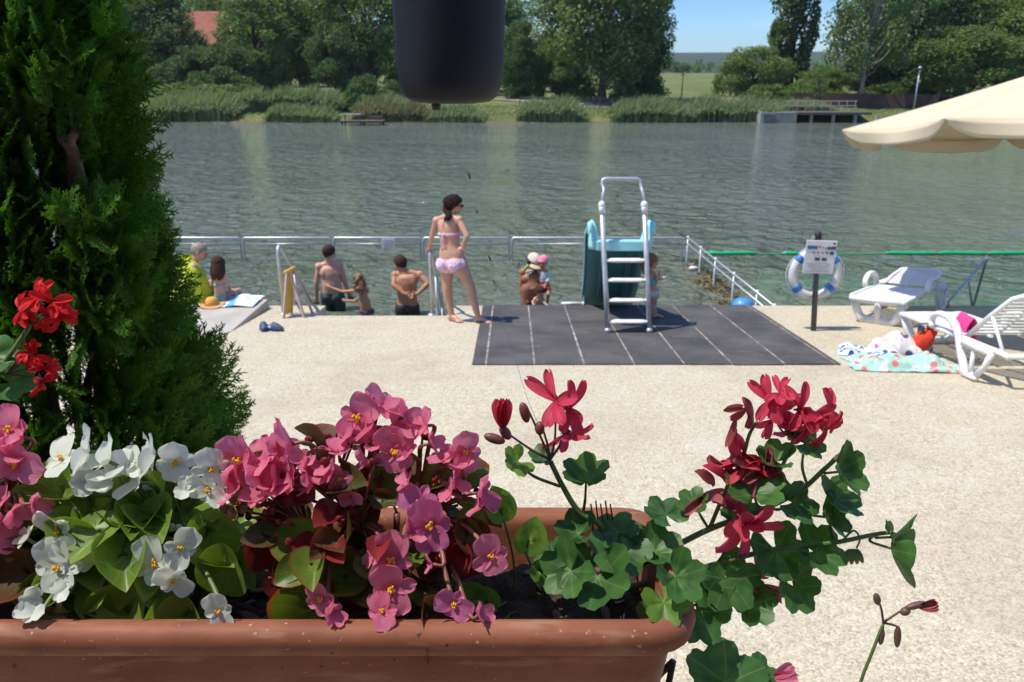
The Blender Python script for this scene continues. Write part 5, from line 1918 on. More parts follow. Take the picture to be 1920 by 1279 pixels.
hair(I, 'hair_dark', .014, .008, extra=ex, vox=.006)
na = not_arms(I, .052)
# bikini top: band and halter strings
ax76 = np.array(I['axpt'](.715)); spn = np.array(I['spine']); cfw = np.array(I['cf'])
def band(co, no):
    h = (co - ax76) @ spn
    f = (co - ax76) @ cfw
    wd = np.where(f > .01, .060, .019)
    return (np.abs(h - np.where(f > .01, .015, 0)) < wd) & (np.abs((co - ax76) @ np.array(I['lat'])) < .20) & na(co)
link('bikini_top', shell(I['raw'], band, .006, .004, 40), M['bikini'], I['t'], solid=.006)
mbx = MB()
kn = V(ax76) - I['cf'] * .115 - I['lat'] * .02
for s in (-1, 1):
    mbx.ball(kn + I['lat'] * (s * .030) + V((0, 0, .004)), (.032, .012, .016), None, 8, 6)
    mbx.tube(bez([kn, kn + I['lat'] * (s * .02) + V((0, 0, -.07)) - I['cf'] * .012, kn + I['lat'] * (s * .03) + V((0, 0, -.20)) + I['cf'] * .02], 5), .0055, 6)
mbx.tube(bez([kn + V((0, 0, .10)) + I['cf'] * .005, kn + V((0, 0, .2)) + I['cf'] * .035 , I['ms'] - I['cf'] * .06 + V((0, 0, .05))], 4), .005, 6)
link('bikini_string', mbx, M['bikini'], I['t'])
mhw = np.array(I['mh']); puw = np.array(I['pup']); hlw = np.array(I['hlat']); pfw = np.array(I['pf'])
def brief(co, no):
    h = (co - mhw) @ puw; l = np.abs((co - mhw) @ hlw); f = (co - mhw) @ pfw
    lowcut = np.where(f < 0, -.155 + .62 * l, -.13 + 1.1 * l)
    return (h < .065) & (h > np.maximum(lowcut, -.16)) & na(co)
link('bikini_bottom', shell(I['raw'], brief, .007, .003, 40), M['bikini'], I['t'], solid=.006)
mbx = MB()
for s in (-1, 1):
    mbx.ball(Pw(s * .034, .096, .008), (.026, .012, .020), rotm(I['hl'], I['hf'], I['hup']), 12, 8)
    mbx.tube([Pw(s * .060, .085, .012), Pw(s * .079, .04, .010), Pw(s * .082, -.02, .008)], .004, 5)
mbx.tube([Pw(-.02, .102, .012), Pw(.02, .102, .012)], .004, 5)
link('sunglasses', mbx, M['black'], I['t'])

# ---- helper for the standing bathers
def legs_down(J, y, z, k, spread=.09, fwdv=V((0, 1, 0))):
    for s in 'LR':
        h = J['h' + s]
        o = V((-.02 if s == 'L' else .02, 0, 0))
        J['k' + s] = h + V((0, 0, -.43 * k)) + o + fwdv * .02
        J['a' + s] = h + V((0, 0, -.84 * k)) + o * 1.5
        J['t' + s] = J['a' + s] + fwdv * .19 * k + V((0, 0, -.08 * k))
    return J

# ---- 2. man in dark green trunks seen from behind
Y = 12.2
def j(px, py, dy=0): return at(px, py, Y + dy)
J2 = dict(head=j(617.5, 474.5), sL=j(598.5, 500, -.02), sR=j(637, 498, .02), eL=j(593.5, 530, -.03), wL=j(593.5, 557, .05), eR=j(645.5, 524, .03), wR=j(653.5, 548, .10),
          waist=j(622, 529), hL=j(613.5, 556), hR=j(634, 556))
legs_down(J2, Y, 0, 1.0)
I = person('man with short brown hair and dark green trunks standing in the water, seen from behind', J2, (.12, 1, 0), 1.03, 'm', 'skin_pink', .009, head_fwd=(.55, .8, -.1))
hair(I, 'hair_brown', .008, .004)
trunks(I, .085, .55, 'trunks_dark')

# ---- 3. girl with curly fair hair reaching out
Y = 11.55
J3 = dict(head=j(673, 526.5), sL=j(669.5, 545, 0), sR=j(689, 545.5, .02), eL=j(642, 547, .05), wL=j(619, 538.5, .10), eR=j(667, 564.5, .10), wR=j(648, 563.5, .25),
          waist=j(684, 566), hL=j(681.5, 584), hR=j(694.5, 584))
legs_down(J3, Y, 0, .62)
I = person('girl with curly fair hair stretching an arm towards the man in dark green trunks', J3, (-.25, 1, 0), .78, 'c', 'skin_tan', .008, head_fwd=(-.45, .9, -.1), head_k=.86)
ex = MB(); P3 = I['P']
for i in range(34):
    a = rnd.uniform(0, 2 * pi); z = rnd.uniform(-.13, .11)
    if sin(a) > .45 and z < .04: continue
    ex.ball(P3(cos(a) * .085, sin(a) * .09 - .03, z), rnd.uniform(.022, .034), None, 8, 6)
ex.tube([P3(0, -.1, -.02), P3(.01, -.125, -.12), P3(.02, -.11, -.21)], [.05, .045, .02], 8, rounded=True)
hair(I, 'hair_blond', .012, .008, extra=ex)
trunks(I, .03, .08, 'purple', name='swim_bottoms', off=.008)

# ---- 4. man with both hands behind his back
Y = 11.9
J4 = dict(head=j(750.5, 494.5, .05), sL=j(740.5, 516, .02), sR=j(787.5, 515.5, -.02), eL=j(738.5, 535, -.10), wL=j(758, 551, -.17), eR=j(803, 531.5, -.11), wR=j(784, 550, -.17),
          waist=j(763.5, 546), hL=j(753.5, 575), hR=j(773.5, 575))
legs_down(J4, Y, 0, 1.0)
I = person('tanned man in black trunks standing in the water with both hands behind his back', J4, (-.10, 1, 0), 1.05, 'm', 'skin_tan', .009, head_fwd=(-.65, .7, -.2),
           hands={'L': ((.9, -.1, -.35), (0, -1, 0), .3, 1), 'R': ((-.9, -.1, -.35), (0, -1, 0), .3, -1)})
hair(I, 'hair_brown', .008, .004)
trunks(I, .055, .6, 'trunks_black', arm_r=.04)

# ---- 5. man with the pale cap holding a child
Y = 11.35
J5 = dict(head=j(1001, 492.5, -.06), sL=j(981, 510.5, 0), sR=j(1017, 510, -.02), eL=j(976.5, 537, -.02), wL=j(981, 560, -.08), eR=j(1026, 535, -.06), wR=j(1014, 543, -.26),
          waist=j(998.5, 542), hL=j(990, 566), hR=j(1008, 566))
legs_down(J5, Y, 0, 1.0, fwdv=V((0, -1, 0)))
I = person('deeply tanned man in a pale cap in the water holding a small child', J5, (.12, -1, 0), 1.03, 'm', 'skin_dark', .009, head_fwd=(.45, -.75, -.55), belly=.05,
           hands={'R': ((-.8, -.2, .1), (0, 1, .2), .3, -1)})
hair(I, 'hair_dark', .008, .004)
trunks(I, .04, .5, 'trunks_black', arm_r=.04)
P5 = I['P']
cap = shell(I['raw'], headpred(I, lambda l: (l[:, 2] > .045 + .10 * l[:, 1])), .020, .003, 30)
link('cap', cap, mat('beige_cap', (.62, .54, .43), .8, (.52, .44, .34), 20), I['t'], solid=.008)
bm = MB()
def brim(u, v):
    a = -1.05 + 2.1 * u
    r = .088 + v * .085 * cos(a * .75)
    return P5(sin(a) * r * .93, cos(a) * (r + .005) - .005 , .052 - v * .022 - .02 * sin(a) ** 2)
bm.grid(brim, 14, 5)
link('cap_brim', bm, mat('beige_brim', (.58, .46, .34), .8), I['t'], solid=.006)
gs = MB(); gs.tube(bez([J5['sL'] + V((.02, -.03, .055)), J5['sL'] + V((.07, -.02, .11)), J5['head'] + V((-.06, .06, -.07)), J5['head'] + V((.02, .09, -.09))], 5), .016, 8, rounded=True)
link('green_strap', gs, mat('lime_strap', (.30, .55, .05), .6), I['t'])
# child on his arm
Y = 11.18
Jc = dict(head=j(1018.5, 492.5, .02), sL=j(1012, 508), sR=j(1025, 508, .02), eL=j(1007, 502, .05), wL=j(998, 506, .06), eR=j(1029, 522, -.03), wR=j(1024, 532, -.06),
          waist=j(1020, 525), hL=j(1016, 539), hR=j(1025.5, 539), kL=j(1010, 549, -.14), aL=j(1011, 563, -.06), kR=j(1028, 552, -.12), aR=j(1026.5, 565, -.04))
Jc['tL'] = Jc['aL'] + V((0, -.06, -.06)); Jc['tR'] = Jc['aR'] + V((0, -.06, -.06))
I = person('small child in a pink sun hat carried by the man in the pale cap', Jc, (-.4, -1, 0), .58, 'c', 'skin_tan', .007, head_fwd=(-.35, -.9, 0), head_k=.80)
hat = shell(I['raw'], headpred(I, lambda l: (l[:, 2] > .02)), .015, .003, 30)
link('sun_hat', hat, mat('pink_hat', (.60, .12, .22), .8, (.68, .28, .36), 30), I['t'], solid=.008)
co_ = I['co']
mhc = np.array(I['mh']); 
def shirt(co, no): return ((co - mhc) @ np.array(I['pup']) > .09) & ((co - mhc) @ np.array(I['pup']) < .26) & (np.linalg.norm(co - np.array(I['hc']), axis=1) > .14)
link('shirt', shell(I['raw'], shirt, .008, .004, 30), mat('pale_grey_shirt', (.50, .50, .53), .8), I['t'], solid=.006)
trunks(I, .05, .5, 'red_suit', name='red_shorts', off=.008, arm_r=.03)
# small child at the edge of the mat
Y = EDGE + .28
Jb = dict(head=j(1012, 548, -.02), sL=j(1003.5, 559.5), sR=j(1014.5, 560, -.02), eL=j(998.5, 566.5, -.05), wL=j(1001, 573, -.14), eR=j(1019, 567, -.06), wR=j(1024, 570.5, -.18),
          waist=j(1009, 569, .03), hL=j(1006, 578, .04), hR=j(1013.5, 578, .04))
for s in 'LR':
    Jb['k' + s] = Jb['h' + s] + V((0, .02, -.16)); Jb['a' + s] = Jb['h' + s] + V((0, .05, -.33)); Jb['t' + s] = Jb['a' + s] + V((0, -.08, -.03))
I = person('toddler with short brown hair leaning on the mat edge below the man in the cap', Jb, (.15, -1, 0), .50, 'c', 'skin_pale', .006, head_fwd=(.6, -.6, -.5), head_k=.72)
hair(I, 'hair_brown', .007, .003)
trunks(I, .04, .3, 'red_suit', name='swim_bottoms', off=.007, arm_r=.02)

# ---- 6. toddler beside the slide
gt = on_deck(1227, 597)
Y = gt.y
Jt = dict(head=j(1221.5, 491.5, .0), sL=j(1217.5, 513.5, .06), sR=j(1227.5, 513, -.06), eL=j(1226, 529, .09), wL=j(1238, 523, .10), eR=j(1239, 524, -.08), wR=j(1237, 516, -.02),
          waist=j(1224, 533), hL=j(1222.5, 549.5, .045), hR=j(1228, 550, -.045), kL=j(1222, 572, .05), kR=j(1227.5, 572.5, -.04))
for s, dx, dy in (('L', -.03, .06), ('R', .0, -.05)):
    g = V((gt.x + dx, gt.y + dy, deck_z(gt.y + dy) + .018))
    Jt['a' + s] = g + V((0, 0, .055)); Jt['t' + s] = g + V((.11, .015, 0))
I = person('toddler with long fair hair standing on the mat beside the slide ladder', Jt, (1, .25, 0), .60, 'c', 'skin_pink', .006, head_fwd=(1, .35, -.1), head_k=.84, origin=gt)
ex = MB(); Pt = I['P']
ex.tube([Pt(0, -.07, .02), Pt(0, -.095, -.07), Pt(.0, -.09, -.16)], [.075, .065, .03], 10, rounded=True)
hair(I, 'hair_blond', .012, .006, extra=ex)
mht = np.array(I['mh']); put_ = np.array(I['pup'])
nat = not_arms(I, .05)
link('swim_top', shell(I['raw'], lambda co, no: (((co - mht) @ put_ > .115) & ((co - mht) @ put_ < .20) & nat(co)), .006, .003, 30), M['aqua'], I['t'], solid=.006)
trunks(I, .05, .35, 'pale_skirt', name='swim_skirt', off=.015, arm_r=.02)

# ---- 7. seated man under the yellow-green towel
Y = 10.45
Jm = dict(head=j(374, 473, 0), sL=j(346, 499, .12), sR=j(363, 501, -.14), eL=j(361, 530, .20), wL=j(378, 540, .34), eR=j(372, 532, -.16), wR=j(388, 538, .10),
          waist=j(346, 536, 0), hL=j(345, 556, .09), hR=j(351, 557, -.09))
for s, dy in (('L', .09), ('R', -.09)):
    Jm['h' + s].z = ZS + .10
    Jm['k' + s] = Jm['h' + s] + V((.26, .34, .03)); Jm['a' + s] = Jm['k' + s] + V((.05, .10, -.42)); Jm['t' + s] = Jm['a' + s] + V((.10, .14, -.07))
I = person('seated man with short grey hair wrapped in a yellow-green towel on the low concrete slab', Jm, (.75, .65, 0), 1.0, 'm', 'skin_pink', .009, head_fwd=(.92, .25, -.35))
hair(I, 'hair_grey', .004, .002)
trunks(I, .06, .5, 'trunks_dark', arm_r=.03)
# the towel: a cloak hanging from the shoulders
mb = MB()
c0 = I['ms']
fw = V((.75, .65, 0)).normalized(); sdw = V((fw.y, -fw.x, 0))
zs = [(.155, .085, .085), (.13, .10, .095), (.07, .17, .115), (.0, .245, .15), (-.15, .29, .20), (-.32, .30, .24), (-.46, .31, .27), (-.50, .33, .29)]
lo = []
nA = 44
bz = ZS + .008
for (dz, rx, ry) in zs:
    z = max(bz, c0.z + dz)
    lp = []
    for i in range(nA + 1):
        a = R(-250) + R(320) * i / nA       # open towards the front
        fo = 1 + (.07 * sin(a * 9 + 1) + .05 * sin(a * 17)) * min(1, max(0, -dz + .05) * 3.5)
        lp.append(V((c0.x, c0.y, z)) + sdw * (cos(a) * rx * fo) + fw * (sin(a) * ry * fo - .02 + (-dz) * .04))
    lo.append(lp)
sm = []
for i in range(len(lo[0])):
    ps = bez([l[i] for l in lo], 4); sm.append(ps)
mb.loft([[sm[i][k] for i in range(len(sm))] for k in range(len(sm[0]))], closed=False)
tag(link('bath_towel', mb, mat('yellow_green_terry', (.50, .60, .035), .95, (.42, .52, .03), 14, bump=.6, bscale=140), solid=.012), 'bright yellow-green towel draped round the shoulders of the seated man', 'towel')

# ---- 8. seated girl with long brown hair
Y = 10.38
Jg = dict(head=j(409.5, 496.5, 0), sL=j(401, 515.5, -.02), sR=j(421, 515.5, .03), eL=j(398, 533, .02), wL=j(404, 546, .12), eR=j(428.5, 533, .05), wR=j(432, 547, .15),
          waist=j(411.5, 539), hL=j(406.5, 554, -.03), hR=j(420, 554, .03))
for s in 'LR':
    Jg['h' + s].z = ZS + .075
    Jg['k' + s] = Jg['h' + s] + V((.13, .26, .02)); Jg['a' + s] = Jg['k' + s] + V((.0, .06, -.30)); Jg['t' + s] = Jg['a' + s] + V((.02, .13, -.05))
I = person('girl with long brown hair sitting on a white towel on the low slab', Jg, (.3, 1, 0), .70, 'c', 'skin_pink', .008, head_fwd=(.1, 1, -.15), head_k=.85)
ex = MB(); Pg = I['P']
for i in range(17):
    a = -pi + pi * i / 16
    x, y = cos(a) * .075, sin(a) * .08 - .015
    ex.tube(bez([Pg(x * .6, y * .8, .07), Pg(x * 1.1, y * 1.15, -.02), Pg(x * 1.15, y * 1.2 - .01, -.12), Pg(x * 1.0 + rnd.uniform(-.01, .01), y * 1.1 - .015, -.19 - .05 * rnd.random())], 3), [.03] * 7 + [.026, .02, .010], 7, rounded=True)
hair(I, 'hair_brown', .014, .008, extra=ex)
mhg = np.array(I['mh']); pug = np.array(I['pup']); nag = not_arms(I, .045)
link('bikini_top', shell(I['raw'], lambda co, no: (np.abs((co - mhg) @ pug - .165) < .016) & nag(co), .005, .002, 30), M['aqua'], I['t'], solid=.005)
trunks(I, .05, .12, 'aqua', name='bikini_bottom', off=.007, arm_r=.03)

# towel under the girl and the straw hat
mb = MB()
q = on_z(420, 566, ZS)
def tw(u, v):
    x = (u - .5) * .95; y = (v - .5) * .55
    z = .012 + .012 * abs(noise.noise(V((u * 5, v * 5, 1)))) + (.10 * math.exp(-((u - .78) / .13) ** 2 - ((v - .45) / .35) ** 2))* (1 + .4 * noise.noise(V((u * 9, v * 9, 4))))
    return V((q.x + .02 + x + .05 * noise.noise(V((v * 3, 0, 2))), q.y - .02 + y + .04 * noise.noise(V((u * 3, 0, 8))), ZS + z))
mb.grid(tw, 40, 26)
m, nt, out = nodes('white_towel_blue_stripe')
tc = N(nt, 'ShaderNodeTexCoord'); wv = N(nt, 'ShaderNodeTexWave'); wv.inputs['Scale'].default_value = .9; wv.inputs['Distortion'].default_value = .6
nt.links.new(tc.outputs['Object'], wv.inputs['Vector'])
c = mixc(nt, ramp(nt, wv.outputs['Fac'], .72, .80), (.72, .74, .78), (.10, .36, .60))
p = N(nt, 'ShaderNodeBsdfPrincipled'); p.inputs['Roughness'].default_value = .95; nt.links.new(c, p.inputs['Base Color']); nt.links.new(p.outputs[0], out.inputs[0])
tag(link('beach_towel', mb, m, solid=.008), 'white towel with blue stripes spread under the seated girl on the slab', 'towel')
q = on_z(398, 574, ZS)
tt = thing('straw_hat', 'orange straw hat with a brown brim lying on the slab beside the towel', 'hat', q)
mb = MB(); mb.lathe([(.085, .02), (.083, .05), (.076, .085), (.055, .115), (.02, .125), (.001, .126)], q, 24); link('crown', mb, mat('orange_straw', (.70, .36, .06), .8, (.58, .28, .05), 60), tt, solid=.006)
mb = MB()
def bf(u, v):
    a = 2 * pi * u; r = .083 + .085 * v
    return q + V((cos(a) * r * 1.05, sin(a) * r, .02 + .016 * v * sin(a * 2 + 1) ))
mb.grid(bf, 30, 4); link('brim', mb, mat('brown_straw', (.42, .22, .10), .8, (.55, .34, .16), 60), tt, solid=.006)
# ================================================================== FOREGROUND
# ---- thuja
def thuja_spray(seed):
    """one flat fan of scale-leaf twigs, about 1 unit long, in the x-z plane growing along +z"""
    r = np.random.default_rng(seed)
    quads = []
    def twig(p, a, L, w):
        d = np.array([sin(a), 0, cos(a)]); s = np.array([cos(a), 0, -sin(a)])
        y = r.normal(0, .012)
        p0 = np.array(p, float); p1 = p0 + d * L * .55; p2 = p0 + d * L
        p1[1] += y; p2[1] += 2 * y
        quads.append([p0 - s * w * .7, p0 + s * w * .7, p1 + s * w, p1 - s * w])
        quads.append([p1 - s * w, p1 + s * w, p2 + s * w * .25, p2 - s * w * .25])
        return p1, p2
    n = 9
    a0 = 0
    p = np.array([0., 0, 0])
    for i in range(n):
        f = i / n
        a0 += r.normal(0, .06)
        p1, p2 = twig(p, a0, 1.0 / n * 1.25, .014)
        p = p + np.array([sin(a0), 0, cos(a0)]) / n
        for s in (-1, 1):
            L = (.40 * (1 - f) ** .7 + .07) * r.uniform(.75, 1.15)
            a = a0 + s * r.uniform(.55, .8)
            q = p.copy()
            m_ = max(2, int(L / .065))
            for j in range(m_):
                g = j / m_
                twig(q, a, L / m_ * 1.4, .015)
                q = q + np.array([sin(a), 0, cos(a)]) * (L / m_)
                a -= s * .05
                for s2 in (-1, 1):
                    if r.random() < .85:
                        twig(q, a + s2 * r.uniform(.5, .75), (.085 * (1 - g) + .045) * r.uniform(.8, 1.2), .0135)
    return np.array(quads)      # (n,4,3)

sprays = [thuja_spray(s) for s in range(5)]
TX, TY = -1.56, 2.6
tz = deck_z(TY)
TH = 4.2
TRZ = [0, .6, 1.1, 1.4, 1.8, 2.2, 2.6, 3.2, 4.2]
TRR = [.36, .42, .45, .42, .34, .31, .28, .25, .04]
def tr(z):      # crown radius at height z above the ground
    return float(np.interp(z, TRZ, TRR))
rg = np.random.default_rng(21)
V_, Q_ = [], []
def put_spray(pos, axis, normal, L, k):
    z = axis / np.linalg.norm(axis)
    y = normal - z * (normal @ z); y /= np.linalg.norm(y) + 1e-9
    x = np.cross(y, z)
    B = np.stack([x, y, z]) * L
    v = sprays[k].reshape(-1, 3)
    # droop a bit at the tip
    w = v.copy(); w[:, 1] += .10 * v[:, 2] ** 2
    V_.append(w @ B + pos)
lim = at(0, 0, TY).z - tz + .9
NS = 7200
s0 = at(150, 350, TY - .24); s1 = at(118, 248, TY - .22)
GAP = np.array((s0 + s1) / 2)
GO = np.array([.45, -.89, 0]); GX = np.array([.89, .45, 0])
for i in range(NS):
    z = .05 + (lim - .05) * rg.random()
    a = rg.uniform(0, 2 * pi)
    # only the side towards the camera needs the full density
    if sin(a) > .35 and rg.random() < .6:
        continue
    lump = 1 + .17 * noise.noise(V((cos(a) * 2.2, sin(a) * 2.2, z * 2.3))) + .10 * noise.noise(V((cos(a) * 5, sin(a) * 5, z * 5 + 4)))
    depth = rg.random() ** 2.2
    r_ = tr(z) * lump * (1 - .55 * depth) - .07
    out_ = np.array([cos(a), sin(a), 0])
    pos = np.array([TX, TY, tz + z]) + out_ * r_
    # a gap in the foliage where the bare stems show
    rel = pos - GAP
    if abs(rel @ GX) < .045 and abs(rel[2]) < .08 and rel @ GO > -.02: continue
    up_ = rg.uniform(.15, 1.15)
    axis = out_ * rg.uniform(.5, 1.0) + np.array([0, 0, up_]) + rg.normal(0, .28, 3)
    nrm = np.array([-sin(a), cos(a), 0]) + rg.normal(0, .45, 3)
    put_spray(pos, axis, nrm, rg.uniform(.10, .19) * (1.1 if depth < .4 else 1.0), int(rg.integers(5)))
# sprays hanging over the stems below and above the gap
for i in range(150):
    f = rg.random()
    c_ = np.array(s0) + np.array([-.01, .06, -.05 - .40 * f]) if i % 3 else np.array(s1) + np.array([-.05, .05, .06 + .22 * f])
    pos = c_ + GO * rg.uniform(.03, .15) + GX * rg.normal(0, .06)
    put_spray(pos, GO * rg.uniform(.3, .9) + np.array([0, 0, rg.uniform(-.5, 1.0)]) + rg.normal(0, .25, 3), GX + rg.normal(0, .5, 3), rg.uniform(.09, .16), int(rg.integers(5)))
v = np.concatenate(V_)
q = np.arange(len(v)).reshape(-1, 4)
M['thuja'] = leafmat('thuja_scale_leaves', (.020, .060, .009), (.110, .225, .032), .55, .34, scale=2.0, tcol=(1.3, 1.8, .5), spec=.2)
t = thing('thuja_shrub', 'big dark green thuja shrub standing behind the flower box at the left', 'shrub', (TX, TY, tz))
link('crown', np_mesh('crown', v, q), M['thuja'], t, smooth=False)
mb = MB()
base = V((TX + .05, TY, tz - .1))
mb.tube(bez([base, V((TX + .06, TY + .06, tz + 1.1)), s0, s1, s1 + V((-.08, .28, .16))], 5), [.03] * 6 + [.024] * 5 + [.018] * 5 + [.012] * 5, 9)
s2 = at(139, 345, TY - .24); s3 = at(143, 240, TY - .24)
mb.tube(bez([V((TX + .06, TY + .06, tz + 1.1)), s2, s3, s3 + V((-.06, .26, .14))], 5), [.02] * 6 + [.012] * 5 + [.009] * 5, 8)
mb.tube(bez([base, V((TX - .1, TY, tz + 1.0)), V((TX - .05, TY, tz + 2.2)), V((TX, TY, tz + 3.6))], 5), [.06] * 6 + [.045] * 5 + [.03] * 5, 9)
for i in range(40):
    z = rg.uniform(.3, 2.8); a = rg.uniform(0, 2 * pi)
    p0 = V((TX, TY, tz + z - .25)); p1 = V((TX + cos(a) * tr(z) * .75, TY + sin(a) * tr(z) * .75, tz + z + .15))
    mb.tube([p0, p0.lerp(p1, .5) + V((0, 0, .03)), p1], [.016, .011, .005], 5)
link('trunk', mb, M['redbark'], t)

# ---- flower box
RIMZ = 3.5 - .45
PX0, PX1, PY0, PY1 = -.80, .164, .567, .778
def rr(x0, x1, y0, y1, r, z, n=7):
    out = []
    for cx, cy, a0 in ((x1 - r, y0 + r, -pi / 2), (x1 - r, y1 - r, 0), (x0 + r, y1 - r, pi / 2), (x0 + r, y0 + r, pi)):
        for i in range(n):
            a = a0 + pi / 2 * i / (n - 1)
            out.append(V((cx + r * cos(a), cy + r * sin(a), z)))
    return out
def off(d, z, r0=.045):
    # slight belly of the long sides like a thin plastic box
    lp = rr(PX0 + d, PX1 - d, PY0 + d, PY1 - d, max(.01, r0 - d * .7), z)
    return lp
t = thing('flower_box', 'long terracotta plastic flower box with a rolled rim, full of begonias and geraniums', 'flower box', ((PX0 + PX1) / 2, (PY0 + PY1) / 2, RIMZ - .2))
mb = MB()
th = .0105
loops = [off(.040, RIMZ - .19), off(.036, RIMZ - .19)]
loops = [off(.034, RIMZ - .185), off(.014, RIMZ - .034)]
# rolled rim
cxd, cz = .0095, RIMZ - .012
for a in [-1.9 + i * (pi + 1.9) / 11 for i in range(12)]:
    # from under the outer lip, over the top, to the inner side
    loops.append(off(cxd - .0125 * cos(a + pi) * -1 * -1 if False else cxd - .0135 * cos(a), cz + .0125 * sin(a) - (.006 if sin(a) < -.5 else 0)))
loops += [off(.0235, RIMZ - .022), off(.028, RIMZ - .075), off(.036, RIMZ - .10)]
mb.loft(loops, True, False)
link('box', mb, M['terracotta'], t)
mb = MB()
def soilf(u, v):
    x = PX0 + .03 + (PX1 - PX0 - .06) * u; y = PY0 + .03 + (PY1 - PY0 - .06) * v
    return V((x, y, RIMZ - .052 + .022 * noise.noise(V((x * 22, y * 22, 0))) + .010 * noise.noise(V((x * 60, y * 60, 2))) + .02 * noise.noise(V((x * 5, y * 5, 7)))))
mb.grid(soilf, 110, 30)
link('soil', mb, M['soil'], t)
mb = MB()
for i in range(90):
    u, v_ = rnd.random(), rnd.random()
    q = soilf(u, v_) + V((0, 0, .004))
    a = rnd.uniform(0, 6.28); L = rnd.uniform(.006, .02)
    mb.ball(q, (L, L * .4, .003), Matrix.Rotation(a, 3, 'Z') @ Matrix.Rotation(rnd.uniform(-.4, .4), 3, 'X'), 7, 5)
ch = link('bark_chips', mb, mat('bark_chips', (.10, .06, .035), .9, (.20, .13, .08), 60), t)
ch['kind'] = 'stuff'
# stand under the box: two legs and a frame reaching the deck
t = thing('flower_stand', 'dark metal stand carrying the flower box, one thin leg visible under its right end', 'stand', ((PX0 + PX1) / 2, .67, deck_z(.67)))
fz = RIMZ - .192
mb = MB()
for y in (PY0 + .05, PY1 - .05): mb.beam((PX0 + .05, y, fz), (PX1 - .05, y, fz), .02, .012)
link('frame', mb, M['dark_metal'], t, smooth=False)
for x, dx in ((PX1 - .055, .03), (PX0 + .06, -.03)):
    for y in (PY0 + .06, PY1 - .06):
        mb = MB(); mb.tube([(x, y, fz), (x + dx, y, deck_z(y))], .0055, 8); link('leg', mb, M['dark_metal'], t)
legx = at(1262, 1240, .66)
mb = MB(); mb.tube([legx, V((legx.x - .02, .67, fz - .16)), V((legx.x - .06, .67, fz - .4))], .0035, 8); mb.tube([legx, V((PX1 - .04, .68, fz + .004))], .0035, 8); link('brace', mb, M['dark_metal'], t)

# ---- leaves and flowers
def disp(frame, p):
    o, x, y, z = frame
    return o + x * p[0] + y * p[1] + z * p[2]
def fr(o, y, n):
    y = V(y).normalized(); n = V(n)
    n = (n - y * n.dot(y))
    if n.length < 1e-4: n = V((0, 0, 1)) - y * y.z
    n.normalize()
    return (V(o), y.cross(n).normalized(), y, n)

def begonia_leaf(o, axis, n, L, cup=.22, seed=0):
    """rounded, lopsided, cupped blade with a finely toothed edge"""
    f = fr(o, axis, n)
    mb = MB()
    NR, NT = 5, 26
    vs = [disp(f, (0, L * .10, 0))]; uv = [(0, 0)]
    for i in range(1, NR + 1):
        r = i / NR
        for k in range(NT):
            a = 2 * pi * k / NT
            rad = L * .5 * (1 + .10 * cos(a - .6) + .05 * cos(2 * a))
            x = sin(a) * rad * .92 * r
            y = L * .48 + (-cos(a)) * rad * r * (1.06)
            if i == NR:
                x *= 1 + .02 * (k % 2); y += .006 * L * (k % 2)
            # heart shaped base
            y += .05 * L * math.exp(-(x / (.16 * L)) ** 2) * (1 if -cos(a) < -.3 else 0) * r
            y += .10 * L * math.exp(-(x / (.14 * L)) ** 2) * max(0, -cos(a)) * r
            z = cup * L * ((r ** 2) * .55 * (abs(sin(a)) ** 1.2) + .10 * r * r) + .025 * L * noise.noise(V((x / L * 4, y / L * 4, seed))) - .10 * L * max(0, -cos(a)) * r * r
            z -= .03 * L * math.exp(-(x / (.06 * L)) ** 2) * r
            vs.append(disp(f, (x, y, z))); uv.append((k / NT, r))
    fs = [(0, 1 + k, 1 + (k + 1) % NT) for k in range(NT)]
    for i in range(NR - 1):
        for k in range(NT):
            a_, b_ = 1 + i * NT, 1 + (i + 1) * NT
            l = (k + 1) % NT
            fs.append((a_ + k, b_ + k, b_ + l, a_ + l))
    mb.add(vs, fs, uv)
    return mb

def geranium_leaf(o, axis, n, W, seed=0, cup=.12, lobes=5):
    """kidney shaped ivy-geranium blade: five pointed lobes, folds along the veins, notch at the stalk"""
    f = fr(o, axis, n)
    mb = MB()
    NR, NT = 6, 44
    Rr = W * .54
    vs = [disp(f, (0, 0, 0))]; uv = [(0, 0)]
    span = 2 * pi - .75
    for i in range(1, NR + 1):
        r = i / NR
        for k in range(NT + 1):
            s = k / NT
            a = -span / 2 + span * s
            ph = s * lobes
            lob = abs(sin(pi * ph)) ** .55
            tooth = .03 * sin(2 * pi * ph * 3)
            rad = Rr * (.68 + .32 * lob + tooth * r) * (1 - .10 * abs(a / pi) ** 2)
            rad = Rr * .80 * (1 - r ** 2) + rad * r ** 2
            x = sin(a) * rad * r; y = cos(a) * rad * r + 0
            fold = .11 * W * (lob - .6) * r
            z = cup * W * r * r + fold + .05 * W * noise.noise(V((x / W * 2.6, y / W * 2.6, seed))) * r - .10 * W * max(0, cos(a)) * r ** 3
            vs.append(disp(f, (x, y, z))); uv.append((s + .1, r))
    m_ = NT + 1
    fs = [(0, 1 + k + 1, 1 + k) for k in range(NT)]
    for i in range(NR - 1):
        for k in range(NT):
            a_, b_ = 1 + i * m_, 1 + (i + 1) * m_
            fs.append((a_ + k, a_ + k + 1, b_ + k + 1, b_ + k))
    mb.add(vs, fs, uv)
    return mb

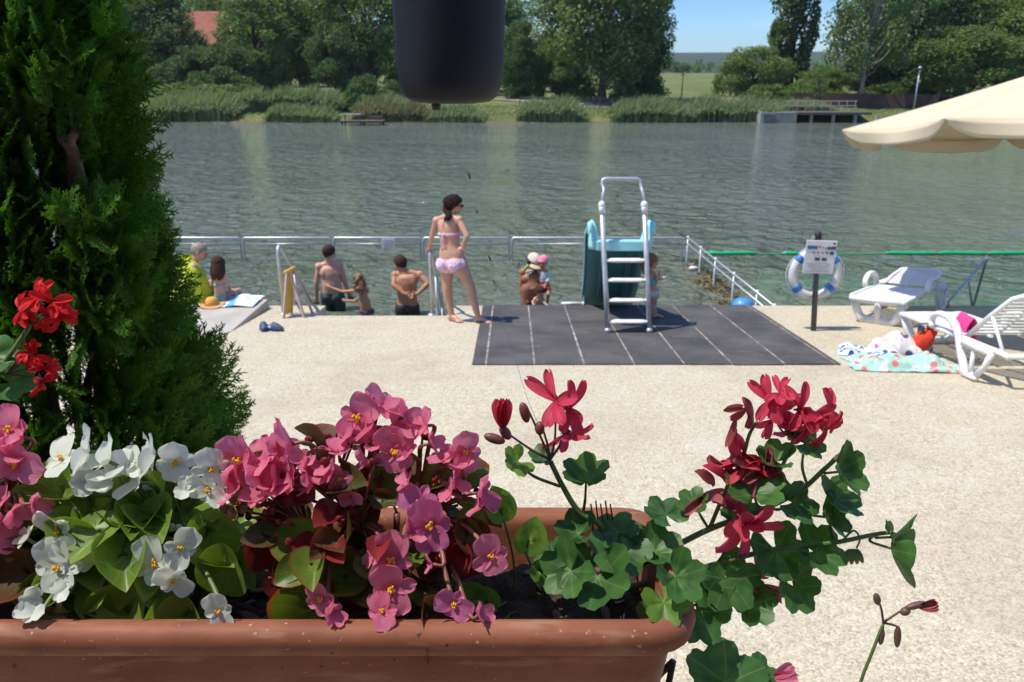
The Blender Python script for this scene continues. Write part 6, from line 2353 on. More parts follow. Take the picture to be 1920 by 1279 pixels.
def petal(mb, f, ang, L, W, cup=.25, curl=0, notch=0, base=.1, seed=0, tilt=.15, power=.6):
    """one petal growing from the flower's middle in direction ang (in the flower's plane)"""
    ca, sa = cos(ang), sin(ang)
    nu, nv = 8, 10
    def fn(u, v):
        s = (u - .5) * 2
        w = W * .5 * (base + (1 - base) * sin(pi * min(1, .04 + v * .80)) ** power if v < .98 else W * 0 + .5 * W * (base + (1 - base) * sin(pi * .84) ** power) / W * W / W)
        prof = (base + (1 - base) * math.sin(pi * (.03 + .78 * v)) ** power)
        w = W * .5 * prof * (1 if v < .8 else sqrt(max(.0, 1 - ((v - .8) / .21) ** 2)) * .85 + .15)
        x = s * w
        y = L * (v - notch * (1 - abs(s)) * v ** 4 - .05 * s * s * v)
        z = cup * L * (s * s * .4 * prof) + tilt * y - curl * L * v * v + .06 * L * noise.noise(V((s * 1.5 + seed, v * 2, seed))) + .03 * L * v * v * sin(s * 7 + seed)
        return disp(f, (x * ca + y * sa, -x * sa + y * ca, z))
    mb.grid(fn, nu, nv)

def begonia_flower(parent, o, n, roll, D, pm, sm, seed, open_=1.0):
    n = V(n).normalized()
    upv = V((0, 0, 1)) - n * n.z
    if upv.length < .1: upv = V((0, 1, 0)) - n * n.y
    f = fr(o, Quaternion(n, roll) @ upv, n)
    mb = MB()
    r = random.Random(seed)
    k = r.uniform(.9, 1.1)
    petal(mb, f, 0 + r.uniform(-.15, .15), D * .56 * k, D * .62, .35 * open_, .10, 0, .25, seed, .25 * open_, .5)
    petal(mb, f, pi + r.uniform(-.15, .15), D * .54 * r.uniform(.8, 1.05), D * .60, .35 * open_, .12 - .1 * (open_ - 1), 0, .25, seed + 1, .24 * open_ ** 1.6, .5)
    petal(mb, f, pi / 2 + r.uniform(-.2, .2), D * .46 * r.uniform(.7, 1.1), D * .30 * r.uniform(.8, 1.3), .3, .05, 0, .25, seed + 2, .1 * open_ ** 2, .6)
    petal(mb, f, -pi / 2 + r.uniform(-.2, .2), D * .46 * r.uniform(.7, 1.1), D * .30 * r.uniform(.8, 1.3), .3, .05, 0, .25, seed + 3, .1 * open_ ** 2, .6)
    fl = link('flower', mb, pm, parent)
    if open_ > 1.25: return f
    mb = MB()
    for i in range(13):
        a = r.uniform(0, 6.28); q = r.uniform(0, .075) * D
        mb.ball(disp(f, (cos(a) * q, sin(a) * q, D * (.06 + .05 * r.random()))), (D * .024, D * .024, D * .036), None, 6, 5)
    link('stamens', mb, sm, fl)
    return f

def bud(mb, o, d, L, W):
    d = V(d).normalized(); s, u = frame_from(d)
    mb.ball(V(o) + d * L * .5, (W, W, L * .55), rotm(s, u, d), 9, 8, fn=lambda q: 1 - .12 * q.z)

M['stamen'] = mat('yellow_stamens', (.80, .42, .015), .6, (.70, .34, .01), 200)
M['pet_white'] = petalmat('white_begonia_petal', (.84, .86, .78), (.76, .79, .70), .42, vein=(.93, .95, .90))
M['pet_pink'] = petalmat('pink_begonia_petal', (.88, .32, .45), (.80, .19, .33), .48)
M['pet_lilac'] = petalmat('lilac_pink_begonia_petal', (.78, .27, .50), (.70, .18, .38), .48)
M['pet_red'] = petalmat('red_geranium_petal', (.78, .09, .155), (.64, .05, .10), .5)
M['pet_scarlet'] = petalmat('scarlet_geranium_petal', (.74, .025, .025), (.62, .015, .02), .35)
M['lf_white'] = leafmat('fresh_begonia_leaf', (.10, .20, .025), (.26, .37, .06), .4, .38, objrand=True, scale=14, tcol=(1.4, 1.5, .5), spec=.35, vn=(7, (.30, .42, .14), .035, .45, (.24, .30, .06)))
M['lf_pink'] = leafmat('bronze_green_begonia_leaf', (.050, .085, .018), (.13, .045, .03), .4, .35, objrand=True, scale=16, tcol=(1.6, 1.1, .6), spec=.35, vn=(7, (.22, .16, .06), .035, .4, (.24, .05, .03)))
M['lf_pinkg'] = leafmat('green_begonia_leaf_red_margin', (.075, .16, .022), (.18, .25, .04), .4, .36, objrand=True, scale=16, tcol=(1.5, 1.4, .5), spec=.35, vn=(7, (.26, .30, .09), .035, .45, (.30, .07, .03)))
M['lf_red'] = leafmat('red_begonia_bract', (.30, .035, .035), (.20, .03, .03), .4, .4, objrand=True, scale=20, tcol=(1.3, .9, .8))
M['lf_ger'] = leafmat('geranium_leaf', (.026, .088, .020), (.075, .18, .040), .45, .30, objrand=True, scale=60, tcol=(1.4, 1.6, .6), spec=.35, vn=(5, (.14, .24, .07), .028, .55, None, (.020, .055, .018)))
M['lf_gery'] = leafmat('young_geranium_leaf', (.12, .25, .035), (.17, .30, .05), .45, .36, objrand=True, scale=30, vn=(5, (.26, .36, .12), .028, .5, None, (.08, .16, .03)))
M['stem_green'] = mat('green_stem', (.12, .19, .05), .5, (.09, .14, .04), 30)
M['stem_red'] = mat('reddish_stem', (.26, .07, .045), .45, (.19, .09, .045), 40)
M['stem_dark'] = mat('brown_red_stem', (.13, .05, .045), .5, (.10, .07, .045), 40)
M['budm'] = mat('dull_red_bud', (.20, .035, .055), .5, (.13, .06, .04), 60)
M['wilt'] = mat('withered_petals', (.42, .30, .16), .8, (.26, .16, .09), 80)

def depth_for(px, py, k=1.0):
    return .592 + max(0, (1195 - py)) / 450 * .115 * k

def bushplant(name, label, cx, py_base, radii, cpx, cpy, cy, nleaf, lm, flowers, pm, stemm, lsize, seed, extras=(), nb=30, bm=None, span=None):
    r = random.Random(seed)
    base = V((at(cx, py_base, cy).x, cy, RIMZ - .055))
    t = thing(name, label, 'plant', base)
    C = at(cpx, cpy, cy)
    stems = MB()
    nleafmade = 0
    hubs = []
    for i in range(9):
        a = 2 * pi * i / 9 + r.uniform(-.3, .3)
        h = C + V((cos(a) * radii[0] * .45, sin(a) * radii[1] * .4, r.uniform(-.2, .25) * radii[2]))
        b = base + V((cos(a) * radii[0] * .3, sin(a) * radii[1] * .25, 0))
        stems.tube(bez([b, (b + h) / 2 + V((cos(a) * .01, 0, 0)), h], 4), [.0042] * 5 + [.0036] * 4, 7)
        hubs.append(h)
    def near(p): return min(hubs, key=lambda h: (h - p).length)
    while nleafmade < nleaf:
        d = V((r.gauss(0, 1), r.gauss(0, 1) - .25, r.gauss(.15, .8))).normalized()
        if d.y > .5: continue
        k = r.uniform(.45, 1.0)
        p = C + V((d.x * radii[0] * k, d.y * radii[1] * k, d.z * radii[2] * k))
        if p.z < RIMZ - .045: continue
        if p.y < PY0 + .035 and p.z < RIMZ + .035: continue
        n = (d * .7 + V((0, -.1, .6)) + V((r.gauss(0, .45), r.gauss(0, .35), r.gauss(0, .25)))).normalized()
        ax = V((d.x, d.y, d.z * .2 - .15)) + V((r.gauss(0, .4), r.gauss(0, .3), r.gauss(0, .25)))
        L = lsize * r.uniform(.5, 1.1)
        mm = r.choice(lm)
        o = p - ax.normalized() * L * .4
        link('leaf', begonia_leaf(o, ax, n, L, r.uniform(.3, .9), r.random() * 50), mm, t)
        h = near(o)
        stems.tube(bez([h, h.lerp(o, .5) + V((0, 0, .006)), o], 3), .0016, 5)
        nleafmade += 1
    for (px, py, dpx, ax_px, ay_px, L_px, tilt, mm) in extras:
        yd = depth_for(px, py) + .002
        o = at(px, py, yd)
        e = at(px + ax_px, py + ay_px, yd)
        ax = e - o
        L = L_px / 1480 * (o - CAM).length * .9
        link('leaf', begonia_leaf(o - ax.normalized() * L * .4, ax, V(tilt) + V((r.uniform(-.6, .6), 0, r.uniform(.1, .7))), L, r.uniform(.4, .9), px * .1), mm, t)
        h = near(o)
        stems.tube(bez([h, h.lerp(o, .5) + V((0, 0, -.004)), o - ax.normalized() * L * .35], 3), .0018, 5)
    for i, fl in enumerate(flowers):
        px, py, dpx = fl[:3]
        nx, nz, roll = (fl[3:6] if len(fl) > 3 else (r.uniform(-.5, .5), r.uniform(-.1, .8), r.uniform(-1.5, 1.5)))
        mm = fl[6] if len(fl) > 6 else pm
        yd = depth_for(px, py) - .024
        o = at(px, py, yd)
        D = dpx / 1480 * (o - CAM).length * .84
        show = any(abs(px - a) < 8 and abs(py - b) < 12 for a, b in CENTRES)
        if show: n = V((nx, -1, nz)).normalized()
        else:
            a = r.uniform(-1.0, 1.0)
            n = V((nx * .5 + a * 1.5, -.55 + r.uniform(-.2, .5), nz * .6 + r.uniform(-.3, .9))).normalized()
            roll += r.uniform(-1, 1)
        begonia_flower(t, o, n, roll, D * (1 if show else .95), mm, M['stamen'], seed * 100 + i, 1.0 if show else r.uniform(1.3, 2.4))
        h = near(o)
        j = o - n * .010
        stems.tube(bez([h, h.lerp(j, .6) + V((0, .01, .012)), j, o], 4), [.0024] * 9 + [.0016] * 4, 6)
    for i in range(nb):
        d = V((r.gauss(0, 1), r.gauss(0, .7) - .3, abs(r.gauss(.5, .5)))).normalized()
        p = C + V((d.x * radii[0] * .95, d.y * radii[1] * .8, d.z * radii[2] * 1.12))
        mb = MB()
        s = r.uniform(.0026, .0046)
        for k in range(2):
            q = p + V((r.uniform(-.006, .006), 0, r.uniform(-.004, .004)))
            mb.ball(q, (s, s * .55, s * 1.1), Matrix.Rotation(r.uniform(-1, 1), 3, 'Y'), 8, 6)
        link('bud', mb, bm if bm else pm, t)
        h = near(p); stems.tube(bez([h, h.lerp(p, .6) + V((0, 0, .006)), p], 3), .0013, 5)
    link('stems', stems, stemm, t)
    return t

CENTRES = [(118, 862), (330, 866), (392, 918), (398, 878), (108, 1062), (142, 1040), (290, 1054), (340, 1026), (328, 1086), (410, 1146), (112, 992), (447, 862), (672, 782), (740, 846), (872, 846), (786, 942), (806, 984), (735, 1048), (734, 1102), (920, 1042), (716, 1146), (604, 1122), (850, 1132), (640, 898), (30, 868), (18, 806)]
W_ = [(118, 862, 92, -.7, 1.6, .6), (168, 848, 112, .2, -.1, .25), (205, 866, 95, .5, .2, -.2), (248, 872, 80, 0, .9, .3), (292, 852, 112, .1, .1, 1.5), (330, 866, 92, .2, .0, 0), (398, 878, 92, .2, .05, .1), (392, 918, 84, -.2, .1, 1.2),
      (222, 892, 108, 0, 1.3, .2), (262, 905, 80, .4, 1.2, .5), (108, 1062, 104, .05, .35, .1), (142, 1040, 78, .5, .5, .8), (290, 1054, 98, -.1, .3, .35), (340, 1026, 84, .35, .2, -.5), (328, 1086, 82, .1, -.1, .7), (410, 1146, 80, .1, .15, .15),
      (112, 992, 104, -.4, -.2, .8), (56, 1122, 52, 0, .3, .3), (62, 1150, 55, .2, .2, 1.1), (118, 1108, 48, .3, 0, .4), (152, 905, 62, -.2, .6, .3), (182, 915, 58, .4, .4, .6), (345, 920, 50, .3, .3, 0), (52, 1010, 60, -.8, .3, 1.4)]
EXW = [(190, 965, 0, -20, 30, 120, (.1, -.8, .6), M['lf_white']), (275, 950, 0, 60, 10, 130, (0, -.7, .7), M['lf_white']), (240, 985, 0, 40, 40, 120, (.2, -.9, .4), M['lf_white']), (300, 1160, 0, -2, 40, 105, (-.8, -.6, .2), M['lf_white']), (235, 1150, 0, -20, 30, 130, (0, -.9, .5), M['lf_white']),
       (395, 1000, 0, 20, 40, 110, (.2, -.9, .3), M['lf_white']), (60, 970, 0, -40, 10, 110, (-.2, -.8, .6), M['lf_white']), (170, 1080, 0, 40, -40, 95, (.2, -.9, .2), M['lf_white']), (430, 1060, 0, 10, 40, 110, (.3, -.9, .3), M['lf_white']), (360, 1150, 0, 10, 30, 110, (.2, -.9, .4), M['lf_white']), (110, 920, 0, -30, -4, 90, (0, -.7, .7), M['lf_white'])]
bushplant('white_begonia', 'white flowering begonia with fresh green leaves in the left part of the flower box', 235, 1190, (.118, .085, .082), 245, 1040, .675, 92, [M['lf_white']], W_, M['pet_white'], M['stem_green'], .050, 3, EXW, 22)
# a few withered flowers on it
def withered(parent, px, py, dpx):
    o = at(px, py, depth_for(px, py)); s = dpx / 1480 * .8
    mb = MB()
    for i in range(12):
        a = rnd.uniform(0, 6.28)
        f = fr(o, (cos(a), rnd.uniform(-.5, .5), sin(a)), (rnd.gauss(0, 1), rnd.gauss(0, 1), rnd.gauss(0, 1)))
        petal(mb, f, 0, s * rnd.uniform(.4, .65), s * rnd.uniform(.2, .4), .8, rnd.uniform(-.5, .5), 0, .3, i)
    link('withered_flower', mb, M['wilt'], parent)
wb = [o for o in col.objects if o.name.startswith('white_begonia')][0]
for a in ((95, 1150, 48), (165, 905, 50), (440, 945, 62), (362, 868, 45), (418, 965, 40)): withered(wb, *a)

P_ = [(447, 862, 108, -.1, .1, .2), (500, 862, 96, .4, .3, 1.0), (548, 832, 112, .3, .5, .2), (492, 905, 112, -.1, .3, 1.3), (568, 862, 62, .4, .3, .4), (538, 880, 100, -.2, .0, .9), (636, 846, 82, -.5, .2, .3), (628, 880, 92, -.4, .1, 1.2), (450, 915, 92, -.2, -.1, .5), (520, 915, 80, .2, .0, .1),
      (672, 782, 122, -.2, .2, -.5), (718, 760, 108, .3, .5, .6), (760, 782, 84, .5, .4, .2), (740, 846, 108, .05, .15, .35), (798, 798, 84, .4, .1, .2), (806, 832, 60, .7, .1, 0), (872, 846, 98, .35, .05, -.1), (866, 880, 74, .2, .0, 1.0), (895, 925, 88, .4, .1, .3), (640, 898, 70, 0, .2, .9),
      (786, 942, 96, -.1, .5, 1.2, 1), (806, 984, 122, .05, .1, .25, 1), (735, 1048, 118, .0, .35, -.2), (734, 1102, 112, .05, .15, .3), (920, 1042, 96, .15, .25, .4), (716, 1146, 78, 0, .75, .2), (604, 1122, 80, -.3, .1, .5), (622, 1150, 56, .4, .1, .2), (850, 1132, 84, .2, .3, .9, 1), (812, 1058, 44, .1, .1, .3), (700, 1040, 62, -.6, .2, .3), (900, 1150, 66, .2, .5, .8), (850, 905, 60, .2, .3, .2), (700, 830, 56, 0, .4, .3), (690, 865, 66, -.2, .1, .5), (590, 905, 66, -.1, .1, .5), (905, 950, 60, .5, .2, .8)]
P_ += [(470, 850, 84), (520, 838, 80), (430, 890, 80), (545, 905, 76), (575, 890, 70), (610, 870, 70), (660, 815, 80), (700, 800, 80), (742, 800, 76), (770, 850, 74), (830, 862, 72), (845, 925, 66), (660, 930, 60), (480, 935, 70), (770, 1000, 70), (765, 905, 60)]
P_ = [f + (rnd.uniform(-.4, .4), rnd.uniform(0, .6), rnd.uniform(-1.5, 1.5)) if len(f) == 3 else f for f in P_]
P_ = [f if len(f) == 6 else f[:6] + (M['pet_lilac'],) for f in P_]
EXP = [(640, 1088, 0, -50, -6, 112, (-.1, -.75, .65), M['lf_pinkg']), (590, 1140, 0, -30, 40, 150, (-.1, -.9, .45), M['lf_pinkg']), (560, 1020, 0, 30, 10, 110, (0, -.8, .6), M['lf_pinkg']), (700, 960, 0, -10, 30, 110, (0, -.8, .5), M['lf_pink']), (670, 1020, 0, 0, 30, 90, (.3, -.9, .2), M['lf_pink']), (720, 905, 0, 30, 10, 100, (.2, -.8, .5), M['lf_pinkg']), (800, 1165, 0, 6, 40, 130, (.6, -.8, .1), M['lf_pink']), (515, 1095, 0, 10, 10, 52, (0, -.8, .5), M['lf_red']), (815, 1060, 0, -20, 10, 62, (0, -.8, .5), M['lf_red']), (515, 970, 0, -10, 20, 60, (0, -.8, .5), M['lf_red']), (480, 1030, 0, 10, 20, 70, (0, -.8, .5), M['lf_red']), (880, 1000, 0, 20, 20, 80, (.2, -.8, .5), M['lf_pink']), (690, 830, 0, 30, -8, 66, (0, -.5, .8), M['lf_pink']), (865, 1040, 0, -10, 30, 70, (.2, -.9, .3), M['lf_red'])]
bushplant('pink_begonia', 'pink flowering begonia with reddish green leaves in the middle of the flower box', 690, 1190, (.128, .085, .095), 690, 990, .68, 78, [M['lf_pink'], M['lf_pink'], M['lf_pinkg'], M['lf_red']], P_, M['pet_pink'], M['stem_red'], .042, 4, EXP, 40, M['lf_red'])
L_ = [(18, 806, 84, .1, .6, .3), (42, 820, 60, .5, .4, .8), (30, 868, 104, .05, .2, 1.3), (20, 850, 62, -.3, .3, .1), (62, 944, 54, .4, .2, .4), (8, 942, 66, 0, .2, .3), (28, 962, 60, .2, .3, 1), (-20, 830, 90, .0, .4, .4), (-30, 900, 90, 0, .2, .2), (-25, 1000, 90, 0, .2, .6)]
bushplant('pink_begonia', 'pink begonia at the left edge of the picture, left of the white begonia', -30, 1190, (.055, .08, .09), -40, 1000, .68, 34, [M['lf_pink'], M['lf_pinkg'], M['lf_red']], L_, M['pet_pink'], M['stem_red'], .044, 5, [(50, 1080, 0, -40, 10, 100, (0, -.8, .4), M['lf_pink'])], 14, M['budm'])

# ---- geraniums
def ger_flower(parent, o, n, roll, D, pm, seed, droop=0.0):
    n = V(n).normalized()
    upv = V((0, 0, 1)) - n * n.z
    if upv.length < .1: upv = V((0, 1, 0))
    f = fr(o, Quaternion(n, roll) @ upv, n)
    mb = MB(); r = random.Random(seed)
    for i, (a, L, W) in enumerate(((-.30, .58, .19), (.32, .58, .19), (pi - .80, .50, .23), (pi + .80, .50, .23), (pi, .54, .24))):
        petal(mb, f, a + r.uniform(-.12, .12), D * L, D * W * r.uniform(.9, 1.15), .35, r.uniform(-.1, .3) + droop, r.uniform(.05, .16), .16, seed + i, r.uniform(.15, .5), .9)
    fl = link('flower', mb, pm, parent)
    mb = MB(); s, u = frame_from(n)
    for i in range(5):
        a = 2 * pi * i / 5
        mb.tube([V(o) - n * D * .12, V(o) - n * D * .02 + (s * cos(a) + u * sin(a)) * D * .05, V(o) + (s * cos(a) + u * sin(a)) * D * .11], [D * .025, D * .022, D * .004], 5)
    mb.tube([V(o) - n * D * .25, V(o) - n * D * .05], [D * .02, D * .04], 6)
    link('sepals', mb, M['budm'], fl)
    return f

class Ger:
    def __init__(s, name, label, loc, group=None):
        s.t = thing(name, label, 'plant', loc, group)
        s.g = MB(); s.d = MB(); s.k = 0
    def leaf(s, px, py, w, yd, n, ax, m=None, stalk=None, cup=.12):
        o = at(px, py, yd)
        W = w / 1480 * (o - CAM).length * .88
        n = V((n[0], n[1] * .62, n[2] + .12)).normalized(); ax = V(ax)
        a2 = (ax - n * ax.dot(n)).normalized()
        c = o - a2 * W * .12
        s.k += 1
        link('leaf', geranium_leaf(c, a2, n, W, s.k * 3.7 + px * .01, cup), m or M['lf_ger'], s.t)
        if stalk is not None:
            st = V(stalk)
            s.g.tube(bez([st, st.lerp(c, .55) - n * W * .18, c], 5), [.0016] * 6 + [.0013] * 5, 6)
    def stem(s, pts, r0, r1, dark=False):
        P = bez([at(*p) if isinstance(p, tuple) and p[0] > 5 or isinstance(p, tuple) and len(p) == 3 and abs(p[1]) > 5 else V(p) for p in pts], 5)
        n = len(P)
        (s.d if dark else s.g).tube(P, [r0 + (r1 - r0) * i / (n - 1) for i in range(n)], 7)
    def head(s):
        if s.d.v: link('flower_stalk', s.d, M['stem_dark'], s.t)
        s.d = MB()
    def done(s):
        if s.g.v: link('stems', s.g, M['stem_green'], s.t)
        s.head()

root = V((.075, .69, RIMZ - .055))
G_ = Ger('ivy_geranium', 'large ivy geranium with dark red flowers at the right end of the flower box', root)
dB = .70
# branch A: upright with red flowers and buds
G_.stem([root + V((-.01, 0, 0)), (1130, 1000, .69), (1085, 960, .69), (1055, 912, .69), (1032, 866, .69)], .0034, .0026)
for (px, py, dx) in ((945, 808, 0), (990, 768, 0), (1015, 795, 0), (1042, 780, 0), (1062, 795, 0), (965, 822, 0)):
    G_.stem([(1032, 862, .69), ((px + 1032) / 2 + 3, (py + 862) / 2 + 5, .688), (px, py, .685)], .0013, .0010, True)
F_ = [(1043, 752, 92, (-.5, -.7, .6), .9), (1066, 766, 88, (.6, -.8, .2), -.2), (1062, 812, 92, (.2, -.55, -.75), 2.9)]
for i, (px, py, D, n, ro) in enumerate(F_):
    ger_flower(G_.t, at(px, py, .685), n, ro, D / 1480 * .85 * 1.08, M['pet_red'], 40 + i, .1)
# half open bud and closed buds
mb = MB(); f = fr(at(943, 800, .685), (-.05, 0, 1), (0, -1, .1))
for a in (-.16, .02, .2): petal(mb, f, a, 58 / 1480 * .85, 20 / 1480 * .85, .5, .05, .12, .2, 7 + a)
link('half_open_flower', mb, M['pet_red'], G_.t)
mb = MB()
for px, py, d, L in ((985, 778, (-.25, 0, 1), 34), (1012, 802, (.0, 0, 1), 22), (932, 824, (-1, 0, .35), 34), (948, 812, (-.6, 0, .9), 26)):
    bud(mb, at(px, py, .685) - V(d).normalized() * .006, d, L / 1480 * .85, 8.5 / 1480 * .85)
link('buds', mb, M['budm'], G_.t)
G_.head()
S = lambda px, py, y=.70: at(px, py, y)
G_.leaf(1100, 893, 98, .695, (-.1, -.55, .8), (.1, .55, .3), None, S(1093, 962), .35)
G_.leaf(965, 868, 74, .69, (.55, -.6, .55), (-.6, .1, -.5), M['lf_gery'], S(1050, 912))
G_.leaf(1012, 855, 62, .70, (.1, -.5, .85), (-1, .2, .1), None, S(1032, 868))
# branch B: long, to the upper right
G_.stem([root + V((.01, 0, .01)), (1245, 1035, .70), (1330, 992, .70), (1430, 955, .70), (1500, 920, .70), (1545, 880, .70), (1572, 856, .70)], .0036, .0022)
G_.stem([(1330, 992, .70), (1365, 910, .70), (1392, 860, .70), (1405, 815, .70), (1420, 790, .70)], .0022, .0016)
G_.stem([(1445, 950, .70), (1455, 900, .70), (1478, 850, .70), (1490, 815, .70)], .0022, .0016)
G_.stem([(1540, 885, .70), (1575, 850, .70), (1590, 862, .70), (1592, 885, .70)], .0013, .0010)
F2 = [(1442, 752, 88, (-.4, -.8, .5), .6), (1472, 770, 84, (.2, -.6, .7), -.7), (1500, 768, 88, (.1, -.9, .4), .3), (1524, 778, 84, (.4, -.9, .1), 1.4), (1552, 770, 80, (.7, -.7, .3), -.2), (1550, 802, 76, (.6, -.7, -.4), 2.7), (1482, 800, 82, (-.1, -.7, -.7), 3.0), (1448, 786, 84, (-.4, -.9, -.3), 2.5), (1515, 800, 72, (.2, -.9, -.4), 2.9), (1462, 738, 70, (-.2, -.3, .9), .3)]
for i, (px, py, D, n, ro) in enumerate(F2):
    o = at(px, py, .70 + .012 * sin(i * 2.1)); ger_flower(G_.t, o, n, ro, D / 1480 * .86 * .94, M['pet_red'], 60 + i, .1)
    G_.stem([(1485, 822, .70), ((px + 1485) / 2, (py + 830) / 2, .705), tuple(o - V(n).normalized() * .004)], .0011, .0009, True)
G_.head()
def wilted(px, py, s, m='pet_red', n=6):
    o = at(px, py, .70); mb = MB(); k = s / 1480 * .86
    for i in range(n):
        a = rnd.uniform(0, 6.28); f = fr(o + V((rnd.uniform(-.3, .3) * k, 0, rnd.uniform(-.4, .4) * k)), (cos(a), rnd.uniform(-.4, .4), sin(a) - .2), (rnd.gauss(0, 1), -1, rnd.gauss(0, 1)))
        petal(mb, f, 0, k * rnd.uniform(.4, .7), k * .22, .9, rnd.uniform(-.6, .6), .1, .3, i + px)
    link('withered_flower', mb, M[m], G_.t)
M['pet_dull'] = petalmat('dull_red_withered_petal', (.52, .15, .16), (.38, .08, .09), .4)
wilted(1390, 778, 60, 'pet_dull', 5); wilted(1352, 902, 80, 'pet_dull', 8); wilted(1395, 880, 80, 'pet_red', 9); wilted(1425, 890, 70, 'pet_dull', 9); wilted(1375, 865, 60, 'pet_red', 6); wilted(1415, 1098, 72, 'pet_dull', 8)
# big red flower D
ger_flower(G_.t, at(1396, 985, .685), (.25, -.75, -.35), 2.8, 128 / 1480 * .84, M['pet_red'], 91, .05)
ger_flower(G_.t, at(1392, 970, .69), (-.5, -.5, .6), .7, 96 / 1480 * .84, M['pet_red'], 92, .1)
G_.stem([(1345, 1055, .69), (1375, 1015, .688), (1396, 990, .686)], .0014, .0011, True)
G_.head()
# branch C: to the right
G_.stem([root + V((.02, -.01, .01)), (1240, 1085, .69), (1340, 1058, .69), (1450, 1030, .69), (1560, 1018, .69), (1640, 1002, .69), (1672, 998, .69)], .0034, .0020)
G_.stem([(1578, 1015, .69), (1600, 995, .69), (1612, 1010, .69), (1606, 1028, .69)], .0012, .0009)
mb = MB()
for k in range(5): bud(mb, at(1600 + k * 4 - 8, 1032, .69), ((k - 2) * .25, 0, -1), 30 / 1480 * .84, 5 / 1480 * .84)
link('buds', mb, M['stem_green'], G_.t)
# leaves: px, py, width, depth, normal, axis, stalk point
LV = [(1242, 958, 92, .70, (.15, -.50, .85), (-.3, .5, .2), S(1248, 1015)), (1304, 938, 68, .70, (-.3, -.62, .6), (.2, .4, .5), S(1328, 990)), (1446, 862, 80, .70, (.0, -.6, .75), (-.6, .2, .2), S(1458, 905)), (1518, 834, 82, .695, (.2, -.65, .7), (.5, .1, -.3), S(1512, 905)),
      (1412, 914, 118, .69, (-.05, -.62, .75), (.1, .5, .45), S(1440, 952)), (1582, 892, 104, .69, (.45, -.75, .35), (.7, 0, -.7), S(1545, 880)), (1498, 946, 98, .695, (.2, -.7, .6), (.6, .1, -.3), S(1445, 952)), (1576, 940, 98, .70, (.3, -.6, .7), (.7, .2, -.2), S(1566, 1016)), (1556, 976, 88, .695, (.5, -.7, .45), (.7, 0, -.7), S(1492, 945)),
      (1462, 1044, 118, .685, (.1, -.85, .4), (.2, -.1, -.8), S(1430, 1034)), (1540, 1040, 112, .69, (.15, -.7, .65), (.8, -.1, -.3), S(1500, 1022)), (1672, 1040, 128, .685, (.75, -.6, .05), (.55, 0, -.85), S(1640, 1002)), (1668, 1000, 66, .69, (.8, -.5, .3), (.2, 0, .9), S(1640, 1004)), (1494, 1112, 96, .68, (.2, -.9, .25), (.4, -.1, -.9), S(1440, 1060)), (1416, 1142, 88, .675, (.0, -.85, .45), (.5, -.2, -.7), S(1340, 1130)),
      (1372, 1098, 128, .675, (.1, -.85, .45), (.4, -.2, -.8), S(1320, 1062)), (1312, 1160, 124, .655, (.25, -.9, .3), (.3, -.2, -.9), S(1260, 1090)), (1118, 1098, 150, .645, (-.2, -.75, .6), (-.1, -.5, -.6), S(1180, 1060)), (1168, 1042, 130, .665, (.0, -.65, .75), (.2, -.4, -.4), S(1180, 1000)), (1276, 1092, 112, .60, (.25, -.8, .5), (.5, -.3, -.6), S(1230, 1050)),
      (1236, 1032, 108, .68, (.1, -.6, .75), (.5, .1, .2), S(1230, 1080)), (1150, 992, 96, .69, (-.2, -.6, .75), (-.3, .4, .2), S(1140, 1040)), (1060, 1080, 118, .645, (-.35, -.75, .5), (-.6, -.2, -.6), S(1130, 1050)), (1075, 1000, 90, .685, (-.2, -.6, .75), (-.7, .2, .1), S(1130, 1010)), (1030, 1048, 80, .67, (-.3, -.7, .6), (-.7, 0, -.3), S(1110, 1050)),
      (1330, 1110, 96, .67, (.2, -.85, .4), (.2, -.2, -.9), S(1290, 1075)), (1380, 960, 76, .71, (-.1, -.7, .6), (-.3, .3, .3), S(1390, 975)), (1235, 1165, 88, .63, (.1, -.8, .5), (.2, -.4, -.7), S(1220, 1110))]
for i, (px, py, w, yd, n, ax, st) in enumerate(LV):
    G_.leaf(px, py, w, yd, n, ax, None, st, .10 + .10 * (i % 3))
G_.leaf(1250, 1140, 96, .59, (.05, -.8, .55), (.2, -.3, -.6), M['lf_gery'], S(1230, 1080))
G_.stem([(1265, 1135, .66), (1320, 1134, .67), (1370, 1132, .672)], .0016, .0012)
# little plain leaves of seedlings near the soil
for px, py, L, ax in ((945, 975, 62, (-10, -30)), (985, 1035, 66, (10, -30)), (930, 1140, 60, (-30, -14)), (958, 1152, 64, (10, 16)), (905, 1132, 56, (-30, -20)), (1000, 1060, 50, (14, 10))):
    o = at(px, py, .66); ax_ = at(px + ax[0], py + ax[1], .66) - o
    link('small_leaf', begonia_leaf(o, ax_, (.1, -.8, .5), L / 1480 * .8, .2, px), M['lf_gery'], G_.t)
    G_.stem([tuple(o), tuple(o.lerp(V((o.x + .01, .68, RIMZ - .05)), .5) + V((.004, 0, 0))), (o.x + .01, .68, RIMZ - .055)], .0011, .0012)
# dead twigs
for k in range(5):
    G_.stem([(1108 + k * 9, 945 - (k % 2) * 6, .70), (1112 + k * 10, 990, .70), (1105 + k * 14, 1040, .70)], .0008, .0011, True)
    if G_.d.v: link('dry_twig', G_.d, M['stem_dark'], G_.t); G_.d = MB()
G_.done()
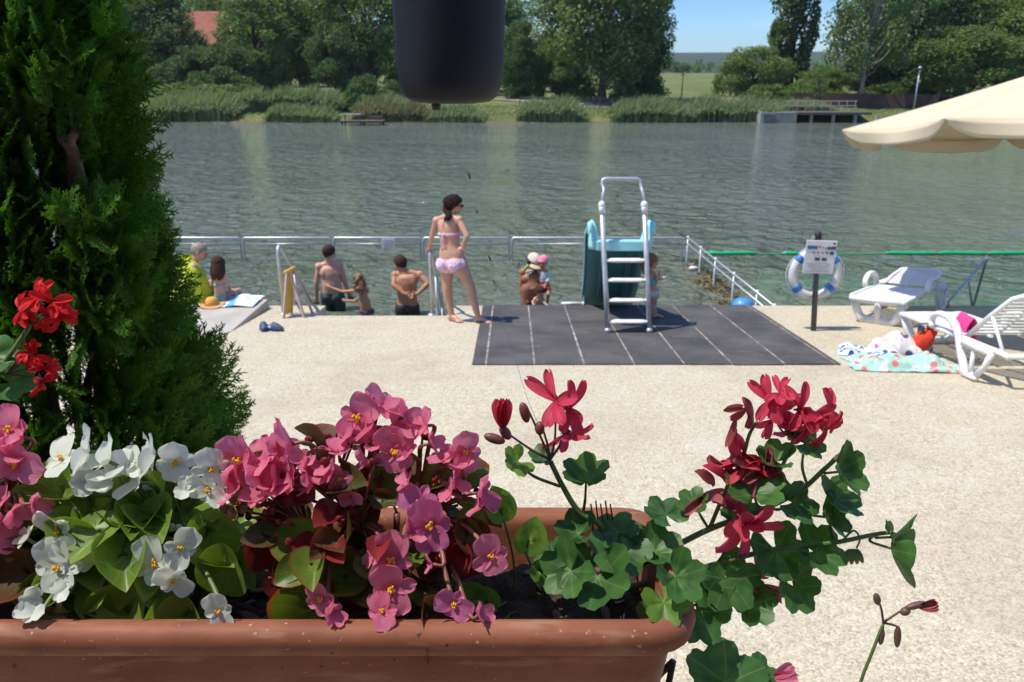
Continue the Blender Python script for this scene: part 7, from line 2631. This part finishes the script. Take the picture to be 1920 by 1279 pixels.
# second, lower geranium: leaves and a bud stem at the bottom right corner
rt = at(1400, 1420, .60)
G2 = Ger('ivy_geranium', 'lower ivy geranium with one dark leaf and a thin bud stem at the bottom right', rt)
G2.leaf(1360, 1262, 160, .60, (.1, -.75, .6), (.1, .3, .6), None, rt, .08)
G2.leaf(1432, 1272, 96, .605, (.3, -.6, .7), (.6, .1, .1), None, rt, .1)
G2.stem([tuple(rt), (1560, 1400, .60), (1620, 1260, .60), (1648, 1190, .60), (1656, 1170, .60)], .0018, .0014)
for pts in (((1656, 1166, .60), (1652, 1140, .60), (1645, 1126, .60)), ((1658, 1166, .60), (1690, 1145, .60), (1712, 1135, .60)), ((1658, 1168, .60), (1682, 1175, .60), (1688, 1190, .60)), ((1656, 1168, .60), (1655, 1190, .60), (1655, 1195, .60))):
    G2.stem(list(pts), .0011, .0009, True)
mb = MB()
for px, py, d, L, w in ((1646, 1132, (-.3, 0, 1), 22, 6), (1700, 1140, (1, 0, .35), 34, 6), (1684, 1178, (.1, 0, -1), 40, 6), (1655, 1182, (0, 0, -1), 30, 5), (1690, 1150, (.8, 0, .5), 16, 7)):
    bud(mb, at(px, py, .60), d, L / 1480 * .8, w / 1480 * .8)
link('buds', mb, M['stem_dark'], G2.t)
mb = MB(); f = fr(at(1722, 1136, .60), (1, 0, .3), (0, -1, .2))
for a in (-.2, .0, .2): petal(mb, f, a, 30 / 1480 * .8, 16 / 1480 * .8, .6, 0, .1, .3, a)
link('half_open_flower', mb, M['pet_dull'], G2.t)
mb = MB(); f = fr(at(1452, 1268, .60), (.7, 0, .3), (0, -1, .4))
for a in (-.3, .3): petal(mb, f, a, 40 / 1480 * .8, 24 / 1480 * .8, .3, 0, .1, .3, a)
link('fallen_petal', mb, M['pet_pink'], G2.t)
G2.done()
# scarlet geranium at the left edge
rt = V((at(-60, 900, .74).x, .74, RIMZ - .055))
G3 = Ger('scarlet_geranium', 'bright scarlet geranium flower heads at the left edge in front of the thuja', rt)
G3.stem([tuple(rt), (-40, 800, .74), (5, 690, .74), (30, 650, .74), (55, 612, .74)], .0030, .0022)
G3.stem([(-20, 740, .74), (-5, 700, .74), (15, 705, .74)], .0022, .0018)
F3 = [(42, 582, 74, (-.7, -.7, .3), .5), (70, 560, 84, (-.1, -.6, .7), -.3), (98, 566, 82, (.4, -.7, .5), .8), (112, 595, 70, (.8, -.6, .0), 1.8), (92, 592, 66, (.2, -.9, -.2), 2.6), (56, 594, 60, (-.3, -.9, -.1), 2.4)]
for i, (px, py, D, n, ro) in enumerate(F3):
    o = at(px, py, .74); ger_flower(G3.t, o, n, ro, D / 1480 * .83 * .84, M['pet_scarlet'], 120 + i, .1)
    G3.stem([(58, 610, .74), ((px + 60) / 2, (py + 612) / 2, .742), tuple(o - V(n).normalized() * .004)], .0010, .0009, True)
G3.head()
F4 = [(66, 668, 64, (.3, -.8, .5), .3), (84, 690, 60, (.7, -.6, .3), 1.2), (78, 714, 74, (.5, -.5, -.7), 2.9), (52, 662, 56, (0, -.6, .8), -.5)]
for i, (px, py, D, n, ro) in enumerate(F4):
    o = at(px, py, .74); ger_flower(G3.t, o, n, ro, D / 1480 * .83 * .84, M['pet_scarlet'], 140 + i, .15)
    G3.stem([(12, 702, .74), ((px + 14) / 2, (py + 702) / 2 - 4, .742), tuple(o - V(n).normalized() * .004)], .0010, .0009, True)
G3.leaf(30, 720, 90, .745, (.2, -.7, .6), (.6, .1, -.3), None, S(-20, 740, .74))
G3.leaf(-10, 660, 90, .745, (.3, -.7, .5), (.3, .1, .6), None, S(-5, 700, .74))
G3.done()

# ---- hanging pot, added awning and wall, spider thread
PD = 1.45
pc = at(845, 100, PD)
lft, rgt = at(738, 60, PD), at(948, 60, PD)
rad = (rgt.x - lft.x) / 2
pcx = (lft.x + rgt.x) / 2
zb = at(845, 196, PD - .02).z
ztop = zb + .30
t = thing('hanging_pot', 'dark blue-black rounded hanging pot seen from outside at the top of the picture', 'hanging pot', (pcx, PD, zb))
prof = [(.001, .0), (rad * .40, .001), (rad * .70, .004), (rad * .84, .013), (rad * .925, .032), (rad * .965, .062), (rad * .985, .12), (rad * 1.0, .19), (rad * 1.01, .285), (rad * 1.05, .29), (rad * 1.06, .30), (rad * 1.0, .305), (rad * .97, .29), (rad * .95, .2), (rad * .9, .06), (.001, .05)]
mb = MB(); mb.lathe(prof, (pcx, PD, zb), 56)
link('pot_shell', mb, mat('blue_black_plastic', (.007, .010, .018), .6, (.014, .018, .026), 9, spec=.3, bump=.25, bscale=220, bdist=.001, lo=.45, hi=.75), t)
mb = MB()
for k in range(9):
    a = 2 * pi * k / 9
    mb.ball((pcx + cos(a) * rad * .5, PD + sin(a) * rad * .5, zb + .28), (rad * .4, rad * .4, .03), None, 10, 6, fn=lambda q: 1 + .2 * noise.noise(q * 3))
link('soil', mb, M['soil'], t)
nb = at(818, 204, PD - .035)
mb = MB(); mb.lathe([(.008, .030), (.008, .008), (.0065, .002), (.004, .003), (.004, .03)], (nb.x, nb.y, nb.z - .004), 16); link('drain_spout', mb, M['black'], t)
BZ = 4.52
for k in range(3):
    a = 2 * pi * k / 3 + .4
    mb = MB(); mb.tube([V((pcx + cos(a) * rad * 1.03, PD + sin(a) * rad * 1.03, zb + .30)), V((pcx, PD, BZ - .12))], .0022, 6); link('hanger_wire', mb, M['steel'], t)
mb = MB(); mb.tube(bez([V((pcx, PD, BZ - .12)), V((pcx + .015, PD, BZ - .10)), V((pcx, PD, BZ - .075)), V((pcx, PD, BZ - .01))], 5), .003, 7); link('hook', mb, M['steel'], t)
t = thing('added_shade_awning', 'cream open weave awning added overhead to shade the flower box and hold the dark pot', 'awning', (0, -1, 4.5))  # unseen awning, added to dim the sun on the foreground
mb = MB()
AWX0, AWX1, AWY0, AWY1 = -3.6, 3.4, -2.2, 1.62
mb.grid(lambda u, v: V((AWX0 + (AWX1 - AWX0) * u, AWY0 + (AWY1 - AWY0) * v, 4.62 + .12 * (1 - v) - .05 * sin(pi * u * 6) ** 2 * .4)), 36, 10)
m, nt, out = nodes('open_weave_shade_net')
d_ = N(nt, 'ShaderNodeBsdfDiffuse'); d_.inputs['Color'].default_value = (.72, .67, .56, 1)
tl = N(nt, 'ShaderNodeBsdfTranslucent'); tl.inputs['Color'].default_value = (.72, .67, .56, 1)
a_ = N(nt, 'ShaderNodeMixShader'); a_.inputs[0].default_value = .45
nt.links.new(d_.outputs[0], a_.inputs[1]); nt.links.new(tl.outputs[0], a_.inputs[2])
tp_ = N(nt, 'ShaderNodeBsdfTransparent')
b_ = N(nt, 'ShaderNodeMixShader'); b_.inputs[0].default_value = .80
nt.links.new(a_.outputs[0], b_.inputs[1]); nt.links.new(tp_.outputs[0], b_.inputs[2]); nt.links.new(b_.outputs[0], out.inputs[0])
M['awning'] = m
link('canvas', mb, M['awning'], t)
for y in (PD, -2.1):
    mb = MB(); mb.box((0, y, BZ + .03), (7.2, .07, .08)); link('beam', mb, M['wood'], t, smooth=False)
for x in (-3.5, 3.3):
    mb = MB(); mb.box((x, -2.1, (BZ + 1.5) / 2), (.1, .1, BZ - 1.5)); link('post', mb, M['wood'], t, smooth=False)
t = thing('added_blocking_wall', 'added brown boarded wall behind the camera, blocking sky light from the flower box', 'wall', (0, -2.45, 1.5))  # unseen wall, added to cut the fill light from behind
mb = MB()
for i in range(60): mb.box((-7.5 + i * .25, -2.45, 3.6), (.243, .05, 4.6))
link('boards', mb, M['wood'], t, smooth=False)
mb = MB(); mb.box((-1.2, -2.4, 2.6), (1.0, .06, 2.1)); dr = link('door', mb, M['dark_metal'], t, smooth=False)
mb = MB(); mb.tube([(-.8, -2.33, 2.55), (-.8, -2.31, 2.55), (-.9, -2.31, 2.55)], .012, 8); link('handle', mb, M['steel'], dr)
# a single thread with bits of fluff hanging from the pot
T0 = at(872, 200, PD); 
tp = [V((T0.x, PD, zb + .02)), at(880, 335, 1.3), at(900, 430, 1.2), at(922, 500, 1.1), at(940, 590, 1.0), at(962, 660, .9), at(988, 745, .80), at(1008, 792, .70)]
t = thing('spider_thread', 'thin dark thread with bits of fluff hanging from the dark hanging pot', 'thread', tp[3])
mb = MB(); P = bez(tp, 8); mb.tube(P, .00022, 5); link('thread', mb, M['dark_metal'], t)
for px, py, d, s in ((880, 331, 1.3, 1), (894, 398, 1.24, .6), (918, 486, 1.12, .9), (926, 530, 1.06, .5)):
    mb = MB(); q = at(px, py, d); mb.tube([q + V((-.002, 0, .006 * s)), q + V((.0005, 0, .001)), q + V((.0015, 0, -.005 * s))], [.0006 * s, .0017 * s, .0006 * s], 6, rounded=True); link('fluff', mb, M['black'], t)

# ---- the air over the lake
mb = MB(); mb.box((0, 1465, 47.5), (5300, 3570, 100))
m, nt, out = nodes('summer_haze')
pv = N(nt, 'ShaderNodeVolumePrincipled'); pv.inputs['Color'].default_value = (.80, .88, 1, 1); pv.inputs['Density'].default_value = .00015; pv.inputs['Anisotropy'].default_value = .2
nt.links.new(pv.outputs[0], out.inputs['Volume'])
tag(link('haze', mb, m, smooth=False), kind='stuff')

# ================================================================== LIGHT AND CAMERA
EL, AZ = R(65), R(10)
S_ = V((-cos(EL) * cos(AZ), -cos(EL) * sin(AZ), sin(EL)))
sun = bpy.data.lights.new('sun', 'SUN')
sun.energy = 3.7
sun.angle = R(.5)
sun.color = (1, .94, .82)
so = bpy.data.objects.new('sun', sun)
so.rotation_euler = (-S_).to_track_quat('-Z', 'Y').to_euler()
so.location = (-20, -5, 40)
col.objects.link(so)

w = bpy.data.worlds.new('World')
sc.world = w
w.use_nodes = True
nt = w.node_tree
for n in list(nt.nodes): nt.nodes.remove(n)
out = nt.nodes.new('ShaderNodeOutputWorld')
bg = nt.nodes.new('ShaderNodeBackground')
sky = nt.nodes.new('ShaderNodeTexSky')
sky.sky_type = 'NISHITA'
sky.sun_disc = False
sky.sun_elevation = EL
sky.sun_rotation = atan2(S_.x, S_.y)
sky.air_density = 1.0
sky.dust_density = .3
sky.ozone_density = 2.0
# thin wisps of cloud
tc = nt.nodes.new('ShaderNodeTexCoord')
mp = nt.nodes.new('ShaderNodeMapping'); mp.inputs['Scale'].default_value = (1.2, 1.2, 7)
nt.links.new(tc.outputs['Generated'], mp.inputs['Vector'])
nn = nt.nodes.new('ShaderNodeTexNoise'); nn.inputs['Scale'].default_value = 2.2; nn.inputs['Detail'].default_value = 6
nt.links.new(mp.outputs[0], nn.inputs['Vector'])
f = mul(ramp(nt, nn.outputs['Fac'], .50, .78), .55)
hs = nt.nodes.new('ShaderNodeHueSaturation'); hs.inputs['Saturation'].default_value = 1.35; hs.inputs['Value'].default_value = .95; hs.inputs['Hue'].default_value = .508
nt.links.new(sky.outputs[0], hs.inputs['Color'])
sz = nt.nodes.new('ShaderNodeSeparateXYZ'); nt.links.new(tc.outputs['Generated'], sz.inputs[0])
lowsky = mixc(nt, ramp(nt, sz.outputs['Z'], .42, .12), (1, 1, 1), (.44, .59, .82))
skc = mixc(nt, 1.0, hs.outputs[0], lowsky, 'MULTIPLY')
c = mixc(nt, f, skc, (6.2, 6.6, 7.2))
nt.links.new(c, bg.inputs['Color'])
bg.inputs['Strength'].default_value = .14
nt.links.new(bg.outputs[0], out.inputs[0])

cam = bpy.data.cameras.new('camera')
cam.sensor_width = 36
cam.lens = 36 * F / 1920
cam.clip_start = .05
cam.clip_end = 6000
cam.dof.use_dof = True
cam.dof.focus_distance = .80
cam.dof.aperture_fstop = cam.lens / 1.8
co = bpy.data.objects.new('camera', cam)
co.location = CAM
co.rotation_euler = (pi / 2 - PITCH, 0, 0)
col.objects.link(co)
sc.camera = co

sc.view_settings.view_transform = 'Standard'
sc.view_settings.look = 'None'
sc.view_settings.exposure = .66
sc.view_settings.gamma = 1
sc.cycles.max_bounces = 8
sc.cycles.transparent_max_bounces = 4
sc.cycles.caustics_reflective = False
sc.cycles.caustics_refractive = False
sc.cycles.sample_clamp_indirect = 6
try:
    sc.cycles.use_denoising = True
    sc.cycles.denoiser = 'OPENIMAGEDENOISE'
except Exception:
    pass
